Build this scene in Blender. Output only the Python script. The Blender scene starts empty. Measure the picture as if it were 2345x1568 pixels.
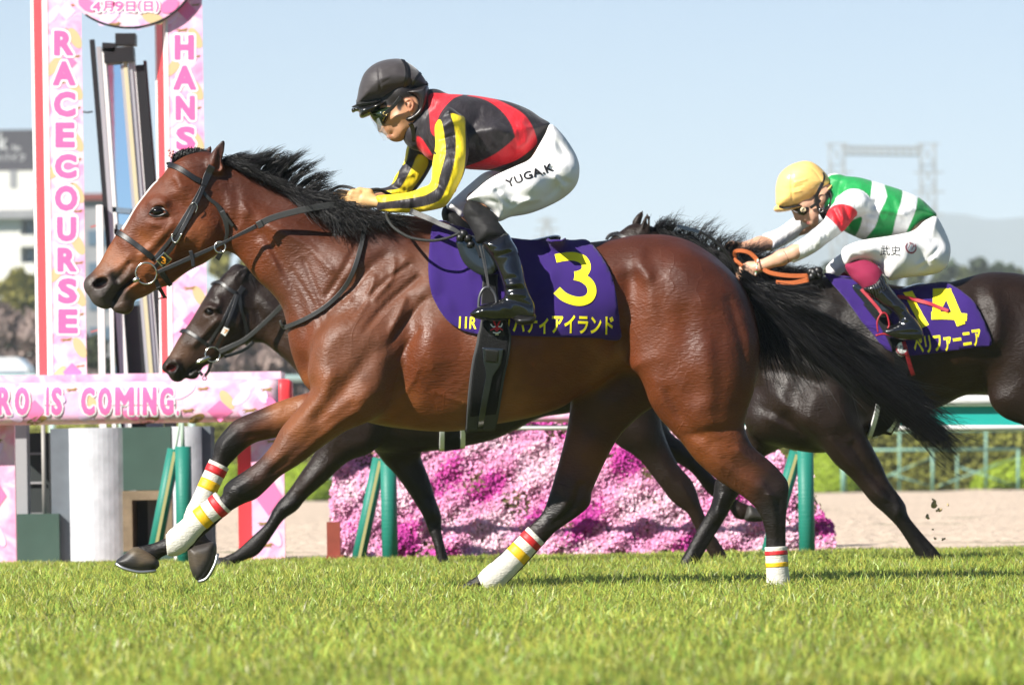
import bpy, bmesh, math, random
import numpy as np
from mathutils import Vector, Matrix
from mathutils.bvhtree import BVHTree

random.seed(7)
rng = np.random.default_rng(7)
sc = bpy.context.scene

# ------------------------------------------------------------------ camera
# 2345 x 1568 working pixels; focal length 12800 px; horizon at row 1080
K, CX, YH, CAMZ, ROLL = 12800.0, 1172.5, 1080.0, 0.445, math.radians(0.9)
CR, SR = math.cos(ROLL), math.sin(ROLL)
camd = bpy.data.cameras.new('camera')
cam = bpy.data.objects.new('camera', camd)
sc.collection.objects.link(cam)
camd.sensor_width = 36.0
camd.lens = K / 2345.0 * 36.0
camd.shift_y = (YH - 784.0) / 2345.0
camd.clip_start, camd.clip_end = 1.0, 40000.0
cam.matrix_world = Matrix.Translation((0, 0, CAMZ)) @ Matrix.Rotation(math.radians(90), 4, 'X') @ Matrix.Rotation(-ROLL, 4, 'Z')
camd.dof.use_dof = True
camd.dof.focus_distance = 20.2
camd.dof.aperture_fstop = 8.0
sc.camera = cam

# ------------------------------------------------------------------ light
SUN_DIR = Vector((-0.63, -0.51, 0.60)).normalized()          # towards the sun
sun_el = math.asin(SUN_DIR.z)
sun_az = math.atan2(SUN_DIR.x, SUN_DIR.y)
world = bpy.data.worlds.new('World')
sc.world = world
world.use_nodes = True
wn = world.node_tree
bg = wn.nodes['Background']
sky = wn.nodes.new('ShaderNodeTexSky')
sky.sky_type = 'NISHITA'
sky.sun_disc = False
sky.sun_elevation = sun_el
sky.sun_rotation = sun_az
sky.altitude = 0.0
sky.air_density = 0.6
sky.dust_density = 0.0
sky.ozone_density = 5.0
wn.links.new(sky.outputs[0], bg.inputs[0])
bg.inputs[1].default_value = 0.056
sund = bpy.data.lights.new('sun', 'SUN')
sund.energy = 5.0
sund.angle = math.radians(0.53)
sund.color = (1.0, 0.95, 0.87)
sun = bpy.data.objects.new('sun', sund)
sc.collection.objects.link(sun)
sun.rotation_euler = SUN_DIR.to_track_quat('Z', 'Y').to_euler()
sun.location = (-8, -8, 12)
vs = sc.view_settings
vs.view_transform = 'Standard'
vs.look = 'None'
vs.exposure = 1.03
vs.gamma = 1.0
vs.use_curve_mapping = False
sc.cycles.use_denoising = True
sc.cycles.max_bounces = 8
sc.cycles.transparent_max_bounces = 12
sc.cycles.volume_bounces = 1


# ------------------------------------------------------------------ helpers
def W(px, py, Y):
    """point of the place seen at pixel (px, py), Y metres in front of the camera"""
    dx, dz = px - CX, YH - py
    return ((dx * CR + dz * SR) * Y / K, Y, CAMZ + (-dx * SR + dz * CR) * Y / K)


def Wa(pts, Y):
    p = np.asarray(pts, float)
    dx, dz = p[:, 0] - CX, YH - p[:, 1]
    Y = np.broadcast_to(np.asarray(Y, float), dx.shape)
    return np.stack([(dx * CR + dz * SR) * Y / K, Y, CAMZ + (-dx * SR + dz * CR) * Y / K], 1)


def PX(x, z, Y):
    a, b = x * K / Y, (z - CAMZ) * K / Y
    return CX + a * CR - b * SR, YH - (a * SR + b * CR)


def tag(o, label=None, cat=None, group=None, kind=None):
    for k, v in (('label', label), ('category', cat), ('group', group), ('kind', kind)):
        if v:
            o[k] = v
    return o


def thing(name, loc, label, cat, group=None):
    o = bpy.data.objects.new(name, None)
    o.empty_display_size = 0.1
    sc.collection.objects.link(o)
    o.location = loc
    return tag(o, label, cat, group)


def wloc(o):
    v = Vector((0, 0, 0))
    while o is not None:
        v += o.location
        o = o.parent
    return v


def mesh_obj(name, verts, faces, mat, parent=None, smooth=True, cols=None, origin=None):
    """verts: world space n x 3, faces: list of index lists or an m x k array"""
    verts = np.asarray(verts, np.float32)
    base = np.array(wloc(parent)) if parent is not None else np.zeros(3)
    org = np.array(origin, float) if origin is not None else (base if parent is not None else verts.mean(0))
    me = bpy.data.meshes.new(name)
    if isinstance(faces, np.ndarray) and faces.ndim == 2:
        n, k = faces.shape
        me.vertices.add(len(verts))
        me.vertices.foreach_set('co', (verts - org).astype(np.float32).ravel())
        me.loops.add(n * k)
        me.loops.foreach_set('vertex_index', faces.astype(np.int32).ravel())
        me.polygons.add(n)
        me.polygons.foreach_set('loop_start', np.arange(0, n * k, k, dtype=np.int32))
        me.polygons.foreach_set('loop_total', np.full(n, k, np.int32))
        me.update(calc_edges=True)
        me.validate()
    else:
        me.from_pydata((verts - org).tolist(), [], [list(map(int, f)) for f in faces])
        me.update()
    if smooth:
        me.polygons.foreach_set('use_smooth', np.ones(len(me.polygons), bool))
    if cols is not None:
        ca = me.color_attributes.new('Col', 'FLOAT_COLOR', 'POINT')
        c = np.ones((len(verts), 4), np.float32)
        c[:, :3] = cols
        ca.data.foreach_set('color', c.ravel())
    if mat is not None:
        for m in (mat if isinstance(mat, (list, tuple)) else [mat]):
            me.materials.append(m)
    o = bpy.data.objects.new(name, me)
    sc.collection.objects.link(o)
    if parent is not None:
        o.parent = parent
    o.location = Vector(org - base)
    return o


class MB:
    """collects simple solids into one mesh"""
    def __init__(s):
        s.v, s.f, s.c, s.n = [], [], [], 0

    def add(s, v, f, col=None):
        v = np.asarray(v, float)
        s.v.append(v)
        s.f += [[i + s.n for i in q] for q in f]
        s.c.append(np.tile(np.asarray(col if col is not None else (1, 1, 1), float), (len(v), 1)))
        s.n += len(v)
        return s

    def box(s, lo, hi, col=None):
        x0, y0, z0 = lo
        x1, y1, z1 = hi
        v = [(x0, y0, z0), (x1, y0, z0), (x1, y1, z0), (x0, y1, z0), (x0, y0, z1), (x1, y0, z1), (x1, y1, z1), (x0, y1, z1)]
        return s.add(v, [(0, 3, 2, 1), (4, 5, 6, 7), (0, 1, 5, 4), (1, 2, 6, 5), (2, 3, 7, 6), (3, 0, 4, 7)], col)

    def bar(s, a, b, w, d, col=None, up=(0, -1, 0)):
        """rectangular bar from a to b, w across, d along 'up'"""
        a, b = np.array(a, float), np.array(b, float)
        t = (b - a) / np.linalg.norm(b - a)
        u = np.array(up, float)
        u -= t * (u @ t)
        u /= np.linalg.norm(u)
        r = np.cross(t, u)
        v = []
        for p in (a, b):
            for sx, su in ((-1, -1), (1, -1), (1, 1), (-1, 1)):
                v.append(p + r * sx * w / 2 + u * su * d / 2)
        return s.add(v, [(0, 1, 2, 3), (7, 6, 5, 4), (0, 4, 5, 1), (1, 5, 6, 2), (2, 6, 7, 3), (3, 7, 4, 0)], col)

    def tube(s, pts, r, n=8, col=None, cap=True):
        pts = np.asarray(pts, float)
        m = len(pts)
        r = np.broadcast_to(np.asarray(r, float), (m,))
        v, f = sweep(pts, [(math.cos(2 * math.pi * i / n), math.sin(2 * math.pi * i / n)) for i in range(n)], r, r)
        return s.add(v, f, col)

    def prism(s, poly, y0, y1, col=None):
        """poly: (x, z) outline, extruded along y"""
        m = len(poly)
        v = [(p[0], y0, p[1]) for p in poly] + [(p[0], y1, p[1]) for p in poly]
        f = [list(range(m)), list(range(2 * m - 1, m - 1, -1))]
        for i in range(m):
            j = (i + 1) % m
            f.append([i, i + m, j + m, j])
        return s.add(v, f, col)

    def build(s, name, mat, parent=None, smooth=False, cols=False, origin=None):
        o = mesh_obj(name, np.concatenate(s.v), s.f, mat, parent, smooth, np.concatenate(s.c) if cols else None, origin)
        return o


def sweep(pts, prof, rw, rd, nrm=None):
    """sweep a closed profile (list of (across, normal) units) along 3-D points"""
    pts = np.asarray(pts, float)
    m, n = len(pts), len(prof)
    t = np.gradient(pts, axis=0)
    t /= np.linalg.norm(t, axis=1)[:, None] + 1e-12
    if nrm is None:
        u = np.array((0, -1.0, 0.02)) if abs(t[0][1]) < 0.9 else np.array((0, 0, 1.0))
        N = []
        for i in range(m):
            u = u - t[i] * (u @ t[i])
            u /= np.linalg.norm(u)
            N.append(u)
        nrm = np.array(N)
    else:
        nrm = np.asarray(nrm, float)
        nrm = nrm - t * np.sum(nrm * t, 1)[:, None]
        nrm /= np.linalg.norm(nrm, axis=1)[:, None] + 1e-12
    b = np.cross(t, nrm)
    rw = np.broadcast_to(np.asarray(rw, float), (m,))
    rd = np.broadcast_to(np.asarray(rd, float), (m,))
    pr = np.array(prof)
    v = pts[:, None, :] + b[:, None, :] * (pr[None, :, 0:1] * rw[:, None, None]) + nrm[:, None, :] * (pr[None, :, 1:2] * rd[:, None, None])
    v = v.reshape(-1, 3)
    f = []
    for i in range(m - 1):
        for j in range(n):
            k = (j + 1) % n
            f.append([i * n + j, i * n + k, (i + 1) * n + k, (i + 1) * n + j])
    f.append(list(range(n))[::-1])
    f.append([(m - 1) * n + j for j in range(n)])
    return v, f


def catmull(pts, sub=6, closed=True):
    p = np.asarray(pts, float)
    n = len(p)
    out = []
    rngi = range(n) if closed else range(n - 1)
    for i in rngi:
        if closed:
            p0, p1, p2, p3 = p[i - 1], p[i], p[(i + 1) % n], p[(i + 2) % n]
        else:
            p0, p1, p2, p3 = p[max(i - 1, 0)], p[i], p[i + 1], p[min(i + 2, n - 1)]
        for k in range(sub):
            t = k / sub
            out.append(0.5 * ((2 * p1) + (-p0 + p2) * t + (2 * p0 - 5 * p1 + 4 * p2 - p3) * t * t + (-p0 + 3 * p1 - 3 * p2 + p3) * t ** 3))
    if not closed:
        out.append(p[-1])
    return np.array(out)


def seg_dist(P, pts):
    """distance of points P (n,2) to an open polyline"""
    d = np.full(len(P), 1e9)
    for a, b in zip(pts[:-1], pts[1:]):
        ab = b - a
        t = np.clip(((P - a) @ ab) / (ab @ ab + 1e-12), 0, 1)
        d = np.minimum(d, np.sum((P - a - t[:, None] * ab) ** 2, 1))
    return np.sqrt(d)


def inside(P, poly):
    x, y = P[:, 0], P[:, 1]
    c = np.zeros(len(P), bool)
    q = np.roll(poly, -1, 0)
    for (x0, y0), (x1, y1) in zip(poly, q):
        if y0 == y1:
            continue
        m = (y0 > y) != (y1 > y)
        c ^= m & (x < (x1 - x0) * (y - y0) / (y1 - y0) + x0)
    return c


def sdist(P, poly):
    """signed distance, positive inside"""
    d = seg_dist(P, np.concatenate([poly, poly[:1]]))
    return np.where(inside(P, poly), d, -d)


def shep(P, ctl, vals, p=3.0, eps=4.0):
    """scattered interpolation of control values at P"""
    ctl = np.asarray(ctl, float)
    vals = np.asarray(vals, float)
    d2 = ((P[:, None, :] - ctl[None]) ** 2).sum(2) + eps * eps
    w = d2 ** (-p / 2)
    return (w @ vals) / (w.sum(1)[:, None] if vals.ndim > 1 else w.sum(1))


def blur2(a, n):
    for _ in range(n):
        a = (np.pad(a, ((1, 1), (0, 0)), 'edge')[:-2] + 2 * a + np.pad(a, ((1, 1), (0, 0)), 'edge')[2:]) / 4
        a = (np.pad(a, ((0, 0), (1, 1)), 'edge')[:, :-2] + 2 * a + np.pad(a, ((0, 0), (1, 1)), 'edge')[:, 2:]) / 4
    return a


class Sculpt:
    """a body grown as one smooth surface: parts are blended solids on a grid, then skinned"""
    def __init__(s, pxbox, Y, y0, y1, h):
        s.Y, s.h, s.gain = Y, h, 1.0
        c = Wa([(pxbox[0], pxbox[1]), (pxbox[2], pxbox[3]), (pxbox[0], pxbox[3]), (pxbox[2], pxbox[1])], Y)
        s.xs = np.arange(c[:, 0].min(), c[:, 0].max() + h, h)
        s.zs = np.arange(c[:, 2].min(), c[:, 2].max() + h, h)
        s.ys = np.arange(y0, y1 + h, h)
        s.F = np.full((len(s.xs), len(s.ys), len(s.zs)), 0.25, np.float32)
        s.I = np.zeros(s.F.shape, np.uint8)

    def sl(s, lo, hi):
        r = []
        for a, l, h in ((s.xs, lo[0], hi[0]), (s.ys, lo[1], hi[1]), (s.zs, lo[2], hi[2])):
            i = max(int(np.searchsorted(a, l)) - 1, 0)
            j = min(int(np.searchsorted(a, h)) + 1, len(a))
            r.append(slice(i, max(j, i + 1)))
        return tuple(r)

    def put(s, sl, f, k, pid, op):
        F = s.F[sl]
        f = f.astype(np.float32)
        if op == 'add':
            hh = np.clip(k - np.abs(F - f), 0, None) / k
            s.I[sl][f < F] = pid
            s.F[sl] = np.minimum(F, f) - hh * hh * k * 0.25
        else:
            hh = np.clip(k - np.abs(F + f), 0, None) / k
            s.F[sl] = np.maximum(F, -f) + hh * hh * k * 0.25

    def ell(s, c, r, k=0.03, pid=0, op='add', rot=0.0):
        """ellipsoid; c = (px, py, y), r = (rx, ry, rz) metres, rot about y in degrees"""
        X, _, Z = W(c[0], c[1], s.Y + c[2])
        m = max(r) + 0.07
        sl = s.sl((X - m, c[2] - m, Z - m), (X + m, c[2] + m, Z + m))
        x = s.xs[sl[0]][:, None, None] - X
        y = s.ys[sl[1]][None, :, None] - c[2]
        z = s.zs[sl[2]][None, None, :] - Z
        a = math.radians(rot)
        x, z = x * math.cos(a) + z * math.sin(a), -x * math.sin(a) + z * math.cos(a)
        f = (np.sqrt((x / r[0]) ** 2 + (y / r[1]) ** 2 + (z / r[2]) ** 2) - 1) * min(r)
        s.put(sl, f, k, pid, op)

    def chain(s, nodes, k=0.03, pid=0, wy=1.0, op='add'):
        """tapered limb; nodes = (px, py, y, r metres)"""
        P = np.array([[*W(n[0], n[1], s.Y + n[2]), n[3]] for n in nodes])
        P[:, 1] = [n[2] for n in nodes]
        for a, b in zip(P[:-1], P[1:]):
            m = max(a[3], b[3]) * max(wy, 1) + 0.06
            lo = np.minimum(a[:3], b[:3]) - m
            hi = np.maximum(a[:3], b[:3]) + m
            sl = s.sl(lo, hi)
            x = s.xs[sl[0]][:, None, None]
            y = s.ys[sl[1]][None, :, None] / wy
            z = s.zs[sl[2]][None, None, :]
            A = np.array((a[0], a[1] / wy, a[2]))
            B = np.array((b[0], b[1] / wy, b[2]))
            d = B - A
            t = np.clip(((x - A[0]) * d[0] + (y - A[1]) * d[1] + (z - A[2]) * d[2]) / (d @ d + 1e-12), 0, 1)
            q = np.sqrt((x - A[0] - t * d[0]) ** 2 + (y - A[1] - t * d[1]) ** 2 + (z - A[2] - t * d[2]) ** 2)
            s.put(sl, q - (a[3] + (b[3] - a[3]) * t), k, pid, op)

    def slab(s, poly, R, wid, yof=0.0, k=0.03, pid=0, relief=(), n=2.0, smooth=2, op='add', raw=False, mid=2.5):
        """rounded solid with the given side outline (px), rim radius R (px), half thickness from control
        points wid = [(px, py, metres)], depth offset yof = metres or control points, relief = ridges and
        grooves [(points px, sigma px, amplitude metres)]"""
        yc = yof if np.isscalar(yof) else float(np.mean([q[2] for q in yof]))
        pl = np.asarray(poly, float) if raw else catmull(poly, 5)
        p3 = Wa(pl, s.Y + yc)[:, [0, 2]]
        wm = max(q[2] for q in wid) + 0.07
        ylo, yhi = (yc, yc) if np.isscalar(yof) else (min(q[2] for q in yof), max(q[2] for q in yof))
        sl = s.sl((p3[:, 0].min() - 0.05, ylo - wm, p3[:, 1].min() - 0.05), (p3[:, 0].max() + 0.05, yhi + wm, p3[:, 1].max() + 0.05))
        gx, gz = np.meshgrid(s.xs[sl[0]], s.zs[sl[2]], indexing='ij')
        P = np.stack([gx.ravel(), gz.ravel()], 1)
        t = sdist(P, p3).reshape(gx.shape)
        t = blur2(t, smooth)
        Rm = R * (s.Y + yc) / K

        def c2(q):
            return Wa([(a[0], a[1]) for a in q], s.Y + yc)[:, [0, 2]]
        Wf = shep(P, c2(wid), [q[2] for q in wid], mid, 0.01).reshape(gx.shape)
        Yf = np.full(gx.shape, yof) if np.isscalar(yof) else shep(P, c2(yof), [q[2] for q in yof], 2.5, 0.01).reshape(gx.shape)
        rel = np.zeros(gx.shape)
        for pts, sg, amp in relief:
            pp = c2(catmull(pts, 4, False)) if len(pts) > 2 else c2(pts)
            if len(pp) == 1:
                d2 = ((P - pp[0]) ** 2).sum(1)
            else:
                d2 = seg_dist(P, pp) ** 2
            sm = sg * (s.Y + yc) / K
            rel += (amp * s.gain * (1.25 if sg <= 6 and s.gain != 1.0 else 1.0) * np.exp(-d2 / (2 * sm * sm))).reshape(gx.shape)
        Wf = np.maximum(Wf + rel * np.clip(t / (0.35 * Rm), 0, 1), 0.004)
        A = (1 - np.minimum(t / Rm, 1))
        y = s.ys[sl[1]][None, :, None] - Yf[:, None, :]
        sca = np.minimum(Rm, Wf)
        if n == 2.0:
            f = np.sqrt((A * A)[:, None, :] + (y / Wf[:, None, :]) ** 2)
        else:
            f = ((A ** n)[:, None, :] + np.abs(y / Wf[:, None, :]) ** n) ** (1 / n)
        s.put(sl, (f - 1) * sca[:, None, :], k, pid, op)

    def skin(s, relax=2):
        """naive surface nets; returns verts (world), quads, part id per vertex"""
        F = s.F
        S = F < 0
        nx, ny, nz = F.shape
        c = S[:-1, :-1, :-1].astype(np.int8)
        tot = np.zeros(c.shape, np.int8)
        for i in (0, 1):
            for j in (0, 1):
                for k in (0, 1):
                    tot += S[i:nx - 1 + i, j:ny - 1 + j, k:nz - 1 + k]
        act = (tot > 0) & (tot < 8)
        ix = np.argwhere(act)
        idm = np.full(act.shape, -1, np.int64)
        idm[act] = np.arange(len(ix))
        acc = np.zeros((len(ix), 3))
        cnt = np.zeros(len(ix))
        corners = [(i, j, k) for i in (0, 1) for j in (0, 1) for k in (0, 1)]
        val = {q: F[ix[:, 0] + q[0], ix[:, 1] + q[1], ix[:, 2] + q[2]].astype(float) for q in corners}
        for a in corners:
            for ax in range(3):
                if a[ax] == 0:
                    b = list(a)
                    b[ax] = 1
                    va, vb = val[a], val[tuple(b)]
                    m = (va < 0) != (vb < 0)
                    t = np.where(m, va / np.where(m, va - vb, 1), 0)
                    p = np.tile(np.array(a, float), (len(ix), 1))
                    p[:, ax] += t
                    acc[m] += p[m]
                    cnt[m] += 1
        pos = ix + acc / cnt[:, None]
        V = np.stack([s.xs[0] + pos[:, 0] * s.h, s.ys[0] + pos[:, 1] * s.h, s.zs[0] + pos[:, 2] * s.h], 1)
        Q = []
        for ax in range(3):
            n0 = [slice(1, -1)] * 3
            n0[ax] = slice(0, -1)
            n1 = [slice(1, -1)] * 3
            n1[ax] = slice(1, None)
            a, b = S[tuple(n0)], S[tuple(n1)]
            e = np.argwhere(a != b)
            if not len(e):
                continue
            flip = a[e[:, 0], e[:, 1], e[:, 2]]
            o = e.copy()
            for q in range(3):
                if q != ax:
                    o[:, q] += 1
            u, v = [(1, 2), (2, 0), (0, 1)][ax]
            q4 = []
            for du, dv in ((-1, -1), (0, -1), (0, 0), (-1, 0)):
                w = o.copy()
                w[:, u] += du
                w[:, v] += dv
                q4.append(idm[w[:, 0], w[:, 1], w[:, 2]])
            q4 = np.stack(q4, 1)
            q4[~flip] = q4[~flip][:, ::-1]
            Q.append(q4)
        Q = np.concatenate(Q)
        Q = Q[(Q >= 0).all(1)]
        pid = s.I[ix[:, 0], ix[:, 1], ix[:, 2]]
        V = relax_mesh(V, Q, relax)
        V[:, 1] += s.Y
        s.F = s.I = None
        return V, Q, pid


def relax_mesh(V, Q, it, lam=0.5, mu=-0.52):
    a = np.concatenate([Q[:, 0], Q[:, 1], Q[:, 2], Q[:, 3]])
    b = np.concatenate([Q[:, 1], Q[:, 2], Q[:, 3], Q[:, 0]])
    n = len(V)
    deg = np.bincount(a, minlength=n) + np.bincount(b, minlength=n)
    deg = np.maximum(deg, 1)
    for _ in range(it):
        for l in (lam, mu):
            S = np.stack([np.bincount(a, V[b, c], n) + np.bincount(b, V[a, c], n) for c in range(3)], 1) / deg[:, None]
            V = V + l * (S - V)
    return V


def smoothstep(a, b, x):
    t = np.clip((x - a) / (b - a), 0, 1)
    return t * t * (3 - 2 * t)


# ------------------------------------------------------------------ materials
def mat(name, col, rough=0.6, spec=0.5, metal=0.0, attr=False, noise=0.0, nscale=30.0, bump=0.0, bscale=120.0, bdist=0.002,
        coat=0.0, sheen=0.0, stretch=None, trans=0.0, sub=0.0, crough=0.1, bdet=3.0):
    m = bpy.data.materials.new(name)
    m.use_nodes = True
    nt = m.node_tree
    N, L = nt.nodes, nt.links
    p = N['Principled BSDF']
    p.inputs['Roughness'].default_value = rough
    p.inputs['Specular IOR Level'].default_value = spec
    p.inputs['Metallic'].default_value = metal
    p.inputs['Coat Weight'].default_value = coat
    p.inputs['Coat Roughness'].default_value = crough
    p.inputs['Sheen Weight'].default_value = sheen
    if sub:
        p.inputs['Subsurface Weight'].default_value = sub
        p.inputs['Subsurface Radius'].default_value = (0.01, 0.004, 0.002)
        p.inputs['Subsurface Scale'].default_value = 1.0
    tc = N.new('ShaderNodeTexCoord')
    mp = N.new('ShaderNodeMapping')
    L.new(tc.outputs['Object'], mp.inputs[0])
    if stretch:
        mp.inputs['Rotation'].default_value = stretch[1]
        mp.inputs['Scale'].default_value = stretch[0]
    if attr:
        a = N.new('ShaderNodeVertexColor')
        a.layer_name = 'Col'
        src = a.outputs[0]
    else:
        a = N.new('ShaderNodeRGB')
        a.outputs[0].default_value = (*col, 1)
        src = a.outputs[0]
    if noise:
        t = N.new('ShaderNodeTexNoise')
        t.inputs['Scale'].default_value = nscale
        t.inputs['Detail'].default_value = 5
        L.new(mp.outputs[0], t.inputs['Vector'])
        r = N.new('ShaderNodeMapRange')
        r.inputs[1].default_value, r.inputs[2].default_value = 0.25, 0.75
        r.inputs[3].default_value, r.inputs[4].default_value = 1 - noise, 1 + noise
        L.new(t.outputs['Fac'], r.inputs[0])
        mx = N.new('ShaderNodeVectorMath')
        mx.operation = 'SCALE'
        L.new(src, mx.inputs[0])
        L.new(r.outputs[0], mx.inputs['Scale'])
        src = mx.outputs[0]
    L.new(src, p.inputs['Base Color'])
    if bump:
        t2 = N.new('ShaderNodeTexNoise')
        t2.inputs['Scale'].default_value = bscale
        t2.inputs['Detail'].default_value = bdet
        L.new(mp.outputs[0], t2.inputs['Vector'])
        b = N.new('ShaderNodeBump')
        b.inputs['Strength'].default_value = bump
        b.inputs['Distance'].default_value = bdist
        L.new(t2.outputs['Fac'], b.inputs['Height'])
        L.new(b.outputs[0], p.inputs['Normal'])
    if trans:
        tr = N.new('ShaderNodeBsdfTranslucent')
        L.new(src, tr.inputs[0])
        ms = N.new('ShaderNodeMixShader')
        ms.inputs[0].default_value = trans
        L.new(p.outputs[0], ms.inputs[1])
        L.new(tr.outputs[0], ms.inputs[2])
        L.new(ms.outputs[0], N['Material Output'].inputs[0])
    return m


def s2l(r, g, b):
    f = lambda c: ((c / 255.0 + 0.055) / 1.055) ** 2.4 if c > 10 else c / 255.0 / 12.92
    return (f(r), f(g), f(b))


# ------------------------------------------------------------------ shapes laid on surfaces
class Skin:
    """ray target made from one or more meshes (world space)"""
    def __init__(s, *vf):
        V, F, n = [], [], 0
        for v, f in vf:
            V.append(np.asarray(v, float))
            F += (np.asarray(f) + n).tolist() if isinstance(f, np.ndarray) else [[i + n for i in q] for q in f]
            n += len(v)
        s.t = BVHTree.FromPolygons(np.concatenate(V).tolist(), F)

    def hit(s, x, z, y0, far=False):
        if far:
            r = s.t.ray_cast(Vector((x, y0 + 3, z)), Vector((0, -1, 0)))
        else:
            r = s.t.ray_cast(Vector((x, y0 - 3, z)), Vector((0, 1, 0)))
        return (r[0], r[1]) if r[0] is not None else (None, None)


def lay(pts, Y, yn, skin, off, side=-1, fallback=None):
    """pixels -> points on the near (or far) side of a body, lifted by off"""
    w = Wa(pts, Y + yn)
    out, nr = np.zeros((len(w), 3)), np.zeros((len(w), 3))
    ok = np.zeros(len(w), bool)
    for i, (x, _, z) in enumerate(w):
        p, n = skin.hit(x, z, Y, side > 0)
        if p is not None:
            if n.y * side < 0:
                n = -n
            nn = Vector((n.x * 0.6, n.y, n.z * 0.6)).normalized()
            out[i] = np.array(p) + np.array(nn) * off
            nr[i] = np.array(nn)
            ok[i] = True
    good = np.where(ok)[0]
    for i in np.where(~ok)[0]:
        if len(good):
            j = good[np.argmin(np.abs(good - i))]
            out[i] = (w[i, 0], (out[j, 1] if fallback is None else Y + fallback), w[i, 2])
            nr[i] = nr[j]
        else:
            out[i] = (w[i, 0], Y + (fallback if fallback is not None else yn), w[i, 2])
            nr[i] = (0, side, 0)
    return out, nr


FLAT = [(-.8, -1), (.8, -1), (1, -.7), (1, .6), (.93, 1), (.8, 1.0), (-.8, 1.0), (-.93, 1), (-1, .6), (-1, -.7)]


def smooth1(a, it):
    for _ in range(it):
        b = a.copy()
        b[1:-1] = (a[:-2] + 2 * a[1:-1] + a[2:]) / 4
        a = b
    return a


def strap(pts, wpx, Y, skin, yn=-0.1, off=0.004, thick=0.0035, sub=5, mb=None, both=False, ys=None, sm=3, curve=True, rnd=False):
    """leather strap along pixels, lying on the skin, or at the given depth offsets ys"""
    mb = mb or MB()
    n0 = len(pts)
    pl = catmull(pts, sub, False) if curve and n0 > 2 else np.array([np.array(pts[0]) + (np.array(pts[-1]) - np.array(pts[0])) * t for t in np.linspace(0, 1, sub * 2)]) if n0 == 2 else np.asarray(pts, float)
    for side in ((1,) if both == 'far' else (-1, 1) if both else (-1,)):
        if ys is None:
            p, n = lay(pl, Y, yn * (-side), skin, off, side)
            p = smooth1(p, sm)
            n = smooth1(n, sm + 3)
        else:
            yy = np.interp(np.linspace(0, 1, len(pl)), np.linspace(0, 1, len(ys)), ys)
            p = Wa(pl, Y + yy * (-side if side > 0 else 1))
            n = np.tile((0, side, 0.0), (len(pl), 1))
        w = np.interp(np.linspace(0, 1, len(pl)), np.linspace(0, 1, len(wpx)), wpx) if not np.isscalar(wpx) else wpx
        hw = np.asarray(w) * Y / K / 2
        if rnd:
            mb.tube(p, hw, 8)
        else:
            v, f = sweep(p, FLAT, hw, thick / 2, n)
            mb.add(v, f)
    return mb


def ring(mb, c, Y, r, cr, n=20, m=8, axis=(0, 1, 0), y=0.0, sx=1.0):
    """torus at pixel c; radius r px, section radius cr px"""
    C = np.array(W(c[0], c[1], Y + y))
    a = Vector(axis).normalized()
    u = a.orthogonal().normalized()
    v = a.cross(u)
    u, v, a = np.array(u), np.array(v), np.array(a)
    s = Y / K
    V, F = [], []
    for i in range(n):
        t = 2 * math.pi * i / n
        d = u * math.cos(t) + v * math.sin(t)
        for j in range(m):
            q = 2 * math.pi * j / m
            V.append(C + d * (r + cr * math.cos(q)) * s + a * cr * math.sin(q) * s)
    for i in range(n):
        for j in range(m):
            i2, j2 = (i + 1) % n, (j + 1) % m
            F.append([i * m + j, i2 * m + j, i2 * m + j2, i * m + j2])
    return mb.add(V, F)


def text2d(body, box, rot=0.0, bold=0.0, shear=0.0, space=1.0, fit='both', reso=3):
    """lettering as flat triangles in pixel space, fitted in box = (x0, y0, x1, y1); rot degrees about box centre"""
    cu = bpy.data.curves.new('lettering', 'FONT')
    cu.body = body
    cu.offset = bold
    cu.shear = shear
    cu.space_character = space
    cu.resolution_u = reso
    ob = bpy.data.objects.new('lettering', cu)
    sc.collection.objects.link(ob)
    dg = bpy.context.evaluated_depsgraph_get()
    me = bpy.data.meshes.new_from_object(ob.evaluated_get(dg))
    v = np.array([q.co[:2] for q in me.vertices])
    f = [list(q.vertices) for q in me.polygons]
    bpy.data.objects.remove(ob)
    bpy.data.curves.remove(cu)
    bpy.data.meshes.remove(me)
    lo, hi = v.min(0), v.max(0)
    u = (v - lo) / (hi - lo)
    x0, y0, x1, y1 = box
    p = np.stack([x0 + u[:, 0] * (x1 - x0), y1 - u[:, 1] * (y1 - y0)], 1)
    if rot:
        c = np.array(((x0 + x1) / 2, (y0 + y1) / 2))
        a = math.radians(rot)
        d = p - c
        p = c + np.stack([d[:, 0] * math.cos(a) + d[:, 1] * math.sin(a), -d[:, 0] * math.sin(a) + d[:, 1] * math.cos(a)], 1)
    return p, f


def stroke2d(pts, w, sub=6, closed=False, cap=True):
    """a pen stroke of width w (px) as quads"""
    p = catmull(pts, sub, closed) if len(pts) > 2 else np.asarray(pts, float)
    if closed:
        p = np.concatenate([p, p[:1]])
    t = np.gradient(p, axis=0)
    t /= np.linalg.norm(t, axis=1)[:, None] + 1e-9
    n = np.stack([-t[:, 1], t[:, 0]], 1)
    w = np.interp(np.linspace(0, 1, len(p)), np.linspace(0, 1, len(w)), w)[:, None] if not np.isscalar(w) else w
    v = np.concatenate([p + n * w / 2, p - n * w / 2])
    m = len(p)
    return v, [[i, i + 1, m + i + 1, m + i] for i in range(m - 1)]


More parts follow.
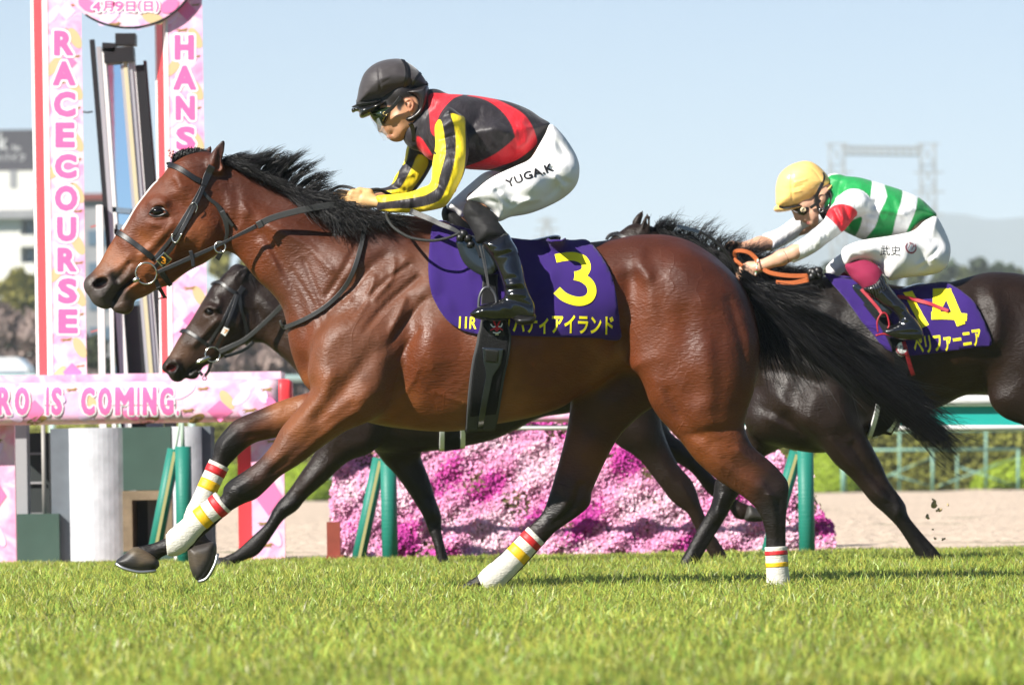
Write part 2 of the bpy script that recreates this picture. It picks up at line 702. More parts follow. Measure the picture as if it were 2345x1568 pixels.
def cut_shape(v, f, step):
    """flat pixel-space faces cut by a grid so that they can follow a curved surface"""
    bm = bmesh.new()
    bv = [bm.verts.new((a[0], a[1], 0)) for a in v]
    for q in f:
        try:
            bm.faces.new([bv[i] for i in q])
        except ValueError:
            pass
    bmesh.ops.remove_doubles(bm, verts=bm.verts, dist=0.02)
    lo, hi = v.min(0), v.max(0)
    for ax in (0, 1):
        c = math.floor(lo[ax] / step) * step + step
        while c < hi[ax]:
            co = [0, 0, 0]
            no = [0, 0, 0]
            co[ax], no[ax] = c, 1
            bmesh.ops.bisect_plane(bm, geom=bm.verts[:] + bm.edges[:] + bm.faces[:], plane_co=co, plane_no=no)
            c += step
    bm.verts.index_update()
    vv = np.array([q.co[:2] for q in bm.verts])
    ff = [[x.index for x in q.verts] for q in bm.faces]
    bm.free()
    return vv, ff


def dilate2d(vf, r, step=2.2):
    """flat shape grown outwards by r px, as a connected sheet of small faces with a smooth edge"""
    v, f = vf
    cnt = {}
    key = [tuple(np.round(q, 3)) for q in v]
    for q in f:
        for a, b in zip(q, q[1:] + q[:1]):
            k = tuple(sorted((key[a], key[b])))
            cnt[k] = cnt.get(k, 0) + 1
    E = np.array([k for k, c in cnt.items() if c == 1], float)

    def D(P):
        d = np.full(len(P), 1e9)
        ins = np.zeros(len(P), bool)
        for a, b in E:
            ab = b - a
            t = np.clip(((P - a) @ ab) / (ab @ ab + 1e-12), 0, 1)
            d = np.minimum(d, ((P - a - t[:, None] * ab) ** 2).sum(1))
            if a[1] != b[1]:
                m = (a[1] > P[:, 1]) != (b[1] > P[:, 1])
                ins ^= m & (P[:, 0] < (b[0] - a[0]) * (P[:, 1] - a[1]) / (b[1] - a[1]) + a[0])
        return np.where(ins, -np.sqrt(d), np.sqrt(d)) - r
    lo, hi = v.min(0) - r - step * 1.5, v.max(0) + r + step * 1.5
    xs, ys = np.arange(lo[0], hi[0], step), np.arange(lo[1], hi[1], step)
    G = np.stack(np.meshgrid(xs, ys, indexing='ij'), 2)
    ny = len(ys)
    Cn = (G[:-1, :-1] + step / 2).reshape(-1, 2)
    on = np.where(D(Cn) < 0)[0]
    i = (on // (ny - 1)) * ny + on % (ny - 1)
    Q = np.stack([i, i + ny, i + ny + 1, i + 1], 1)
    used, inv = np.unique(Q, return_inverse=True)
    P = G.reshape(-1, 2)[used]
    Q = inv.reshape(-1, 4)
    deg = np.bincount(Q.ravel(), minlength=len(P))
    bd = deg < 4
    for _ in range(3):
        d = D(P)
        g = np.stack([D(P + (.2, 0)) - D(P - (.2, 0)), D(P + (0, .2)) - D(P - (0, .2))], 1) / .4
        P = P - np.where(bd[:, None], g * np.clip(d, -step, step)[:, None] * .8, 0)
    return P, Q.tolist()


def decal(name, vf, Y, yn, skin, off, m, parent, step=12.0, side=-1, thick=0.0):
    """printed or sewn flat shape following the surface under it"""
    v, f = cut_shape(*vf, step)
    p, n = lay(v, Y, yn, skin, off, side)
    o = mesh_obj(name, p, f, m, parent)
    return o
# ------------------------------------------------------------------ ground
TURF_END = 28.95
SAND_END = 99.0
M_GROUND = mat('infield_grass', (.07, .10, .025), .9, .2, noise=.3, nscale=.4)
M_SOIL = mat('turf_soil', (.12, .14, .035), .95, .1, noise=.35, nscale=9, bump=.6, bscale=25, bdist=.03)
M_SAND = mat('track_sand', (.56, .45, .35), .95, .1, noise=.14, nscale=1.3, bump=1.0, bscale=9, bdist=.08, bdet=6)
mb = MB()
mb.add([(-5200, -60, -.03), (5200, -60, -.03), (5200, 9000, -.03), (-5200, 9000, -.03)], [(0, 1, 2, 3)])
tag(mb.build('ground', M_GROUND), kind='structure')


def sheet(name, x0, x1, y0, y1, nx, ny, z, amp, m, edge=0.0):
    xs, ys = np.linspace(x0, x1, nx), np.linspace(y0, y1, ny)
    g = np.stack(np.meshgrid(xs, ys, indexing='ij'), 2).reshape(-1, 2)
    n1 = rng.normal(0, 1, (nx, ny))
    n1 = blur2(n1, 2).ravel() * 2
    zz = z + amp * n1
    if edge:
        k = g[:, 1] > y1 - .01
        g[k, 1] += rng.normal(0, edge, k.sum())
    v = np.stack([g[:, 0], g[:, 1], zz], 1)
    i = np.arange((nx - 1) * (ny - 1))
    a = (i // (ny - 1)) * ny + i % (ny - 1)
    q = np.stack([a, a + ny, a + ny + 1, a + 1], 1)
    return tag(mesh_obj(name, v, q, m), kind='structure')


sheet('turf', -12, 12, 1.0, TURF_END, 160, 200, 0.0, .006, M_SOIL, .06)
sheet('sand_track', -45, 45, TURF_END - .5, SAND_END, 400, 260, -.018, .012, M_SAND)


def grass():
    n = 330000
    # more blades where they are seen largest
    y = 10.6 + (TURF_END + .05 - 10.6) * rng.random(n) ** 1.15
    x = rng.uniform(-1, 1, n) * (.0935 * y + .75)
    pat = np.sin(x * 2.1 + np.sin(y * 1.3) * 2) * np.sin(y * .9 + x * .7) * .5 + np.sin(x * 7.3 + 1.7 * np.sin(y * 4)) * np.sin(y * 5.1) * .5
    h = rng.uniform(.030, .072, n) * (1 + .25 * pat)
    h *= 1 - .45 * smoothstep(24.5, 28.9, y)
    tall = rng.random(n) < .02
    h[tall] *= 1.35
    w = rng.uniform(.0026, .0060, n)
    a = rng.uniform(0, 6.283, n)
    bend = rng.uniform(.15, 1.25, n) * h
    ba = rng.uniform(0, 6.283, n)
    bx, by = np.cos(ba) * bend, np.sin(ba) * bend
    dx, dy = np.cos(a) * w / 2, np.sin(a) * w / 2
    z = np.zeros(n)
    P = np.stack([np.stack([x - dx, y - dy, z], 1), np.stack([x + dx, y + dy, z], 1),
                  np.stack([x - dx * .85 + bx * .32, y - dy * .85 + by * .32, h * .62], 1), np.stack([x + dx * .85 + bx * .32, y + dy * .85 + by * .32, h * .62], 1),
                  np.stack([x + bx, y + by, h * np.clip(1 - .42 * (bend / h) ** 2, .3, 1)], 1)], 1)
    V = P.reshape(-1, 3)
    i = np.arange(n) * 5
    me = bpy.data.meshes.new('grass')
    me.vertices.add(5 * n)
    me.vertices.foreach_set('co', V.astype(np.float32).ravel())
    li = np.concatenate([np.stack([i, i + 1, i + 3, i + 2], 1), np.stack([i + 2, i + 3, i + 4], 1)], 1).astype(np.int32)
    me.loops.add(7 * n)
    me.loops.foreach_set('vertex_index', li.ravel())
    me.polygons.add(2 * n)
    st = np.stack([np.arange(n) * 7, np.arange(n) * 7 + 4], 1).astype(np.int32)
    me.polygons.foreach_set('loop_start', st.ravel())
    me.polygons.foreach_set('loop_total', np.tile(np.array([4, 3], np.int32), n))
    me.update(calc_edges=True)
    me.polygons.foreach_set('use_smooth', np.ones(2 * n, bool))
    base = np.array((.41, .495, .095))
    c = base * rng.uniform(.50, 1.45, (n, 1)) * (1 + .16 * pat[:, None])
    c[:, 0] *= rng.uniform(.75, 1.3, n)
    dry = rng.random(n) < .075
    c[dry] = np.array((.36, .33, .15)) * rng.uniform(.7, 1.2, (dry.sum(), 1))
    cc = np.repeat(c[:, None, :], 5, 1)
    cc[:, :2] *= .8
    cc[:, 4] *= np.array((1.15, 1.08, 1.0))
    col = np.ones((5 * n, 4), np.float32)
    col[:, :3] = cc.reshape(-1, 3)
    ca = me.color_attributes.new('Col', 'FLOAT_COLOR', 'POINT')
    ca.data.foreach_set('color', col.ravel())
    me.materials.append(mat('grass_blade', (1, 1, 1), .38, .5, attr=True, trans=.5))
    o = bpy.data.objects.new('grass', me)
    sc.collection.objects.link(o)
    tag(o, kind='stuff')


grass()


# ------------------------------------------------------------------ leaves and plants
def leaves(centres, size, cols, nrm=None, ratio=.6, flat=.9):
    """small leaf faces (4 corners) at centres"""
    c = np.asarray(centres, float)
    n = len(c)
    u = rng.normal(0, 1, (n, 3))
    if nrm is not None:
        u = u - nrm * (np.sum(u * nrm, 1)[:, None]) * flat
    u /= np.linalg.norm(u, axis=1)[:, None]
    t = rng.normal(0, 1, (n, 3))
    if nrm is not None:
        t = np.cross(u, nrm + .5 * t)
    else:
        t = np.cross(u, t)
    t /= np.linalg.norm(t, axis=1)[:, None]
    s = (np.asarray(size) * rng.uniform(.6, 1.3, n))[:, None]
    w = s * ratio
    V = np.stack([c - u * s * .5, c + t * w * .5, c + u * s * .5, c - t * w * .5], 1).reshape(-1, 3)
    return V, np.arange(4 * n).reshape(n, 4), np.repeat(cols, 4, 0)


M_LEAF = mat('leaves', (1, 1, 1), .6, .3, attr=True, trans=.3)
M_BARK = mat('bark', (.06, .045, .032), .9, .2, noise=.3, nscale=8, bump=.6, bscale=20, bdist=.03)


def crown(cx, cy, z0, z1, rx, n, leaf, base, var=.35, clumps=26, parent=None, name='crown', dens=1.0):
    """uneven crown of leaf faces gathered in clumps"""
    cs = []
    for k in range(clumps):
        t = rng.random() ** .8
        z = z0 + (z1 - z0) * t
        r = rx * math.sqrt(max(0.05, 1 - (2 * t - .9) ** 2)) * rng.uniform(.35, 1)
        a = rng.uniform(0, 6.283)
        cs.append((cx + r * math.cos(a), cy + r * .8 * math.sin(a), z, rx * rng.uniform(.22, .46)))
    cs = np.array(cs)
    q = rng.integers(0, clumps, n)
    d = rng.normal(0, 1, (n, 3))
    d /= np.linalg.norm(d, axis=1)[:, None]
    p = cs[q, :3] + d * (cs[q, 3] * rng.random(n) ** .35)[:, None]
    tone = rng.uniform(1 - var, 1 + var, clumps)[q] * rng.uniform(.75, 1.25, n)
    col = np.array(base) * tone[:, None]
    V, F, C = leaves(p, leaf, col, d, flat=.4)
    return mesh_obj(name, V, F, M_LEAF, parent, cols=C, smooth=False)


def tree(x, y, h, r, base, label, n=1500, leaf=.5, z0=.25, clumps=24, group='trees beyond the track', cat='tree'):
    t = thing('tree', (x, y, 0), label, cat, group)
    mb = MB()
    mb.tube([(x, y, -.03), (x + r * .03, y, h * .3), (x, y, h * .75)], [h * .025, h * .018, h * .006], 7)
    for k in range(5):
        a = k * 1.3 + x
        z = h * (.28 + .08 * k)
        mb.tube([(x, y, z), (x + math.cos(a) * r * .5, y + math.sin(a) * r * .4, z + h * .16), (x + math.cos(a) * r * .8, y + math.sin(a) * r * .6, z + h * .22)], [h * .010, h * .006, h * .002], 5)
    tr = mb.build('trunk', M_BARK, t, smooth=True)
    tr['kind'] = 'thing'
    crown(x, y, h * z0, h, r, n, leaf, base, clumps=clumps, parent=t)
    return t


def at(px, py, Y):
    return W(px, py, Y)


# distant wooded hills, power line towers
def hills():
    xs = np.linspace(-1100, 1900, 180)
    V, F = [], []
    prof = [(-1100, 60), (-400, 75), (150, 110), (190, 150), (235, 210), (275, 226), (330, 222), (380, 234), (440, 232), (520, 228), (700, 250), (1900, 230)]
    hz = np.interp(xs, [p[0] for p in prof], [p[1] for p in prof])
    hz = hz + blur2(rng.normal(0, 1, (180, 1)), 2)[:, 0] * 16
    m = 14
    for j in range(m):
        t = j / (m - 1)
        rough = blur2(rng.normal(0, 1, (180, 3)), 2)[:, 1] * 14 * math.sin(t * math.pi)
        for i, x in enumerate(xs):
            V.append((x, 4600 + 700 * t, hz[i] * math.sin(t * math.pi / 2) ** .8 + rough[i] - .5))
    n = len(xs)
    for j in range(m - 1):
        for i in range(n - 1):
            F.append([j * n + i, j * n + i + 1, (j + 1) * n + i + 1, (j + 1) * n + i])
    tag(mesh_obj('hills', V, F, mat('wooded_hill', (.03, .045, .055), .95, .1, noise=.4, nscale=.02)), kind='structure')


hills()
M_GALV = mat('galvanised_steel', (.30, .29, .27), .6, .4, metal=.2)


def lattice(mb, x0, x1, y, z0, z1, n, r, depth):
    for xa in (x0, x1):
        for ya in (y, y + depth):
            mb.tube([(xa, ya, z0), (xa, ya, z1)], r, 4)
    zs = np.linspace(z0, z1, n + 1)
    for i in range(n):
        for ya in (y, y + depth):
            mb.tube([(x0, ya, zs[i]), (x1, ya, zs[i + 1])], r * .7, 4)
            mb.tube([(x1, ya, zs[i]), (x0, ya, zs[i + 1])], r * .7, 4)
            mb.tube([(x0, ya, zs[i]), (x1, ya, zs[i])], r * .7, 4)
        for xa in (x0, x1):
            mb.tube([(xa, y, zs[i]), (xa, y + depth, zs[i + 1])], r * .7, 4)


def gantry():
    Y = 1400.0
    k = Y / K
    t = thing('transmission_tower', W(2015, 1084, Y), 'grey steel lattice gantry with two legs and a cross girder beyond the trees', 'power tower')
    for cx in (1917, 2125):
        mb = MB()
        x, _, zt = W(cx, 328, Y)
        lattice(mb, x - 17 * k, x + 17 * k, Y, 0, zt, 15, .13, 4.0)
        for py, hw in ((330, 26), (395, 34), (440, 36), (490, 34)):
            z = W(cx, py, Y)[2]
            mb.bar((x - hw * k, Y, z), (x + hw * k, Y, z), .35, .35)
        mb.build('lattice_leg', M_GALV, t)
    mb = MB()
    xa, _, za = W(1930, 344, Y)
    xb, _, zb = W(2112, 346, Y)
    for dz in (-8 * k, 8 * k):
        for dy in (0, 4):
            mb.tube([(xa, Y + dy, za + dz), (xb, Y + dy, zb + dz)], .2, 4)
    for i in range(22):
        x0, x1 = xa + (xb - xa) * i / 22, xa + (xb - xa) * (i + 1) / 22
        s_ = 1 if i % 2 else -1
        for dy in (0, 4):
            mb.tube([(x0, Y + dy, za - s_ * 8 * k), (x1, Y + dy, za + s_ * 8 * k)], .13, 4)
    mb.build('cross_girder', M_GALV, t)
    Y = 2300.0
    k = Y / K
    t = thing('transmission_tower', W(1252, 1084, Y), 'faint narrow lattice mast seen above the purple cloth of the bay horse', 'power tower')
    mb = MB()
    x, _, zt = W(1252, 497, Y)
    for sx in (-1, 1):
        mb.tube([(x + sx * 40 * k, Y, 0), (x + sx * 10 * k, Y, zt * .93), (x + sx * 4 * k, Y, zt)], .5, 4)
    for i in range(16):
        a, b = i / 16, (i + 1) / 16
        wa, wb = 40 - 33 * a, 40 - 33 * b
        mb.tube([(x - wa * k, Y, zt * a), (x + wb * k, Y, zt * b)], .35, 4)
        mb.tube([(x + wa * k, Y, zt * a), (x - wb * k, Y, zt * b)], .35, 4)
    mb.build('lattice_leg', M_GALV, t)
    for i, py in enumerate((505, 525, 545)):
        z = W(1252, py, Y)[2]
        MB().bar((x - (22 + 5 * i) * k, Y, z), (x + (22 + 5 * i) * k, Y, z), .8, .8).build('cross_arm', M_GALV, t)


gantry()

SEEN = {}


def nth(lab):
    SEEN[lab] = SEEN.get(lab, 0) + 1
    return ', ' + ['first', 'second', 'third', 'fourth', 'fifth', 'sixth', 'seventh', 'eighth', 'ninth', 'tenth'][SEEN[lab] - 1] + ' from the left'


# trees beyond the track, right of the frame and on the left
for i, (px, ptop, Y, rp, kind) in enumerate([(1690, 652, 440, 40, 0), (1740, 640, 440, 40, 1), (1800, 612, 430, 40, 0), (1850, 600, 420, 36, 1), (1900, 618, 440, 40, 0), (1960, 622, 430, 40, 1), (2030, 626, 420, 40, 0), (2100, 622, 430, 38, 1), (2148, 618, 420, 30, 0), (2175, 608, 425, 22, 2), (2210, 620, 430, 26, 1),
                                           (2246, 598, 420, 24, 2), (2282, 606, 425, 24, 2), (2312, 600, 420, 22, 2), (2340, 604, 430, 26, 1), (2380, 600, 420, 30, 2)]):
    x, y, z = W(px, ptop, Y)
    base = [(.085, .105, .045), (.115, .135, .050), (.055, .080, .040)][kind]
    rp *= 1.35
    lab = ['round dark green tree in the far row on the right', 'pale olive tree in the far row on the right', 'dark pointed tree above the number 14 horse croup'][kind]
    tree(x, Y, z, rp * Y / K, base, lab + nth(lab), n=1500, leaf=.95, z0=.02, clumps=30, group='far trees on the right')
for i, (px, ptop, Y, rp, kind) in enumerate([(-30, 640, 230, 70, 0), (30, 628, 225, 46, 0), (74, 640, 230, 40, 0), (-50, 720, 190, 70, 1), (20, 712, 185, 60, 1), (80, 728, 190, 50, 1), (150, 740, 185, 60, 1), (505, 575, 240, 42, 0), (560, 600, 240, 40, 0), (620, 640, 240, 50, 0),
                                            (560, 775, 190, 70, 1), (640, 770, 190, 70, 1), (720, 780, 190, 70, 1), (480, 790, 180, 60, 1), (400, 800, 180, 60, 1), (300, 800, 180, 60, 2), (220, 780, 185, 40, 2), (800, 790, 190, 70, 2), (900, 790, 190, 80, 2), (1000, 790, 190, 80, 2)]):
    x, y, z = W(px, ptop, Y)
    base = [(.24, .22, .055), (.33, .25, .22), (.075, .095, .04)][kind]
    rp *= 1.2
    lab = ['yellow olive evergreen tree left beyond the track', 'grey pink blossoming cherry tree beyond the track', 'low dark green tree beyond the sand track'][kind]
    tree(x, Y, z, rp * Y / K, base, lab + nth(lab), n=2200, leaf=.5, z0=.05, clumps=34, group='trees left beyond the track')

# ------------------------------------------------------------------ buildings on the left
M_WALL = mat('white_render', (.74, .72, .66), .85, .2, noise=.05, nscale=.5)
M_SIGN = mat('dark_sign_board', (.075, .070, .082), .6, .3)
M_WIN = mat('window_glass', (.10, .15, .20), .1, .6, coat=.4)
M_GREY = mat('grey_concrete', (.30, .30, .31), .8, .2, noise=.1, nscale=1)  # plain grey for the low building, cornice, posts and legs


def house():
    Y = 320.0
    t = thing('building', W(-40, 1087, Y), 'white apartment building with dark rooftop sign board and balconies on the left', 'building')
    x0, x1 = W(-160, 500, Y)[0], W(46, 500, Y)[0]
    xr = W(79, 500, Y)[0]
    zt, zb = W(0, 392, Y)[2], 0
    z1 = W(0, 482, Y)[2]
    MB().box((x0, Y, z1), (xr, Y + 14, zt)).build('penthouse', M_WALL, t)
    MB().box((x0, Y - .6, z1 - .5), (xr + .3, Y + 14, z1)).build('cornice', M_GREY, t)
    MB().box((x0, Y, zb), (x1, Y + 14, z1 - .5)).build('wall', M_WALL, t)
    MB().box((x1, Y + 1.5, zb), (xr, Y + 14, z1 - .5)).build('wall', M_GREY, t)
    zz = z1 - .5
    st = (zz - 1) / 9
    for i in range(9):
        za = zz - st * (i + 1)
        MB().box((x1, Y - .1, za), (xr, Y + 1.45, za + st * .42)).build('balcony', M_WALL, t)
        MB().box((x1 + .3, Y + 1.42, za + st * .45), (xr - .3, Y + 1.48, za + st * .92)).build('window', M_WIN, t)
    w0 = W(22, 430, Y)
    MB().box((w0[0], Y - .04, w0[2]), (w0[0] + .4, Y, w0[2] + 1)).build('vent', M_GREY, t)
    s0, s1 = W(-150, 296, Y)[0], W(74, 296, Y)[0]
    zs0, zs1 = W(0, 391, Y)[2], W(0, 297, Y)[2]
    sg = MB().box((s0, Y + .3, zs0 + .05), (s1, Y + 3, zs1)).build('sign_board', M_SIGN, t)
    for i in range(4):
        xx = s0 + (s1 - s0) * (i + .3) / 4
        MB().box((xx, Y + 1, zt), (xx + .2, Y + 2.6, zs0 + .05)).build('sign_post', M_GREY, t)
    wm = mat('sign_white', (.62, .62, .62), .6, .3)
    for tx, bx in (('k', (-2, 305, 18, 344)), ('No', (28, 332, 47, 346)), ('スキパイク', (-30, 352, 58, 370))):
        v, f = text2d(tx, bx, bold=.01)
        mesh_obj('lettering', Wa(v, Y + .26), f, wm, sg)
    # lower grey building seen between the pillar and the mirror frame
    Y = 260.0
    t = thing('building', W(215, 1087, Y), 'grey low building with window bands between pillar and mirror frame', 'building')
    x0, x1 = W(186, 500, Y)[0], W(330, 500, Y)[0]
    zt = W(0, 462, Y)[2]
    MB().box((x0, Y, 0), (x1, Y + 10, zt)).build('wall', M_GREY, t)
    for i in range(6):
        z = zt - 1.4 - i * 1.5
        MB().box((x0 + .3, Y - .05, z - .7), (x1 - .3, Y, z)).build('window', M_WIN, t)
    MB().box((x0 - .2, Y - .3, zt), (x1 + .2, Y + 10, zt + .3)).build('roof_edge', mat('rust_trim', (.22, .06, .05), .7, .3), t)


house()


def van():
    Y = 112.0
    o = W(6, 1086, Y)
    t = thing('van', (o[0], Y, 0), 'white roofed minivan parked left beyond the rail', 'van')
    x1 = W(74, 830, Y)[0]
    x0 = x1 - 2.2
    zt = W(0, 818, Y)[2]
    body = [(x0, .35), (x1 + .12, .35), (x1 + .12, zt * .5), (x1, zt * .62), (x1 - .1, zt * .93), (x1 - .3, zt), (x0 + .5, zt), (x0 + .1, zt * .93), (x0, zt * .62)]
    MB().prism(body, Y, Y + 1.7).build('body', mat('white_car_paint', (.72, .73, .75), .25, .5, coat=.7), t)
    for a, b in ((x0 + .25, x0 + 1.0), (x0 + 1.08, x1 - .12)):
        MB().box((a, Y - .012, zt * .63), (b, Y, zt * .90)).build('window', M_WIN, t)
    for xx in (x0 + .45, x1 - .4):
        w_ = MB().tube([(xx, Y - .03, .32), (xx, Y + .18, .32)], .32, 16).build('wheel', M_LEATHERISH, t, smooth=True)
        MB().tube([(xx, Y - .045, .32), (xx, Y - .028, .32)], .2, 14).build('rim', M_GALV, w_)


M_LEATHERISH = mat('black_rubber', (.02, .02, .02), .8, .3)
van()

# ------------------------------------------------------------------ infield edge: hedge, round bushes, pipe fence
def hedge():
    Y = 104.0
    t = thing('hedge', W(1500, 1088, Y), 'long clipped yellow green hedge along the far side of the sand', 'hedge')
    x0, x1, z1 = -13.0, 13.5, W(1172, 955, Y)[2]
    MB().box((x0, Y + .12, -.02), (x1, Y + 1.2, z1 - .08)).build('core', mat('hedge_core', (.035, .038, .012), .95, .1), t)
    n = 42000
    p = np.stack([rng.uniform(x0, x1, n), Y + rng.uniform(-.02, .16, n), rng.uniform(0, z1, n)], 1)
    top = rng.random(n) < .2
    p[top, 1] = Y + rng.uniform(0, 1.2, top.sum())
    p[top, 2] = z1 + rng.uniform(-.1, .05, top.sum())
    cl = np.sin(p[:, 0] * 2.3 + np.sin(p[:, 2] * 4) * 1.5) * np.sin(p[:, 2] * 5 + p[:, 0]) * .25 + 1
    col = np.array((.28, .285, .055)) * (cl * rng.uniform(.55, 1.35, n))[:, None]
    V, F, C = leaves(p, .085, col, np.tile((0, -.8, .6), (n, 1)), flat=.6)
    o = mesh_obj('leaves', V, F, M_LEAF, t, smooth=False, cols=C)
    o['kind'] = 'stuff'
    for px, py, rp, yy, lab in ((2352, 1046, 130, 101.5, 'bright lime dome bush at the right edge before the hedge'), (1905, 1030, 76, 101.5, 'bright lime bush just right of the green rail post'), (700, 1062, 80, 101.5, 'bright lime bush left of the flower bank'), (520, 1060, 60, 101.5, 'lime bush behind the pink banner leg')):
        x, y, z = W(px, py, yy)
        b = thing('bush', (x, yy, 0), lab, 'bush', 'clipped bushes')
        r = rp * yy / K
        n = 7000
        d = rng.normal(0, 1, (n, 3))
        d /= np.linalg.norm(d, axis=1)[:, None]
        d[:, 2] = np.abs(d[:, 2])
        p = np.array((x, yy, 0)) + d * np.array((r, r * .8, z)) * rng.uniform(.93, 1.02, (n, 1))
        col = np.array((.36, .48, .04)) * rng.uniform(.6, 1.3, (n, 1))
        V, F, C = leaves(p, .06, col, d, flat=.7)
        k = mesh_obj('leaves', V, F, M_LEAF, b, smooth=False, cols=C)
        k['kind'] = 'stuff'
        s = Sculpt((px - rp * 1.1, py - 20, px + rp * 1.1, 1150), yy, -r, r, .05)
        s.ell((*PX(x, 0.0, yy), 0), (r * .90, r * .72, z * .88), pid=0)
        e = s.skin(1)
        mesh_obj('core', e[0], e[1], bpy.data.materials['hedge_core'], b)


hedge()
M_PIPE = mat('pale_green_paint', (.20, .36, .28), .5, .4, noise=.1, nscale=4)


def pipe_fence():
    Y = 100.2
    t = thing('pipe_fence', W(2100, 1087, Y), 'pale green pipe fence with crossing braces before the hedge', 'fence')
    k = Y / K

    def bar(name, a, b, w, dy=0.0):
        A, B = W(*a, Y + dy), W(*b, Y + dy)
        MB().tube([A, B], w * k / 2, 8).build(name, M_PIPE, t, smooth=True)
    bar('rail', (1880, 1031), (2335, 1028), 6.5)
    bar('rail', (300, 1036), (700, 1036), 9)
    for px, w, top in ((1932, 13, 1048), (2136, 7, 1030), (2332, 7, 1028), (640, 9, 1036), (460, 9, 1036)):
        bar('post', (px, top), (px, 1131), w)
    for px in (2060, 2258, 2192, 1990):
        bar('post', (px, 985 if px in (2060, 2258) else 1040), (px, 1131), 6, .45)
    for a, b in (((2030, 1090), (2140, 1045)), ((2040, 1085), (2130, 1112)), ((2150, 1112), (2325, 1048)), ((2200, 1070), (2320, 1110)), ((1940, 1050), (2040, 1110))):
        bar('brace', a, b, 3.5, .2)
    bar('rail', (1880, 990), (2345, 985), 5, .45)


pipe_fence()
# rail on the outer side of the sand, white
mb = MB()
Y = 97.0
t = thing('track_rail', W(600, 1087, Y), 'thin pale rail along the far side of the sand track', 'rail')
MB().tube([W(-60, 866, 95), W(900, 866, 95)], .06, 8).build('rail_tube', mat('pale_teal_paint', (.45, .62, .58), .5, .4), t, smooth=True)
for px in range(-40, 900, 160):
    MB().tube([W(px, 868, 95), W(px, 1096, 95)], .05, 8).build('post', bpy.data.materials['pale_teal_paint'], t, smooth=True)


# ------------------------------------------------------------------ winning post: pink printed arch, banner, mirror frame, booth
def print_mat(name):
    m = bpy.data.materials.new(name)
    m.use_nodes = True
    nt = m.node_tree
    N, L = nt.nodes, nt.links
    p = N['Principled BSDF']
    p.inputs['Roughness'].default_value = .45
    tc = N.new('ShaderNodeTexCoord')
    a = N.new('ShaderNodeTexNoise')
    a.inputs['Scale'].default_value = 9
    a.inputs['Detail'].default_value = 6
    a.inputs['Distortion'].default_value = 1.2
    L.new(tc.outputs['Object'], a.inputs['Vector'])
    r = N.new('ShaderNodeValToRGB')
    e = r.color_ramp.elements
    e[0].position, e[0].color = .30, (.82, .28, .48, 1)
    e[1].position, e[1].color = .68, (.91, .61, .72, 1)
    x = e.new(.42)
    x.color = (.86, .38, .57, 1)
    x = e.new(.50)
    x.color = (.88, .49, .65, 1)
    x = e.new(.58)
    x.color = (.90, .60, .65, 1)
    L.new(a.outputs['Fac'], r.inputs[0])
    b = N.new('ShaderNodeTexNoise')
    b.inputs['Scale'].default_value = 5
    b.inputs['Detail'].default_value = 4
    L.new(tc.outputs['Object'], b.inputs['Vector'])
    r2 = N.new('ShaderNodeMapRange')
    r2.inputs[1].default_value, r2.inputs[2].default_value = .56, .70
    L.new(b.outputs['Fac'], r2.inputs[0])
    mx = N.new('ShaderNodeMixRGB')
    mx.inputs[2].default_value = (.80, .52, .80, 1)
    L.new(r2.outputs[0], mx.inputs[0])
    L.new(r.outputs[0], mx.inputs[1])
    L.new(mx.outputs[0], p.inputs['Base Color'])
    return m


M_PRINT = print_mat('pink_petal_print')
M_RED = mat('red_panel', (.78, .045, .055), .45, .4)
M_WPAINT = mat('white_paint', (.78, .76, .74), .5, .4)
M_PINKL = mat('pink_lettering', (.92, .15, .38), .5, .3)
M_WHL = mat('white_outline', (.90, .84, .86), .5, .3)
M_GOLD = mat('gold_print', (.66, .48, .26), .45, .4)
M_GOLDD = mat('dark_gold_print', (.33, .20, .07), .45, .4)
M_LILAC = mat('lilac_print', (.84, .58, .84), .5, .3)
M_MAG = mat('magenta_print', (.86, .20, .42), .5, .3)
HORSE2D = np.array([(0, 5), (3, 3), (5, 2.2), (7, 2.6), (12, 3), (17, 2.4), (21, 1), (24, 0), (25, 1.2), (28, 2.6), (27.4, 3.6), (24.5, 3), (23, 4.6), (22, 6.2), (25, 8.4), (24.4, 9), (20.4, 7), (16, 7.2), (11, 7), (8, 8.4), (3, 9.4), (2.6, 8.6), (6, 7), (6, 5), (3, 4.6), (.6, 6)])


def on_plane(name, vf, O, U, N_, y_off, m, parent, c0):
    """shape in px laid on a vertical plane: px -> plane through O with horizontal direction U"""
    v, f = vf
    out = []
    for a, b in v:
        # ray through the pixel hits the plane
        d = np.array(W(a, b, 1.0)) - np.array((0, 0, CAMZ))
        t = ((O - np.array((0, 0, CAMZ))) @ N_) / (d @ N_)
        out.append(np.array((0, 0, CAMZ)) + d * t + N_ * y_off)
    return mesh_obj(name, np.array(out), f, m, parent, smooth=False)


def lens2(c, a, L, w):
    a = math.radians(a)
    t = np.linspace(0, math.pi, 9)
    up = [(-L / 2 * math.cos(q), w / 2 * math.sin(q)) for q in t]
    dn = [(L / 2 * math.cos(q), -w / 2 * math.sin(q)) for q in t[1:-1]]
    p = np.array(up + dn)
    R = np.array(((math.cos(a), -math.sin(a)), (math.sin(a), math.cos(a))))
    return p @ R.T + np.array(c), [list(range(len(p)))]


def horse2(c, s, flip=1):
    p = (HORSE2D - (14, 5)) * (s * flip, s) + np.array(c)
    return p, [list(range(len(p)))]


def lean(cx, y):
    return cx + (y - 430) * math.tan(ROLL)


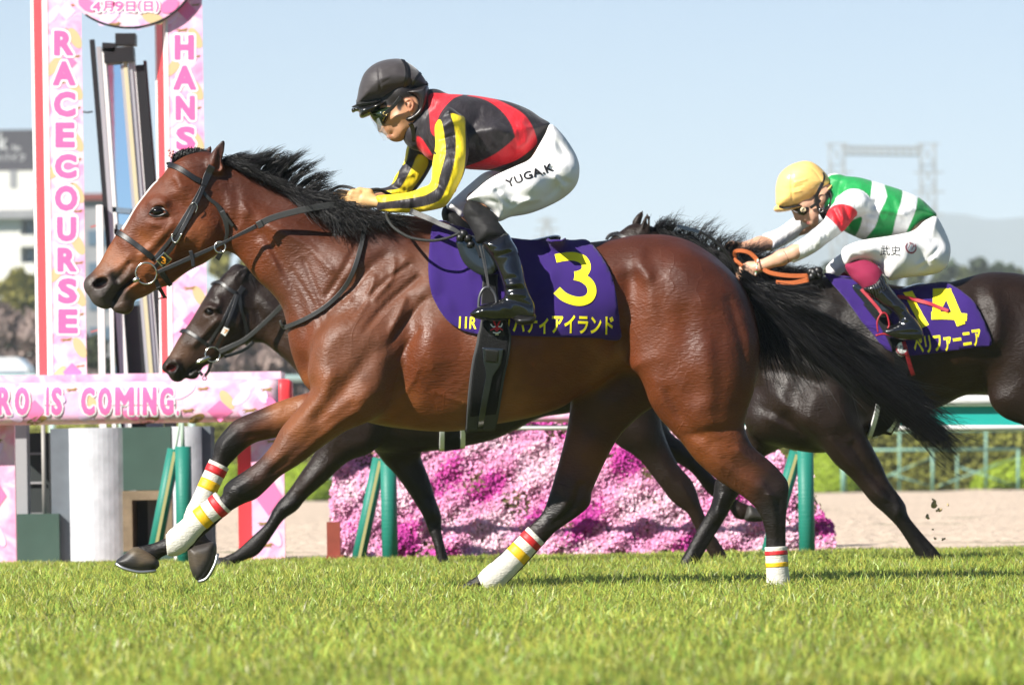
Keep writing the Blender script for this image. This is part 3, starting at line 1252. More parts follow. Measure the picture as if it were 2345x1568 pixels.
def arch():
    Y = 30.2
    t = thing('winning_post_arch', W(270, 860, Y), 'tall pink printed arch lettered HANSHIN RACECOURSE with an oval date panel', 'arch')
    up = np.array((0, 0, 1.0))
    for fl, fr, sl, word, ys in ((110, 192, 78, 'RACECOURSE', [(70, 128.5), (140, 197), (209, 269), (280, 339), (352, 410), (424, 484), (496, 554), (566, 623), (636, 696), (707, 764)]),
                                 (385, 469, 361, 'HANSHIN', [(80, 138), (150, 207), (219, 276), (289, 346), (358, 416), (428, 486), (498, 556)])):
        A, B, C = np.array(W(fl, 430, Y)), np.array(W(fr, 430, Y + .004)), np.array(W(sl, 430, Y + .26))
        Dd = B + (C - A)
        z0, z1 = W(fl, 862, Y)[2], W(fl, -260, Y)[2]
        ring_ = [A[:2], B[:2], Dd[:2], C[:2]]
        v = [(p[0], p[1], z) for z in (z0, z1) for p in ring_]
        o = mesh_obj('pillar', v, [[0, 1, 5, 4], [1, 2, 6, 5], [2, 3, 7, 6], [3, 0, 4, 7], [4, 5, 6, 7], [3, 2, 1, 0]], M_PRINT, t, smooth=False)
        U = (B - A) / np.linalg.norm(B - A)
        N_ = np.cross(U, up)
        N_ /= np.linalg.norm(N_)
        if N_[1] > 0:
            N_ = -N_
        S = (A - C) / np.linalg.norm(A - C)
        NS = np.cross(S, up)
        if NS[0] > 0:
            NS = -NS
        # white edges and red side panel
        for a0, a1, m_, k in ((0.0, 1.0, M_WPAINT, .003), (.22, .80, M_RED, .006)):
            p0, p1 = C + (A - C) * a0, C + (A - C) * a1
            q = [np.array((p[0], p[1], z)) + NS * k for p, z in ((p0, z0), (p1, z0), (p1, z1), (p0, z1))]
            mesh_obj('side_panel', q, [[0, 1, 2, 3]], m_, o, smooth=False)
        e0 = [np.array((p[0], p[1], z)) + N_ * .003 for p, z in ((A, z0), (A + U * .012, z0), (A + U * .012, z1), (A, z1))]
        mesh_obj('edge_trim', e0, [[0, 1, 2, 3]], M_WPAINT, o, smooth=False)
        cxm = (fl + fr) / 2
        P = lambda name, vf, k, m_: on_plane(name, vf, A, U, N_, k, m_, o, None)
        for ch, (y0, y1) in zip(word, ys):
            c = lean(cxm, (y0 + y1) / 2)
            w_ = {'I': 8, 'A': 27, 'O': 27, 'C': 26}.get(ch, 23)
            gl = text2d(ch, (c - w_ + 3, y0 + 3, c + w_ - 3, y1 - 3), bold=.02)
            P('letter_outline', dilate2d(gl, 7.5, 3), .0024, M_WHL)
            P('letter', dilate2d(gl, 2.6, 1.5), .0034, M_PINKL)
        # printed petals, diamonds and little running horses
        seedy = 0 if word[0] == 'R' else 1
        for i, y in enumerate(range(-40, 850, 118)):
            c = lean(cxm, y)
            rr = lambda k: (lean(cxm, y + k[1]) + k[0], y + k[1])
            P('petal', lens2(rr((26, 10)), 62, 52, 24), .0008, M_GOLD)
            P('petal', lens2(rr((-20, 26)), 55, 58, 26), .0009, M_LILAC)
            P('petal', lens2(rr((-24, 74)), -55, 54, 22), .0011, M_GOLD if i % 2 else M_LILAC)
            P('diamond', (np.array([rr((8, 44)), rr((30, 66)), rr((8, 88)), rr((-14, 66))]), [[0, 1, 2, 3]]), .0013, M_MAG if (i + seedy) % 2 else M_LILAC)
            P('running_horse', horse2(rr((4 - 8 * (i % 2), -8)), 1.05), .0016, M_GOLDD)
            P('running_horse', horse2(rr((27, 52)), .8), .0016, M_GOLDD)
    # large diamond low on the right pillar
    # oval panel with the date
    Yo = 30.165
    cx, cy, rx, ry = 294, -62, 152, 126
    a = np.linspace(0, 2 * math.pi, 49)[:-1]
    ol = Wa(np.stack([cx + rx * np.cos(a), cy + ry * np.sin(a)], 1), Yo)
    o = MB().prism([(p[0], p[2]) for p in ol][::-1], Yo, Yo + .09).build('oval_panel', M_PRINT, t)
    mb = MB()
    pts = Wa(np.stack([cx + rx * np.cos(a[:26] - 1.0), cy + ry * np.sin(a[:26] - 1.0)], 1), Yo - .004)
    mb.tube(pts, .006, 6)
    mb.build('cable', M_LEATHERISH, o, smooth=True)
    for i, (q, m_) in enumerate([(lens2((350, 42), 20, 52, 26), M_GOLD), (lens2((250, 40), -35, 60, 26), M_LILAC), (lens2((300, 48), 40, 60, 24), M_LILAC), (lens2((200, 12), 30, 46, 26), M_MAG), (lens2((388, 14), -30, 46, 30), M_MAG), (lens2((280, -30), 60, 60, 26), M_GOLD), (horse2((262, 56), 1.1), M_GOLDD)]):
        mesh_obj('petal', Wa(q[0], Yo - .002 - .0004 * i), q[1], m_, o, smooth=False)
    for tx, bx in (('4', (212, 5, 230, 26)), ('月', (236, 3, 258, 26)), ('9', (263, 4, 282, 26)), ('日', (289, 4, 309, 26)), ('(', (316, 2, 323, 28)), ('日', (330, 4, 349, 26)), (')', (356, 2, 363, 28))):
        v, f = dilate2d(text2d(tx, bx), 4.5, 2.2)
        mesh_obj('letter_outline', Wa(v, Yo - .0058), f, M_WHL, o, smooth=False)
        v, f = dilate2d(text2d(tx, bx), .9, 1.0)
        mesh_obj('letter', Wa(v, Yo - .0072), f, M_PINKL, o, smooth=False)
    b0, b1 = W(80, -150, Yo), W(470, -190, Yo)
    MB().box((b0[0], Yo + .12, b0[2]), (b1[0], Yo + .30, b1[2])).build('crossbeam', M_PRINT, t)
    # plinth on which the pillars stand
    p0, p1 = W(-120, 880, Y), W(645, 853, Y)
    MB().box((p0[0], Y - .10, W(300, 900, Y)[2]), (p1[0], Y + .45, W(300, 856, Y)[2])).build('plinth', M_PRINT, t)
    for px in (40, 350, 600):
        x = W(px, 1000, Y)[0]
        MB().box((x - .04, Y + .1, 0), (x + .04, Y + .3, W(300, 900, Y)[2])).build('plinth_leg', M_GREY, t)
    return t


arch()


def banner():
    Y = 28.9
    t = thing('banner_rail', W(300, 1290, Y), 'pink cylindrical finish banner lettered HERO IS COMING. on printed legs', 'banner')
    c0, c1 = np.array(W(-160, 922, Y)), np.array(W(640, 922, Y))
    c1[2] = c0[2] = (c0[2] + c1[2]) / 2
    r = 48 * Y / K
    pts = [c0 + (c1 - c0) * u for u in np.linspace(0, 1, 24)]
    RB = [(math.copysign(abs(math.cos(q)) ** .5, math.cos(q)), math.copysign(abs(math.sin(q)) ** .5, math.sin(q))) for q in [2 * math.pi * (i + .5) / 48 for i in range(48)]]
    v, f = sweep(pts, RB, r, r)
    o = mesh_obj('banner_roll', v, f, M_PRINT, t)
    sk = Skin((v, f))
    e = (c1 - c0) / np.linalg.norm(c1 - c0)
    v2, f2 = sweep([c1 + e * .001, c1 + e * .02, c1 + e * .05, c1 + e * .068], RB, [r * 1.0, r * 1.0, r * .98, r * .88], [r, r, r * .98, r * .88])
    mesh_obj('end_cap', v2, f2, M_RED, t)
    L = lambda name, vf, k, m_: decal(name, vf, Y, -.1, sk, k, m_, o, 8)
    sh = [(lens2((520, 915), 55, 50, 24), M_GOLD), (lens2((553, 910), -40, 52, 24), M_LILAC), ((np.array([(504, 916), (534, 942), (504, 966), (474, 942)]), [[0, 1, 2, 3]]), M_MAG), (lens2((450, 958), -25, 40, 18), M_GOLDD), (lens2((342, 962), -15, 46, 14), M_GOLDD),
          (lens2((84, 962), -18, 50, 16), M_GOLDD), ((np.array([(80, 915), (104, 940), (80, 966), (52, 942)]), [[0, 1, 2, 3]]), M_MAG), (lens2((200, 960), 18, 46, 16), M_LILAC), (lens2((30, 950), 30, 50, 22), M_LILAC), (lens2((205, 918), 40, 40, 24), M_GOLD), (lens2((250, 895), 10, 60, 26), M_LILAC),
          (lens2((420, 896), -30, 60, 26), M_LILAC), (lens2((600, 900), 70, 50, 24), M_LILAC), (lens2((625, 930), 60, 46, 22), M_MAG), (lens2((575, 950), 15, 60, 22), M_LILAC), (horse2((572, 940), 1.25), M_GOLDD), (horse2((610, 892), 1.05), M_GOLDD), (horse2((430, 940), 1.1), M_GOLDD), (horse2((465, 890), 1.0), M_GOLDD),
          (lens2((350, 905), 60, 60, 28), M_LILAC), (horse2((164, 892), 1.0), M_GOLDD), (lens2((300, 950), 20, 40, 20), M_MAG), (lens2((130, 905), 40, 50, 24), M_LILAC)]
    for i, (q, m_) in enumerate(sh):
        L('petal' if m_ is not M_GOLDD else 'running_horse', q, .0012 + .00015 * i, m_)
    for tx, bx in (('HERO', (-92, 886, 71, 950)), ('IS', (104, 886, 146, 950)), ('COMING.', (182, 886, 413, 950))):
        # condensed capitals, letter by letter
        n = len(tx)
        wd = np.array([{'I': .32, '.': .30, 'M': 1.3}.get(c, 1.0) for c in tx])
        ed = np.concatenate([[0], np.cumsum(wd)]) / wd.sum() * (bx[2] - bx[0]) + bx[0]
        for c, a, b in zip(tx, ed[:-1], ed[1:]):
            g = 3.5
            y0 = 939 if c == '.' else 886
            gl = text2d(c, (a + g + 2.5, y0 + 2.5, b - g - 2.5, 947.5), bold=.01)
            L('letter_outline', dilate2d(gl, 6.0, 2.6), .0052, M_WHL)
            L('letter', dilate2d(gl, 2.6, 1.5), .0066, M_PINKL)
    # legs
    for xa, xb, yt, red in ((-70, 36, 968, None), (577, 652, 966, (548, 578))):
        a, b = W(xa, 1150, Y + .12), W(xb, 1150, Y + .12)
        lg = MB().box((a[0], Y + .10, -.02), (b[0], Y + .16, c0[2] - r * .6)).build('printed_leg', M_PRINT, t)
        for i, (q, m_) in enumerate([((np.array([((xa + xb) / 2, 1085), ((xa + xb) / 2 + 32, 1135), ((xa + xb) / 2, 1180), ((xa + xb) / 2 - 32, 1135)]), [[0, 1, 2, 3]]), M_MAG), (lens2(((xa + xb) / 2 + 10, 1220), 60, 70, 26), M_LILAC), (horse2(((xa + xb) / 2 - 5, 1248), 1.2), M_GOLDD), (lens2(((xa + xb) / 2, 1040), -50, 70, 26), M_LILAC), (horse2(((xa + xb) / 2 + 8, 1010), 1.1), M_GOLDD), (horse2(((xa + xb) / 2 - 10, 1198), 1.1), M_GOLDD)]):
            mesh_obj('petal', Wa(q[0], Y + .098 - .0005 * i), q[1], m_, lg, smooth=False)
        if red:
            a, b = W(red[0], 1150, Y + .3), W(red[1], 1150, Y + .16)
            MB().box((a[0], Y + .17, -.02), (b[0], Y + .32, c0[2] - r * .6)).build('red_leg', M_RED, t)


banner()


def mirror_frame():
    Y = 31.4
    t = thing('mirror_frame', W(300, 1270, Y), 'tall leaning black frame with mirror panels and cream and white uprights', 'frame')
    Z = Y / K
    blk = mat('black_frame_paint', (.016, .016, .018), .45, .4)
    gry = mat('silver_trim', (.50, .50, .52), .35, .5, metal=.4)
    crm = mat('cream_trim', (.55, .50, .32), .5, .4)
    mir = mat('mirror', (.75, .80, .86), .04, .5, metal=1.0)

    def bar(name, a, b, w, m_, d=.06, dy=0.0):
        MB().bar(W(*a, Y + dy), W(*b, Y + dy), w * Z, d, up=(0, -1, 0)).build(name, m_, t)
    lo = 1240
    bar('upright', (211, 92), (305, lo), 11, blk)
    bar('upright', (226, 108), (308, lo), 10, gry, .05, -.02)
    bar('upright', (237, 112), (316, lo), 8, M_WPAINT, .05, -.02)
    bar('mirror_panel', (260, 148), (302, 690), 40, mir, .02, .03)
    bar('dark_panel', (302, 700), (340, lo), 40, blk, .02, .03)
    bar('upright', (280, 150), (370, lo), 7, gry, .06, -.02)
    bar('upright', (287, 140), (379, lo), 9, crm, .05, -.03)
    bar('upright', (297, 125), (385, lo), 9, gry, .05, -.02)
    bar('upright', (305, 130), (392, lo), 8, M_WPAINT, .05, -.01)
    bar('upright', (322, 150), (410, lo), 22, blk, .07, .0)
    bar('upright', (332, 140), (422, lo), 7, mat('dark_red_trim', (.14, .03, .03), .5, .3), .05, .02)
    for a, b, w in (((236, 110), (266, 112), 20), ((240, 130), (308, 126), 34), ((266, 92), (312, 92), 26)):
        MB().bar(W(*a, Y), W(*b, Y), w * Z, .16, up=(0, -1, 0)).build('cap_block', blk, t)
    bar('tie_beam', (258, 480), (300, 484), 12, mat('blue_grey_trim', (.16, .22, .28), .4, .4), .05, -.02)
    bar('tie_beam', (264, 520), (304, 524), 14, bpy.data.materials['blue_grey_trim'], .05, -.02)
    bar('white_upright', (228, 470), (240, lo), 15, M_WPAINT, .06, -.06)
    bar('white_upright', (255, 690), (268, lo), 9, M_WPAINT, .05, -.06)
    for y0, k in ((520, 0), (640, 1), (760, 2)):
        bar('strut', (208, y0), (236, y0 - 8), 4, mat('faded_red', (.35, .12, .12), .6, .3) if k == 0 else bpy.data.materials['faded_red'], .03, -.02)
    MB().tube(Wa([(188, 256), (200, 258), (212, 256)], Y), 2 * Z, 6).build('cable', blk, t, smooth=True)


mirror_frame()


def booth():
    Y = 30.0
    t = thing('booth', W(290, 1290, Y), 'rounded grey and green painted booth with a square hatch under the banner', 'booth')
    k = Y / K
    st = mat('worn_white_paint', (.47, .49, .52), .8, .2, noise=.2, nscale=10, bump=.4, bscale=30, bdist=.004)
    dk = mat('dark_slate', (.13, .15, .17), .8, .2, noise=.15, nscale=10)  # darker slate grey on the two booth ends
    gp = mat('dark_green_paint', (.045, .085, .068), .55, .3, noise=.12, nscale=6)
    wd = mat('weathered_wood', (.20, .155, .10), .8, .2, noise=.3, nscale=14)
    zt = W(300, 978, Y)[2]

    def arc(x0, x1, m_, name, bulge, z0=0.0, z1=zt, yf=0.0):
        a, b = W(x0, 1130, Y)[0], W(x1, 1130, Y)[0]
        xs = np.linspace(a, b, 12)
        q = np.linspace(-1, 1, 12)
        ys = Y + yf + bulge * (q ** 2)
        v = [(x, y, z) for z in (z0, z1) for x, y in zip(xs, ys)] + [(x, Y + .5, z) for z in (z0, z1) for x in xs]
        f = []
        for i in range(11):
            f += [[i, i + 1, 13 + i, 12 + i], [12 + i, 13 + i, 37 + i, 36 + i], [25 + i, 24 + i, 36 + i, 37 + i], [1 + i, i, 24 + i, 25 + i]]
        f += [[0, 12, 36, 24], [11, 35, 47, 23]]
        return mesh_obj(name, v, f, m_, t, smooth=False)
    arc(114, 158, dk, 'end_panel', .0, yf=.10)
    arc(158, 282, st, 'curved_panel', .05)
    arc(282, 393, gp, 'green_panel', .0, z0=W(330, 1122, Y)[2], yf=.02)
    arc(393, 462, st, 'curved_panel', .03)
    arc(462, 482, dk, 'end_panel', .0, yf=.10)
    h0, h1 = W(282, 1262, Y), W(393, 1122, Y)
    mb = MB()
    w = .05
    x0, x1, z0, z1 = h0[0], h1[0], h0[2], h1[2]
    mb.box((x0, Y + .02, z0), (x0 + w, Y + .45, z1)).box((x1 - w, Y + .02, z0), (x1, Y + .45, z1)).box((x0 + w, Y + .02, z1 - w), (x1 - w, Y + .45, z1)).box((x0 + w, Y + .02, z0), (x1 - w, Y + .45, z0 + .02))
    mb.build('hatch_frame', wd, t)
    MB().box((x0, Y + .44, z0), (x1, Y + .5, z1)).build('hatch_back', M_SIGN, t)
    MB().box((x0, Y + .02, 0), (x1, Y + .5, z0 - .002)).build('sill_panel', gp, t)
    # dark recess and box at the left
    t2 = thing('utility_box', W(88, 1290, Y + .2), 'dark green box with a grey pipe left of the booth', 'box')
    a, b = W(38, 1200, Y + .2), W(140, 1175, Y + .2)
    MB().box((a[0], Y + .05, 0), (b[0], Y + .45, b[2])).build('case', gp, t2)
    p = W(102, 1172, Y + .2)
    MB().tube([(p[0], Y + .2, b[2]), (p[0], Y + .2, zt + .05)], 5 * k, 10).build('pipe', M_GALV, t2, smooth=True)
    t3 = thing('recess_infill', W(60, 1290, Y + .8), 'dark cabinet added for the dark gap behind the green box under the banner', 'infill')  # added dark block, its colour standing in for the dark interior
    MB().box((W(-60, 1100, Y + .9)[0], Y + .7, 0), (W(120, 1100, Y + .9)[0], Y + 1.2, W(60, 992, Y + .9)[2])).build('case', mat('recess_dark', (.03, .036, .036), .6, .3), t3)
    for z in (.25, .42, .58):
        MB().box((W(-50, 1100, Y + .9)[0], Y + .68, z), (W(108, 1100, Y + .9)[0], Y + .695, z + .012)).build('slat', M_GREY, t3)


booth()


# ------------------------------------------------------------------ turf rail
M_PAD = mat('green_padding', (.012, .17, .125), .5, .4, noise=.06, nscale=10, bump=.5, bscale=1.0, bdist=.004, stretch=((4, 4, 160), (0, 0, 0)))
M_PADC = mat('tan_stripe', (.36, .33, .15), .7, .2)
M_TEAL = mat('teal_panel', (.020, .36, .31), .35, .4)


def rail():
    Y = 28.35
    k = Y / K
    t = thing('turf_rail', W(1850, 1280, Y), 'white rail with teal panel and green padded posts along the turf', 'rail')

    def tube(name, a, b, r, m_, dy=0.0, yy=None):
        A, B = W(*a, Y + dy), W(*b, Y + dy)
        return MB().tube([A, np.array(A) * .5 + np.array(B) * .5, B], r * k, 16).build(name, m_, t, smooth=True)
    tube('top_rail', (1640, 920), (2560, 916), 13, M_WPAINT)
    tube('lower_rail', (1640, 981), (2560, 979), 7, M_WPAINT)
    a, b = W(1640, 930, Y), W(2560, 973, Y)
    zz = [W(1640, 932, Y)[2], W(1640, 974, Y)[2], W(2560, 928, Y)[2], W(2560, 972, Y)[2]]
    mesh_obj('teal_panel', [(a[0], Y + .02, zz[1]), (b[0], Y + .02, zz[3]), (b[0], Y + .02, zz[2]), (a[0], Y + .02, zz[0]), (a[0], Y + .05, zz[1]), (b[0], Y + .05, zz[3]), (b[0], Y + .05, zz[2]), (a[0], Y + .05, zz[0])],
             [[0, 1, 2, 3], [7, 6, 5, 4], [0, 4, 5, 1], [3, 2, 6, 7], [0, 3, 7, 4], [1, 5, 6, 2]], M_TEAL, t, smooth=False)
    tube('wrapped_rail', (700, 955), (1640, 955), 11, M_PRINT)
    tube('lower_rail', (700, 980), (1640, 978), 6, M_WPAINT, .02)
    for px, top in ((421, 1022), (891, 1043), (1846, 1028), (2490, 1020)):
        p = tube('post', (px - 2, top), (px + 3, 1312), 18.5, M_PAD, -.04)
        rod = tube('rod', (px - 4, 968), (px - 2, top + 4), 4.5, mat('pale_rod', (.30, .38, .30), .6, .3) if 'pale_rod' not in bpy.data.materials else bpy.data.materials['pale_rod'], -.04)
        q = tube('brace_rod', (px - 9, 968), (px - 22, top + 24), 2.6, bpy.data.materials['pale_rod'], .03)
        # slanting padded strut with a lighter seam
        a0, b0 = (px - 22, top + 6), (px - 74 if px < 1800 else px - 98, 1298)
        s_ = tube('strut', a0, b0, 16, M_PAD, .02)
        A, B = np.array(W(a0[0] + 1, a0[1] + 6, Y + .02 - 16.6 * k)), np.array(W(b0[0] + 1, b0[1], Y + .02 - 16.6 * k))
        MB().bar(A, B, 7 * k, .004).build('seam', M_PADC, s_)


rail()


# ------------------------------------------------------------------ flower bank
def flowers():
    ol = np.array([(770, 1282), (764, 1180), (766, 1098), (800, 1052), (870, 1030), (960, 1000), (1020, 982), (1250, 964), (1420, 966), (1560, 985), (1700, 1000), (1780, 1030), (1838, 1090), (1885, 1180), (1908, 1262), (1890, 1284), (1700, 1284), (1300, 1284), (1000, 1284)])
    Y0 = 28.75
    t = thing('flower_bank', W(1330, 1284, Y0), 'bank of pink, magenta and white moss phlox flowers behind the turf rail', 'flower bed')
    pl = catmull(ol, 4)

    def dep(p):
        return Y0 + .55 * np.clip((1284 - p[:, 1]) / 300, 0, 1) ** 1.2 + .05 * np.sin(p[:, 0] * .05) * np.sin(p[:, 1] * .07)
    # leafy mound below the flowers
    v, f = cut_shape(pl, [list(range(len(pl)))], 24)
    d = dep(v) + .04
    front = Wa(v, d)
    back = front.copy()
    back[:, 1] = Y0 + 1.0
    m = len(v)
    mesh_obj('mound', np.concatenate([front, back]), f + [[i + m for i in q][::-1] for q in f], mat('mat_of_leaves', (.20, .13, .08), .95, .1, noise=.5, nscale=40, bump=1, bscale=60, bdist=.03), t)
    n = 42000
    P = np.stack([rng.uniform(755, 1915, n), rng.uniform(955, 1286, n)], 1)
    P = P[sdist(P, pl) > -5 - 6 * rng.random(n) + 9 * np.sin(P[:, 0] * .043 + P[:, 1] * .03) + 7 * np.sin(P[:, 0] * .11 - P[:, 1] * .08)]

    def field(p, a):
        return np.sin(p[:, 0] * .019 + a + 1.6 * np.sin(p[:, 1] * .021 + a)) + np.sin(p[:, 1] * .033 - p[:, 0] * .011 + 2 * a) + .8 * np.sin(p[:, 0] * .047 + p[:, 1] * .03 + 3 * a)
    bare = field(P, 4.0) > 1.75
    keep = ~(bare & (rng.random(len(P)) < .75))
    P = P[keep]
    g = field(P, 1.0) + rng.normal(0, .35, len(P))
    h = field(P, 2.6) + rng.normal(0, .3, len(P))
    col = np.tile((.76, .34, .55), (len(P), 1))
    col[g > 1.2] = (.62, .085, .39)
    col[g > 1.95] = (.50, .04, .32)
    col[(g < -.35)] = (.80, .42, .60)
    col[(g < -1.1)] = (.84, .58, .68)
    col[(h > 1.2) & (g < 1.0)] = (.80, .52, .64)
    col *= rng.uniform(.75, 1.2, (len(P), 1))
    n = len(P)
    Y = dep(P) + rng.uniform(-.03, .02, n)
    C = Wa(P, Y)
    nrm = np.stack([rng.normal(-.1, .45, n), np.full(n, -1.0), rng.normal(.45, .45, n)], 1)
    nrm /= np.linalg.norm(nrm, axis=1)[:, None]
    u = np.cross(nrm, (0, 0, 1.0))
    u /= np.linalg.norm(u, axis=1)[:, None]
    w = np.cross(nrm, u)
    r = rng.uniform(.0085, .0135, n)
    ph = rng.uniform(0, 6.283, n)
    ring_ = [C - nrm * .003]
    for k in range(10):
        rr = (r * (1.0 if k % 2 == 0 else .52))[:, None]
        a = (ph + k * math.pi / 5)[:, None]
        ring_.append(C + rr * (np.cos(a) * u + np.sin(a) * w) + nrm * (.002 if k % 2 == 0 else 0))
    V = np.stack(ring_, 1).reshape(-1, 3)
    i = np.arange(n)[:, None] * 11
    F = np.concatenate([np.concatenate([i, i + 1 + 2 * k, i + 1 + (2 * k + 1) % 10, i + 1 + (2 * k + 2) % 10], 1) for k in range(5)], 0)
    F = np.concatenate([np.stack([i[:, 0], i[:, 0] + 1 + (2 * k + 9) % 10, i[:, 0] + 1 + 2 * k, i[:, 0] + 1 + (2 * k + 1) % 10], 1) for k in range(5)], 0)
    o = mesh_obj('blossom', V, F, mat('phlox_petal', (1, 1, 1), .6, .25, attr=True, trans=.25), t, smooth=False, cols=np.repeat(col, 11, 0))
    o['kind'] = 'stuff'
    # scattered small leaves
    q = np.stack([rng.uniform(755, 1915, 9000), rng.uniform(960, 1286, 9000)], 1)
    q = q[sdist(q, pl) > -4]
    c = Wa(q, dep(q) + rng.uniform(-.01, .04, len(q)))
    V, F, Cc = leaves(c, .022, np.array((.13, .13, .04)) * rng.uniform(.5, 1.3, (len(c), 1)), np.tile((0, -.9, .4), (len(c), 1)), ratio=.35)
    o = mesh_obj('foliage', V, F, M_LEAF, t, smooth=False, cols=Cc)
    o['kind'] = 'stuff'
    b = thing('wooden_bracket', W(764, 1284, 28.6), 'red brown wooden bracket at the left end of the flower bank', 'bracket')
    rb = mat('red_brown_paint', (.25, .055, .035), .6, .3, noise=.15, nscale=12)
    a0 = W(750, 1284, 28.6)
    a1 = W(779, 1194, 28.6)
    MB().box((a0[0], 28.55, -.01), (a1[0], 28.6, a1[2])).build('board', rb, b)
    z = W(750, 1248, 28.6)[2]
    MB().box((a0[0], 28.42, -.01), (a1[0] + .02, 28.548, z - .05)).build('foot', rb, b)


flowers()

# clods of turf thrown up behind the number 14 horse
M_CLOD = mat('turf_clod', (.48, .36, .19), .95, .1, noise=.4, nscale=60, bump=1, bscale=90, bdist=.01)
for px, py, r, lab in ((2144, 1158, 9, 'largest brown clod of turf flying behind the swept back foreleg'), (2140, 1146, 6, 'brown clod just above the largest flying clod'), (2147, 1170, 6, 'brown clod just below the largest flying clod'), (2124, 1182, 5, 'brown clod left of and below the largest flying clod'),
                       (2170, 1155, 3, 'tiny clod right of the largest flying clod'), (2141, 1230, 4, 'lowest left clod flying just above the turf edge'), (2160, 1234, 4, 'lowest right clod flying just above the turf edge'), (2136, 1212, 3, 'tiny clod midway between the turf edge and the largest clod')):
    Yc = 24.3
    rr = r * Yc / K
    s = Sculpt((px - 3 * r - 8, py - 3 * r - 8, px + 3 * r + 8, py + 3 * r + 8), Yc, -.06, .06, .004)
    for _ in range(4):
        s.ell((px + rng.normal(0, r * .5), py + rng.normal(0, r * .6), rng.normal(0, rr * .5)), (rr * rng.uniform(.4, .8),) * 3, k=.004, pid=0)
    V, Q, pid = s.skin(0)
    tag(mesh_obj('turf_clod', V, Q, M_CLOD), lab, 'clod', 'flying clods of turf')

# air: light haze that pales the far hills and towers
mh = bpy.data.materials.new('haze')
mh.use_nodes = True
nt = mh.node_tree
for nd in list(nt.nodes):
    if nd.type != 'OUTPUT_MATERIAL':
        nt.nodes.remove(nd)
pv = nt.nodes.new('ShaderNodeVolumePrincipled')
pv.inputs['Color'].default_value = (.84, .925, 1.0, 1)
pv.inputs['Density'].default_value = .00028
pv.inputs['Anisotropy'].default_value = 0.0
nt.links.new(pv.outputs[0], nt.nodes['Material Output'].inputs['Volume'])
hz = MB().box((-5300, -80, -1.1), (5300, 9100, 300)).build('haze', mh)
tag(hz, kind='stuff')
# ------------------------------------------------------------------ horses
BAY, BAYD, BAYL = (0.108, 0.0255, 0.0070), (0.056, 0.0135, 0.0055), (0.20, 0.060, 0.0165)
BLK, GRY = (0.0065, 0.0048, 0.0042), (0.058, 0.046, 0.042)


def paint(V, pid, Y, ctl, base):
    """coat colours: per part a list of (px, py, colour); blended between"""
    px, py = PX(V[:, 0], V[:, 2], Y)
    P = np.stack([px, py], 1)
    C = np.tile(np.array(base, float), (len(V), 1))
    for k, q in ctl.items():
        m = np.where(pid == k)[0]
        for a in range(0, len(m), 20000):
            i = m[a:a + 20000]
            C[i] = shep(P[i], [(c[0], c[1]) for c in q], [c[2] for c in q], 5.0, 6.0)
    return C, P


def soften(C, Q, it):
    a = np.concatenate([Q[:, 0], Q[:, 1], Q[:, 2], Q[:, 3]])
    b = np.concatenate([Q[:, 1], Q[:, 2], Q[:, 3], Q[:, 0]])
    n = len(C)
    deg = np.maximum(np.bincount(a, minlength=n) + np.bincount(b, minlength=n), 1)
    for _ in range(it):
        S = np.stack([np.bincount(a, C[b, c], n) + np.bincount(b, C[a, c], n) for c in range(3)], 1) / deg[:, None]
        C = 0.4 * C + 0.6 * S
    return C


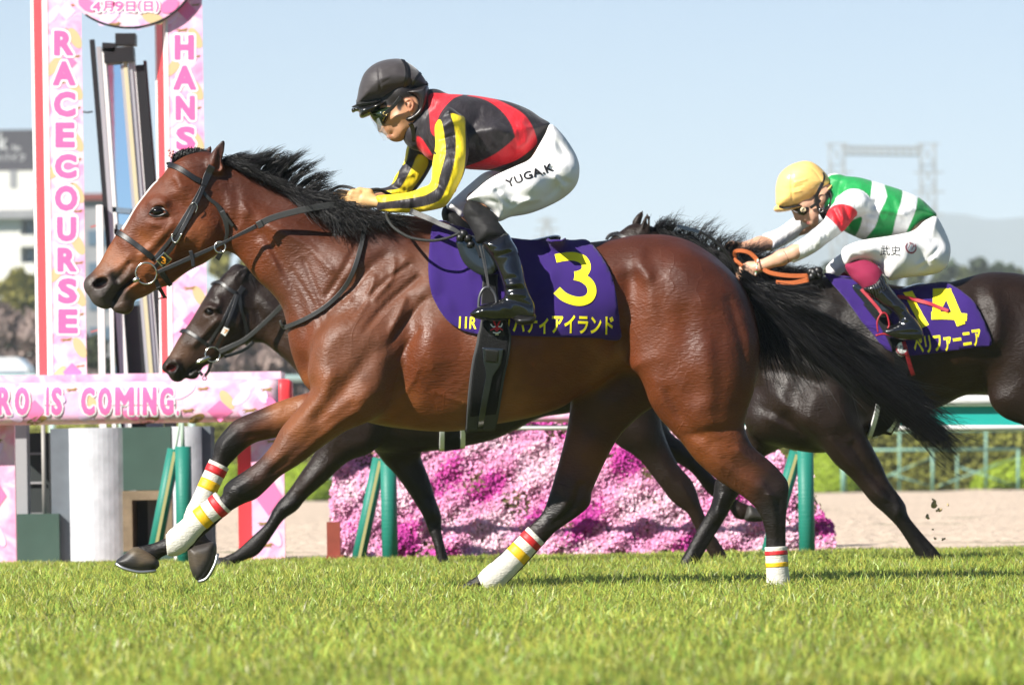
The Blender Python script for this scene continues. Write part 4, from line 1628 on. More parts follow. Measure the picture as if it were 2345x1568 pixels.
def coat_mat(name, rough, spec, coat):
    m = mat(name, (1, 1, 1), rough, spec, attr=True, noise=0.16, nscale=16.0, coat=coat, crough=0.3)
    nt = m.node_tree
    N, L = nt.nodes, nt.links
    p = N['Principled BSDF']
    tc = N['Texture Coordinate']
    # short hair lying along the body: fine stretched relief plus soft veins and skin folds
    mp = N.new('ShaderNodeMapping')
    mp.inputs['Rotation'].default_value = (0, math.radians(35), 0)
    mp.inputs['Scale'].default_value = (42, 140, 170)
    L.new(tc.outputs['Object'], mp.inputs[0])
    h = N.new('ShaderNodeTexNoise')
    h.inputs['Scale'].default_value = 1.0
    h.inputs['Detail'].default_value = 4
    L.new(mp.outputs[0], h.inputs['Vector'])
    f = N.new('ShaderNodeTexNoise')
    f.inputs['Scale'].default_value = 17.0
    f.inputs['Detail'].default_value = 6
    L.new(tc.outputs['Object'], f.inputs['Vector'])
    b1 = N.new('ShaderNodeBump')
    b1.inputs['Strength'].default_value = 1.0
    b1.inputs['Distance'].default_value = 0.0025
    L.new(h.outputs['Fac'], b1.inputs['Height'])
    b2 = N.new('ShaderNodeBump')
    b2.inputs['Strength'].default_value = 0.45
    b2.inputs['Distance'].default_value = 0.010
    L.new(f.outputs['Fac'], b2.inputs['Height'])
    L.new(b2.outputs[0], b1.inputs['Normal'])
    L.new(b1.outputs[0], p.inputs['Normal'])
    vn = N.new('ShaderNodeTexNoise')
    vn.inputs['Scale'].default_value = 5.0
    vn.inputs['Detail'].default_value = 2.5
    vn.inputs['Distortion'].default_value = .9
    L.new(tc.outputs['Object'], vn.inputs['Vector'])
    v1 = N.new('ShaderNodeMath')
    v1.operation = 'SUBTRACT'
    v1.inputs[1].default_value = .5
    L.new(vn.outputs['Fac'], v1.inputs[0])
    v2 = N.new('ShaderNodeMath')
    v2.operation = 'ABSOLUTE'
    L.new(v1.outputs[0], v2.inputs[0])
    v3 = N.new('ShaderNodeMapRange')
    v3.interpolation_type = 'SMOOTHSTEP'
    v3.inputs[1].default_value, v3.inputs[2].default_value = 0.0, 0.035
    v3.inputs[3].default_value, v3.inputs[4].default_value = 1.0, 0.0
    L.new(v2.outputs[0], v3.inputs[0])
    b3 = N.new('ShaderNodeBump')
    b3.inputs['Strength'].default_value = 0.22
    b3.inputs['Distance'].default_value = 0.0022
    L.new(v3.outputs[0], b3.inputs['Height'])
    L.new(b3.outputs[0], b2.inputs['Normal'])
    # sheen varies with damp patches of the coat
    g = N.new('ShaderNodeTexNoise')
    g.inputs['Scale'].default_value = 5.0
    g.inputs['Detail'].default_value = 6
    L.new(tc.outputs['Object'], g.inputs['Vector'])
    r = N.new('ShaderNodeMapRange')
    r.inputs[1].default_value, r.inputs[2].default_value = 0.3, 0.7
    r.inputs[3].default_value, r.inputs[4].default_value = rough - 0.08, rough + 0.14
    L.new(g.outputs['Fac'], r.inputs[0])
    L.new(r.outputs[0], p.inputs['Roughness'])
    return m


M_BAY = coat_mat('bay_coat', 0.46, 0.32, 0.0)
M_DARK = coat_mat('dark_brown_coat', 0.43, 0.24, 0.0)
M_HAIR = mat('black_horse_hair', (0.0055, 0.005, 0.0055), 0.38, 0.35)
M_HOOF = mat('hoof_horn', (1, 1, 1), 0.5, 0.4, attr=True, noise=0.35, nscale=40, bump=0.3, bscale=90, bdist=0.002, stretch=((1, 1, 6), (0, 0, 0)))
M_SHOE = mat('horseshoe_steel', (0.45, 0.45, 0.46), 0.35, 0.5, metal=0.9)
M_EYE = mat('eye_dark', (0.006, 0.004, 0.003), 0.06, 0.35)
M_EYERIM = mat('eyelid_dark', (0.012, 0.009, 0.008), 0.35, 0.5)
M_WRAP = mat('white_leg_wrap', (0.62, 0.59, 0.52), 0.85, 0.2, noise=0.12, nscale=14, bump=0.9, bscale=1.0, bdist=0.004, stretch=((90, 90, 300), (0, 0, 0)))
M_TAPER = mat('red_tape', (0.50, 0.018, 0.022), 0.5, 0.4, bump=0.5, bscale=60, bdist=0.003)
M_TAPEY = mat('yellow_tape', (0.70, 0.42, 0.012), 0.5, 0.4, bump=0.5, bscale=60, bdist=0.003)


class Hair:
    """many fine strands in one mesh (three-sided tapering tubes)"""
    def __init__(s):
        s.v, s.f, s.n = [], [], 0

    def strand(s, pts, r):
        pts = np.asarray(pts, float)
        m = len(pts)
        t = np.gradient(pts, axis=0)
        t /= np.linalg.norm(t, axis=1)[:, None] + 1e-9
        a = np.cross(t, (0.1, 0.9, 0.3))
        a /= np.linalg.norm(a, axis=1)[:, None] + 1e-9
        b = np.cross(t, a)
        w = (r * np.clip(1.15 - np.linspace(0, 1, m) ** 2.2, 0.12, 1))[:, None]
        ph = rng.random() * 6.28
        ring_ = [pts + w * (a * math.cos(ph + q) + b * math.sin(ph + q)) for q in (0, 2.09, 4.19)]
        s.v.append(np.stack(ring_, 1).reshape(-1, 3))
        i = np.arange(m - 1)[:, None] * 3 + s.n
        j = np.arange(3)[None]
        k = (j + 1) % 3
        s.f.append(np.stack([i + j, i + k, i + 3 + k, i + 3 + j], 2).reshape(-1, 4))
        s.n += 3 * m

    def lock(s, p0, p1, p2, n, spread0, spread1, r, Y, seg=7, wave=0.0, jit=0.15):
        """a lock of n strands along a bezier through pixel+depth points p = (px, py, y)"""
        q0, q1, q2 = [np.array(W(p[0], p[1], Y + p[2])) for p in (p0, p1, p2)]
        L = np.linalg.norm(q2 - q0)
        t = np.linspace(0, 1, seg)[:, None]
        for _ in range(n):
            e0 = rng.normal(0, 1, 3) * spread0
            e1 = rng.normal(0, 1, 3) * (spread0 * 0.5 + spread1 * 0.5)
            e2 = rng.normal(0, 1, 3) * spread1
            ln = 1 - abs(rng.normal(0, jit))
            a, b, c = q0 + e0, q1 + e1, q2 + e2
            tt = t * ln
            p = (1 - tt) ** 2 * a + 2 * tt * (1 - tt) * b + tt ** 2 * c
            if wave:
                p = p + np.sin(t * rng.uniform(4, 11) + rng.random() * 6.28) * (t * wave * rng.normal(0, 1, 3))
            s.strand(p, r * rng.uniform(0.7, 1.3))

    def build(s, name, m, parent):
        return mesh_obj(name, np.concatenate(s.v), np.concatenate(s.f), m, parent)


def hoof(poly, Y, y, w, parent, cols, shoe=None):
    """hoof outline in px; horn colour bands by control points; optional shoe line"""
    x0, y0 = np.min(poly, 0) - 12
    x1, y1 = np.max(poly, 0) + 12
    s = Sculpt((x0, y0, x1, y1), Y, y - w - 0.03, y + w + 0.03, 0.004)
    s.slab(poly, 26, [(np.mean([p[0] for p in poly]), np.mean([p[1] for p in poly]), w)], y, k=0.004, n=2.4)
    V, Q, pid = s.skin(1)
    C, _ = paint(V, pid, Y, {0: cols}, (0.03, 0.025, 0.02))
    o = mesh_obj('hoof', V, Q, M_HOOF, parent, cols=C)
    if shoe:
        mb = MB()
        for sy in (-1, 1):
            pts = catmull(shoe, 5, False)
            n = len(pts)
            prof = y + sy * w * 0.80 * np.sin(np.linspace(0.15, 0.85, n) * math.pi) ** 0.5
            mb.tube(np.stack([Wa(pts, Y + prof)[:, c] for c in range(3)], 1), 4.0 * Y / K, 6)
        mb.build('horseshoe', M_SHOE, o, smooth=True)
    return o


def wrap(axis, Y, parent, wy=1.0, bands=()):
    """bandage round a leg: axis = (px, py, y, r metres); bands = (t0, t1, material)"""
    n = len(axis)
    P = np.array([W(a[0], a[1], Y + a[2]) for a in axis])
    r = np.array([a[3] for a in axis])
    u = np.linspace(0, n - 1, 28)
    Pd = np.stack([np.interp(u, range(n), P[:, c]) for c in range(3)], 1)
    Pd = smooth1(Pd, 3)
    rd = smooth1(np.interp(u, range(n), r), 2)
    rd = rd * (1 + 0.012 * np.sin(u * 9.0))
    prof = [(math.cos(2 * math.pi * i / 24), math.sin(2 * math.pi * i / 24)) for i in range(24)]
    v, f = sweep(Pd, prof, rd, rd * wy)
    o = mesh_obj('leg_wrap', v, f, M_WRAP, parent)
    for t0, t1, m in bands:
        uu = np.linspace(t0, t1, 5) * 27
        p2 = np.stack([np.interp(uu, range(28), Pd[:, c]) for c in range(3)], 1)
        r2 = np.interp(uu, range(28), rd) * 1.025
        v, f = sweep(p2, prof, r2, r2 * wy)
        mesh_obj('tape_band', v, f, m, o)
    return o


# ---- the bay in front -------------------------------------------------
Y3 = 20.0
horse3 = thing('horse', W(1240, 1365, Y3), 'glossy bay racehorse wearing the purple number 3 cloth, galloping in front', 'horse', 'galloping racehorses')


def bay_body():
    s = Sculpt((170, 305, 1830, 1385), Y3, -0.36, 0.36, 0.0058)
    s.gain = 1.12
    body = [(478, 372), (510, 372), (540, 382), (600, 412), (660, 440), (720, 463), (780, 480), (840, 489), (900, 491), (960, 497), (1020, 510),
            (1100, 535), (1180, 553), (1260, 560), (1340, 556), (1400, 549), (1440, 541), (1480, 537), (1530, 539), (1580, 553), (1630, 583),
            (1672, 620), (1706, 660), (1727, 705), (1739, 760), (1741, 820), (1728, 880), (1690, 915), (1600, 905), (1500, 862), (1431, 843),
            (1378, 874), (1324, 906), (1287, 932), (1214, 956), (1134, 971), (1061, 985), (1013, 988), (958, 985), (885, 976), (841, 966),
            (790, 950), (745, 925), (712, 896), (690, 868), (665, 800), (655, 736), (643, 699), (619, 668), (591, 643), (563, 609), (540, 583),
            (515, 570), (480, 520), (460, 440)]
    bw = [(520, 400, .062), (500, 520, .072), (560, 540, .074), (600, 440, .060), (680, 560, .092), (760, 490, .072), (800, 640, .15),
          (700, 780, .165), (690, 850, .13), (860, 760, .225), (880, 560, .15), (960, 520, .15), (1000, 800, .265), (1150, 780, .288), (1150, 600, .25),
          (1100, 940, .25), (900, 930, .20), (1300, 750, .285), (1300, 880, .22), (1420, 720, .255), (1540, 640, .27), (1650, 720, .235), (1600, 850, .17), (1720, 800, .13)]
    rel = [
        # neck: crest, jugular groove, brachiocephalic edge, throat folds
        ([(575, 505), (640, 600), (690, 700), (705, 790)], 9, -.010), ([(600, 560), (650, 650), (668, 730)], 10, .008),
        ([(540, 480), (640, 520), (760, 580), (840, 640)], 26, .010), ([(640, 480), (740, 520), (850, 560)], 16, -.006),
        ([(525, 540), (545, 500), (540, 440)], 9, -.008),
        # folds in front of the shoulder
        ([(880, 590), (800, 660), (735, 760), (712, 850)], 10, -.010), ([(930, 600), (850, 680), (790, 760)], 13, .009),
        ([(960, 640), (880, 710), (820, 790), (770, 860)], 6, -.009), ([(985, 655), (905, 745), (830, 850)], 12, .009), ([(940, 610), (870, 660), (800, 740)], 4, -.005), ([(975, 690), (900, 780), (850, 860)], 5, -.006), ([(850, 620), (790, 690)], 5, -.004),
        ([(700, 600), (740, 700), (760, 760)], 5, -.004), ([(905, 600), (900, 640), (860, 690)], 4, .004), ([(960, 760), (900, 840), (850, 900)], 5, -.005), ([(740, 800), (790, 770), (840, 760)], 5, -.005), ([(720, 850), (760, 820)], 4, .004), ([(640, 660), (680, 720)], 4, .004),
        ([(700, 790), (740, 740), (800, 690)], 10, .009), ([(690, 840), (705, 880), (715, 900)], 8, -.010),
        ([(620, 520), (700, 560), (760, 620)], 6, .004), ([(560, 470), (600, 540), (640, 620)], 4, .0035), ([(670, 620), (720, 700), (740, 760)], 4, -.004), ([(820, 560), (790, 620), (750, 680)], 5, -.005), ([(860, 640), (830, 720), (770, 800)], 4, .004),
        ([(930, 690), (900, 760), (880, 830)], 5, .005), ([(1000, 900), (1080, 930), (1160, 930)], 4, .0025), ([(1180, 870), (1250, 890), (1330, 850)], 4, .002), ([(870, 940), (930, 900), (960, 850)], 4, .003), ([(1340, 800), (1380, 830), (1420, 820)], 8, -.006),
        # ribs and girth hollow, barrel
        ([(950, 700), (935, 800), (900, 900), (850, 955)], 14, -.016), ([(990, 780), (975, 880), (960, 960)], 20, .006),
        ([(1180, 800), (1170, 880), (1150, 940)], 9, .004), ([(1230, 800), (1215, 880), (1195, 930)], 9, .004),
        ([(1280, 800), (1265, 860), (1245, 910)], 9, .004), ([(1130, 930), (1220, 905), (1320, 860), (1400, 820)], 18, .006),
        # loin, hip, flank hollow
        ([(1405, 800), (1432, 730), (1440, 650)], 20, -.028), ([(1478, 620), (1492, 720), (1500, 800)], 14, .010), ([(1466, 575), (1460, 610), (1476, 640)], 11, .014),
        ([(1440, 840), (1420, 790)], 18, -.02), ([(1500, 545), (1560, 555), (1620, 590)], 20, .004)]
    s.slab(body, 170, bw, 0.0, k=0.02, pid=1, relief=rel, n=2.25, smooth=3)
    # head
    head = [(398, 373), (386, 383), (370, 404), (349, 422), (327, 450), (308, 476), (289, 507), (268, 535), (246, 569), (228, 602), (209, 625), (196, 637),
            (191, 650), (194, 665), (204, 679), (212, 693), (227, 704), (246, 708), (255, 701), (259, 692), (264, 684), (266, 687), (262, 693), (256, 702), (261, 713),
            (286, 720), (301, 714), (307, 700), (309, 688), (327, 681), (346, 671), (360, 662), (389, 652), (408, 637), (436, 618), (467, 603), (488, 588),
            (504, 572), (520, 545), (527, 515), (522, 470), (512, 410), (498, 368), (470, 350), (430, 355)]
    hw = [(225, 655, .054), (212, 640, .040), (235, 695, .050), (250, 700, .044), (275, 705, .040), (295, 700, .038), (300, 560, .058), (262, 570, .040), (320, 620, .056), (345, 600, .062),
          (370, 650, .05), (430, 540, .092), (365, 490, .098), (330, 480, .075), (400, 420, .092), (470, 560, .082), (440, 600, .06), (500, 520, .078), (480, 390, .07), (350, 440, .07)]
    hr = [([(400, 515), (365, 550), (330, 585)], 7, .008), ([(405, 535), (370, 572), (340, 600)], 8, -.005), ([(345, 463), (362, 457), (382, 466)], 8, .013),
          ([(362, 484)], 12, .008), ([(385, 500), (362, 506), (345, 500)], 5, -.006), ([(372, 520), (352, 515)], 4, .003),
          ([(396, 405), (412, 418), (410, 440), (396, 446)], 7, .0035), ([(398, 430)], 12, -.007), ([(408, 410), (425, 450)], 6, .003), ([(430, 435), (455, 470)], 12, .008),
          ([(395, 460), (430, 480)], 9, -.006), ([(450, 540)], 38, .014), ([(515, 470), (517, 520), (505, 560)], 7, -.010),
          ([(264, 690), (280, 664), (298, 648), (312, 639)], 4.5, -.024), ([(268, 655), (290, 640), (300, 620)], 7, .007), ([(262, 632), (275, 650), (262, 676)], 6, -.010),
          ([(300, 590), (280, 610), (262, 622)], 10, .006), ([(250, 600), (285, 560)], 10, .003), ([(270, 700), (288, 668), (312, 650)], 7, .007),
          ([(200, 652), (212, 632), (235, 628), (252, 638), (255, 660), (240, 678), (218, 680)], 7, .010), ([(330, 645), (320, 680)], 7, -.006),
          ([(300, 605), (285, 625), (270, 640)], 5, -.006), ([(355, 625), (400, 600), (440, 575)], 10, -.008), ([(320, 540), (345, 560)], 9, -.004)]
    s.slab(head, 62, hw, 0.0, k=0.025, pid=2, relief=hr, n=2.2, smooth=1)
    for sy in (-1, 1):
        s.ell((230, 648, sy * .049), (.0295, .034, .0175), k=.005, pid=2, op='sub', rot=22)
        s.ell((361, 484, sy * .093), (.028, .018, .020), k=.008, pid=2, op='sub', rot=18)
    # ears
    s.slab([(473, 386), (478, 360), (492, 340), (505, 326), (513, 319), (516, 332), (512, 352), (508, 370), (514, 388), (500, 400)], 18,
           [(495, 370, .026), (510, 335, .014)], -.05, k=.012, pid=3, relief=[([(500, 385), (508, 335)], 5, -.014)], smooth=1)
    s.slab([(455, 372), (466, 350), (478, 336), (486, 334), (484, 350), (478, 368), (476, 386)], 16,
           [(470, 365, .024), (482, 340, .012)], .05, k=.012, pid=3, smooth=1)
    # near foreleg
    nf = [(705, 850), (712, 893), (690, 926), (645, 979), (624, 1017), (594, 1052), (560, 1078), (527, 1099), (511, 1117), (509, 1133), (478, 1156), (440, 1183), (397, 1222),
          (380, 1231), (347, 1244), (316, 1252), (306, 1268), (325, 1283), (350, 1290), (365, 1278), (388, 1268), (416, 1266), (440, 1254), (452, 1238), (486, 1208), (524, 1173), (556, 1154), (586, 1142),
          (610, 1121), (642, 1090), (680, 1066), (714, 1041), (744, 1018), (795, 985), (850, 962), (885, 925), (905, 860), (900, 790), (850, 735), (780, 725), (725, 770)]
    s.slab(nf, 46, [(830, 850, .095), (770, 930, .092), (720, 960, .078), (650, 1020, .062), (600, 1080, .050), (550, 1128, .047), (515, 1155, .036), (450, 1210, .029), (410, 1245, .033), (360, 1258, .028), (330, 1268, .033)],
           [(850, 800, -.165), (780, 930, -.165), (650, 1030, -.15), (550, 1130, -.14), (420, 1240, -.12), (330, 1270, -.115)], k=.055, pid=4,
           relief=[([(860, 800), (790, 890), (730, 960)], 12, -.010), ([(760, 860), (700, 940), (640, 1010)], 14, .010), ([(810, 930), (720, 1000), (630, 1080)], 9, -.010),
                   ([(840, 900), (760, 980), (680, 1040)], 13, .009), ([(575, 1095), (545, 1120), (560, 1145)], 6, .004), ([(590, 1120), (540, 1160), (480, 1205)], 4, -.006), ([(535, 1112), (520, 1135)], 6, .005)], smooth=2)
    # far foreleg
    ff = [(700, 850), (712, 893), (692, 902), (642, 917), (590, 939), (551, 955), (531, 967), (516, 983), (502, 1000), (491, 1018), (488, 1036), (482, 1055),
          (474, 1067), (461, 1097), (444, 1139), (428, 1163), (421, 1181), (430, 1200), (437, 1222), (433, 1246), (462, 1256), (490, 1244), (476, 1232), (470, 1216), (474, 1182),
          (486, 1149), (496, 1125), (505, 1100), (515, 1080), (522, 1067), (537, 1051), (556, 1032), (584, 1013), (612, 1006), (650, 998), (720, 985), (780, 940), (790, 860), (740, 820)]
    s.slab(ff, 46, [(740, 880, .09), (660, 950, .062), (590, 980, .052), (520, 1012, .046), (505, 1060, .036), (460, 1140, .029), (440, 1190, .033), (455, 1235, .028)],
           [(760, 880, .12), (640, 960, .13), (520, 1010, .12), (440, 1190, .10), (455, 1240, .10)], k=.05, pid=5,
           relief=[([(540, 990), (515, 1010), (505, 1040)], 6, .005), ([(640, 930), (560, 965)], 8, .005), ([(620, 995), (570, 1000)], 6, -.006)])
    # near hind leg
    nh = [(1500, 640), (1462, 740), (1447, 815), (1446, 842), (1460, 856), (1471, 876), (1478, 894), (1486, 918), (1498, 940), (1514, 962), (1531, 980), (1545, 996), (1562, 1014), (1594, 1055),
          (1640, 1096), (1676, 1120), (1703, 1138), (1730, 1162), (1747, 1195), (1754, 1223), (1754, 1252), (1757, 1300), (1760, 1345), (1768, 1372), (1800, 1372), (1807, 1345), (1803, 1300), (1800, 1248), (1801, 1182), (1804, 1145),
          (1807, 1116), (1800, 1095), (1772, 1063), (1746, 1041), (1726, 1024), (1712, 1000), (1705, 972), (1713, 935), (1727, 892), (1735, 830), (1737, 770), (1712, 700), (1668, 632), (1600, 592), (1545, 592)]
    s.slab(nh, 85, [(1580, 680, .115), (1600, 830, .118), (1520, 850, .095), (1600, 950, .100), (1540, 960, .082), (1640, 1035, .070), (1700, 1092, .052), (1770, 1120, .043), (1775, 1180, .036), (1777, 1260, .030), (1783, 1340, .034)],
           [(1580, 680, -.165), (1600, 850, -.175), (1640, 1030, -.16), (1765, 1130, -.145), (1780, 1300, -.135)], k=.06, pid=6,
           relief=[([(1560, 720), (1575, 800), (1590, 900)], 16, -.005), ([(1600, 700), (1620, 820), (1625, 920)], 24, .010), ([(1668, 690), (1695, 780), (1712, 860)], 8, -.008),
                   ([(1705, 730), (1722, 800), (1722, 860)], 12, .005), ([(1640, 790), (1648, 860), (1640, 940)], 12, -.005), ([(1490, 880), (1510, 930), (1540, 975)], 14, .014),
                   ([(1530, 900), (1560, 960), (1600, 1000)], 10, -.008), ([(1570, 1000), (1640, 985), (1700, 985)], 7, -.006), ([(1600, 1030), (1660, 1075), (1730, 1120)], 14, .008),
                   ([(1690, 1030), (1740, 1065), (1790, 1100)], 6, .006), ([(1660, 1050), (1730, 1090), (1765, 1120)], 9, -.005), ([(1760, 1135), (1780, 1190)], 8, .006), ([(1745, 1110), (1760, 1130)], 9, .007), ([(1785, 1150), (1787, 1260)], 5, -.008)])
    # far hind leg
    fh = [(1480, 760), (1400, 790), (1345, 850), (1318, 890), (1308, 921), (1300, 976), (1287, 1031), (1268, 1100), (1249, 1159), (1233, 1185), (1210, 1206), (1180, 1235), (1136, 1276),
          (1096, 1314), (1072, 1330), (1052, 1343), (1056, 1358), (1078, 1356), (1111, 1347), (1140, 1347), (1163, 1333), (1206, 1290), (1247, 1244), (1272, 1217), (1322, 1182), (1345, 1163), (1353, 1148),
          (1354, 1130), (1360, 1114), (1381, 1067), (1412, 1008), (1445, 970), (1500, 930), (1600, 890), (1620, 800), (1560, 740)]
    s.slab(fh, 65, [(1500, 820, .11), (1400, 900, .095), (1350, 1010, .066), (1322, 1085, .050), (1300, 1145, .043), (1260, 1192, .034), (1180, 1265, .029), (1125, 1325, .034), (1070, 1347, .028)],
           [(1500, 820, .15), (1350, 1010, .15), (1290, 1150, .13), (1130, 1320, .11)], k=.05, pid=7,
           relief=[([(1290, 1120), (1300, 1150), (1280, 1180)], 7, .006), ([(1330, 1110), (1310, 1160), (1270, 1200)], 6, -.008)])
    return s.skin(3)


V3, Q3, P3 = bay_body()
tanv = (0.20, 0.070, 0.021)
ctl3 = {
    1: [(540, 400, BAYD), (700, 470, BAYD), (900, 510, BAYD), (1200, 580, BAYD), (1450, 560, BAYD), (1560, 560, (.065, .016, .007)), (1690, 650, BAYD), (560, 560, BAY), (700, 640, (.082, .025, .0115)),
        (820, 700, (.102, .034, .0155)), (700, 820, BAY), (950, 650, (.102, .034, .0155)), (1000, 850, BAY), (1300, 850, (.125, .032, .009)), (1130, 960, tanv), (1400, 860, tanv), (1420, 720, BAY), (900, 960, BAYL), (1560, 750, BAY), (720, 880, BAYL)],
    2: [(198, 650, GRY), (225, 690, GRY), (240, 668, GRY), (250, 700, GRY), (262, 640, GRY), (285, 700, (.07, .04, .028)), (300, 710, (.06, .028, .016)), (205, 628, (.04, .02, .014)), (275, 665, GRY), (300, 640, (.05, .03, .02)), (230, 620, (.16, .06, .025)), (270, 600, BAYL),
        (300, 560, BAY), (310, 650, BAYL), (340, 620, BAYL), (370, 560, (.17, .05, .016)), (360, 440, BAY), (362, 505, BAY), (420, 420, BAY), (460, 540, (.175, .05, .015)), (420, 610, BAY), (343, 487, (.05, .018, .012)), (330, 475, BAY), (350, 505, BAY), (360, 465, BAY), (385, 484, BAY), (330, 560, BAYL), (500, 500, BAY), (470, 380, BAYD)],
    3: [(495, 390, BAY), (505, 350, (.05, .018, .012)), (513, 322, BLK), (470, 370, (.05, .018, .012))],
    4: [(850, 800, (.112, .037, .016)), (780, 940, (.15, .046, .015)), (700, 980, (.155, .05, .016)), (650, 1030, (.12, .042, .018)), (600, 1080, (.035, .014, .009)), (550, 1120, BLK), (450, 1200, BLK), (360, 1255, BLK), (690, 1050, (.09, .03, .014))],
    5: [(740, 890, BAY), (660, 950, (.20, .07, .024)), (600, 990, (.12, .04, .016)), (570, 960, (.03, .012, .008)), (520, 1010, BLK), (460, 1140, BLK)],
    6: [(1560, 600, BAYD), (1520, 780, BAY), (1600, 780, (.078, .0175, .0058)), (1700, 760, (.066, .0155, .0058)), (1600, 900, (.105, .025, .0068)), (1500, 910, BAY), (1640, 1020, (.145, .039, .010)), (1700, 1085, (.10, .03, .011)), (1730, 1040, (.03, .012, .008)), (1760, 1110, (.018, .009, .007)), (1775, 1160, BLK), (1780, 1300, BLK)],
    7: [(1450, 850, (.07, .022, .010)), (1380, 950, (.06, .02, .010)), (1330, 1060, (.12, .038, .014)), (1300, 1120, (.05, .018, .01)), (1280, 1160, BLK), (1130, 1320, BLK)],
}
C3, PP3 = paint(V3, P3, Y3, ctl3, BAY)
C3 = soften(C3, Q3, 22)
# white blaze down the forehead, dark mouth line and nostrils
bz = catmull([(356, 425), (338, 445), (322, 468), (308, 492), (292, 520)], 5, False)
dz = seg_dist(PP3, bz)
wv = np.abs(V3[:, 1] - Y3)
m = (P3 == 2) & (dz < 16) & (wv < .045)
bw_ = np.where(m, smoothstep(.034, .026, wv) * smoothstep(15, 10, dz), 0)
C3 = C3 * (1 - bw_[:, None]) + np.array((.62, .58, .54)) * bw_[:, None]
dm = seg_dist(PP3, catmull([(262, 688), (278, 665), (297, 649), (312, 639)], 5, False))
mk = np.where(P3 == 2, smoothstep(6, 3, dm), 0)[:, None]
C3 = C3 * (1 - mk) + np.array((.006, .004, .004)) * mk
dn = np.sqrt(((PP3[:, 0] - 229) / 20) ** 2 + ((PP3[:, 1] - 649) / 14) ** 2)
mk = np.where(P3 == 2, smoothstep(1.0, 0.7, dn), 0)[:, None]
C3 = C3 * (1 - mk) + np.array((.010, .003, .003)) * mk
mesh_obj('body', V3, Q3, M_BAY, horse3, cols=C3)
SK3 = Skin((V3, Q3))

for sy in (-1, 1):
    s = Sculpt((335, 462, 388, 508), Y3, sy * .083 - .045, sy * .083 + .045, .0025)
    s.ell((361, 484, sy * .079), (.0215, .0150, .0160), pid=0)
    e = s.skin(1)
    eo = mesh_obj('eye', e[0], e[1], M_EYE, horse3)
    mb = MB()
    for arc in ([(341, 489), (350, 477), (363, 474), (376, 479), (384, 488)], [(341, 489), (352, 495), (364, 495), (376, 490), (384, 488)]):
        strap(arc, [3, 6, 6, 6, 3], Y3, SK3, -.1, .001, .006, mb=mb, rnd=True) if sy < 0 else None
    if sy < 0:
        mb.build('eyelid', M_EYERIM, horse3, smooth=True)

hoof([(309, 1252), (280, 1272), (266, 1283), (268, 1294), (295, 1304), (330, 1308), (358, 1303), (365, 1290), (358, 1276), (340, 1262)], Y3, -.115, .055, horse3,
     [(315, 1255, (.10, .075, .045)), (345, 1272, (.09, .065, .04)), (300, 1280, (.03, .027, .026)), (275, 1285, (.02, .019, .019)), (350, 1298, (.02, .018, .016))], [(266, 1290), (285, 1301), (320, 1309), (356, 1306)])
hoof([(430, 1244), (440, 1250), (465, 1244), (492, 1240), (496, 1262), (490, 1290), (472, 1322), (455, 1330), (442, 1318), (432, 1285)], Y3, .10, .055, horse3,
     [(460, 1250, (.03, .025, .022)), (450, 1280, (.06, .045, .03)), (470, 1300, (.025, .022, .02)), (450, 1325, (.02, .018, .017))], [(455, 1331), (474, 1323), (492, 1292), (498, 1268)])
hoof([(1052, 1342), (1030, 1352), (1005, 1370), (1008, 1380), (1040, 1384), (1068, 1378), (1078, 1358)], Y3, .11, .055, horse3,
     [(1055, 1348, (.05, .042, .035)), (1020, 1368, (.05, .05, .05)), (1065, 1372, (.03, .027, .025))], [(1004, 1376), (1030, 1384), (1066, 1382)])
hoof([(1768, 1362), (1760, 1380), (1758, 1395), (1790, 1400), (1812, 1394), (1808, 1375), (1800, 1362)], Y3, -.135, .055, horse3,
     [(1780, 1370, (.03, .025, .022)), (1785, 1392, (.04, .035, .03))])

wrap([(511, 1148, -.137, .044), (497, 1160, -.135, .043), (470, 1180, -.13, .041), (440, 1205, -.125, .042), (415, 1232, -.12, .049), (395, 1246, -.118, .046), (382, 1247, -.118, .038)], Y3, horse3, 0.86,
     ((.07, .19, M_TAPER), (.30, .40, M_TAPEY)))
wrap([(502, 1062, .12, .039), (494, 1078, .118, .038), (478, 1112, .112, .037), (462, 1148, .106, .037), (448, 1180, .10, .042), (446, 1196, .10, .042), (452, 1214, .10, .035)], Y3, horse3, 0.9,
     ((.08, .20, M_TAPER), (.28, .38, M_TAPEY)))
wrap([(1777, 1251, -.138, .040), (1778, 1270, -.138, .040), (1780, 1300, -.137, .0395), (1782, 1330, -.136, .042), (1784, 1350, -.136, .040), (1785, 1372, -.136, .034)], Y3, horse3, 1.0,
     ((.10, .19, M_TAPER), (.31, .38, M_TAPEY)))
wrap([(1228, 1224, .117, .041), (1212, 1240, .116, .041), (1185, 1270, .114, .042), (1155, 1300, .112, .045), (1130, 1322, .111, .047), (1112, 1334, .11, .042), (1102, 1338, .11, .035)], Y3, horse3, 0.9,
     ((.08, .18, M_TAPER), (.27, .36, M_TAPEY)))
# ---- number 14, dark brown, behind on the right ------------------------
Y14 = 24.2
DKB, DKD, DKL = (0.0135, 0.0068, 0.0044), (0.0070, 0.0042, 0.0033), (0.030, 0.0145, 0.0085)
horse14 = thing('horse', W(2050, 1310, Y14), 'dark brown racehorse wearing the purple number 14 cloth, galloping behind on the right', 'horse', 'galloping racehorses')


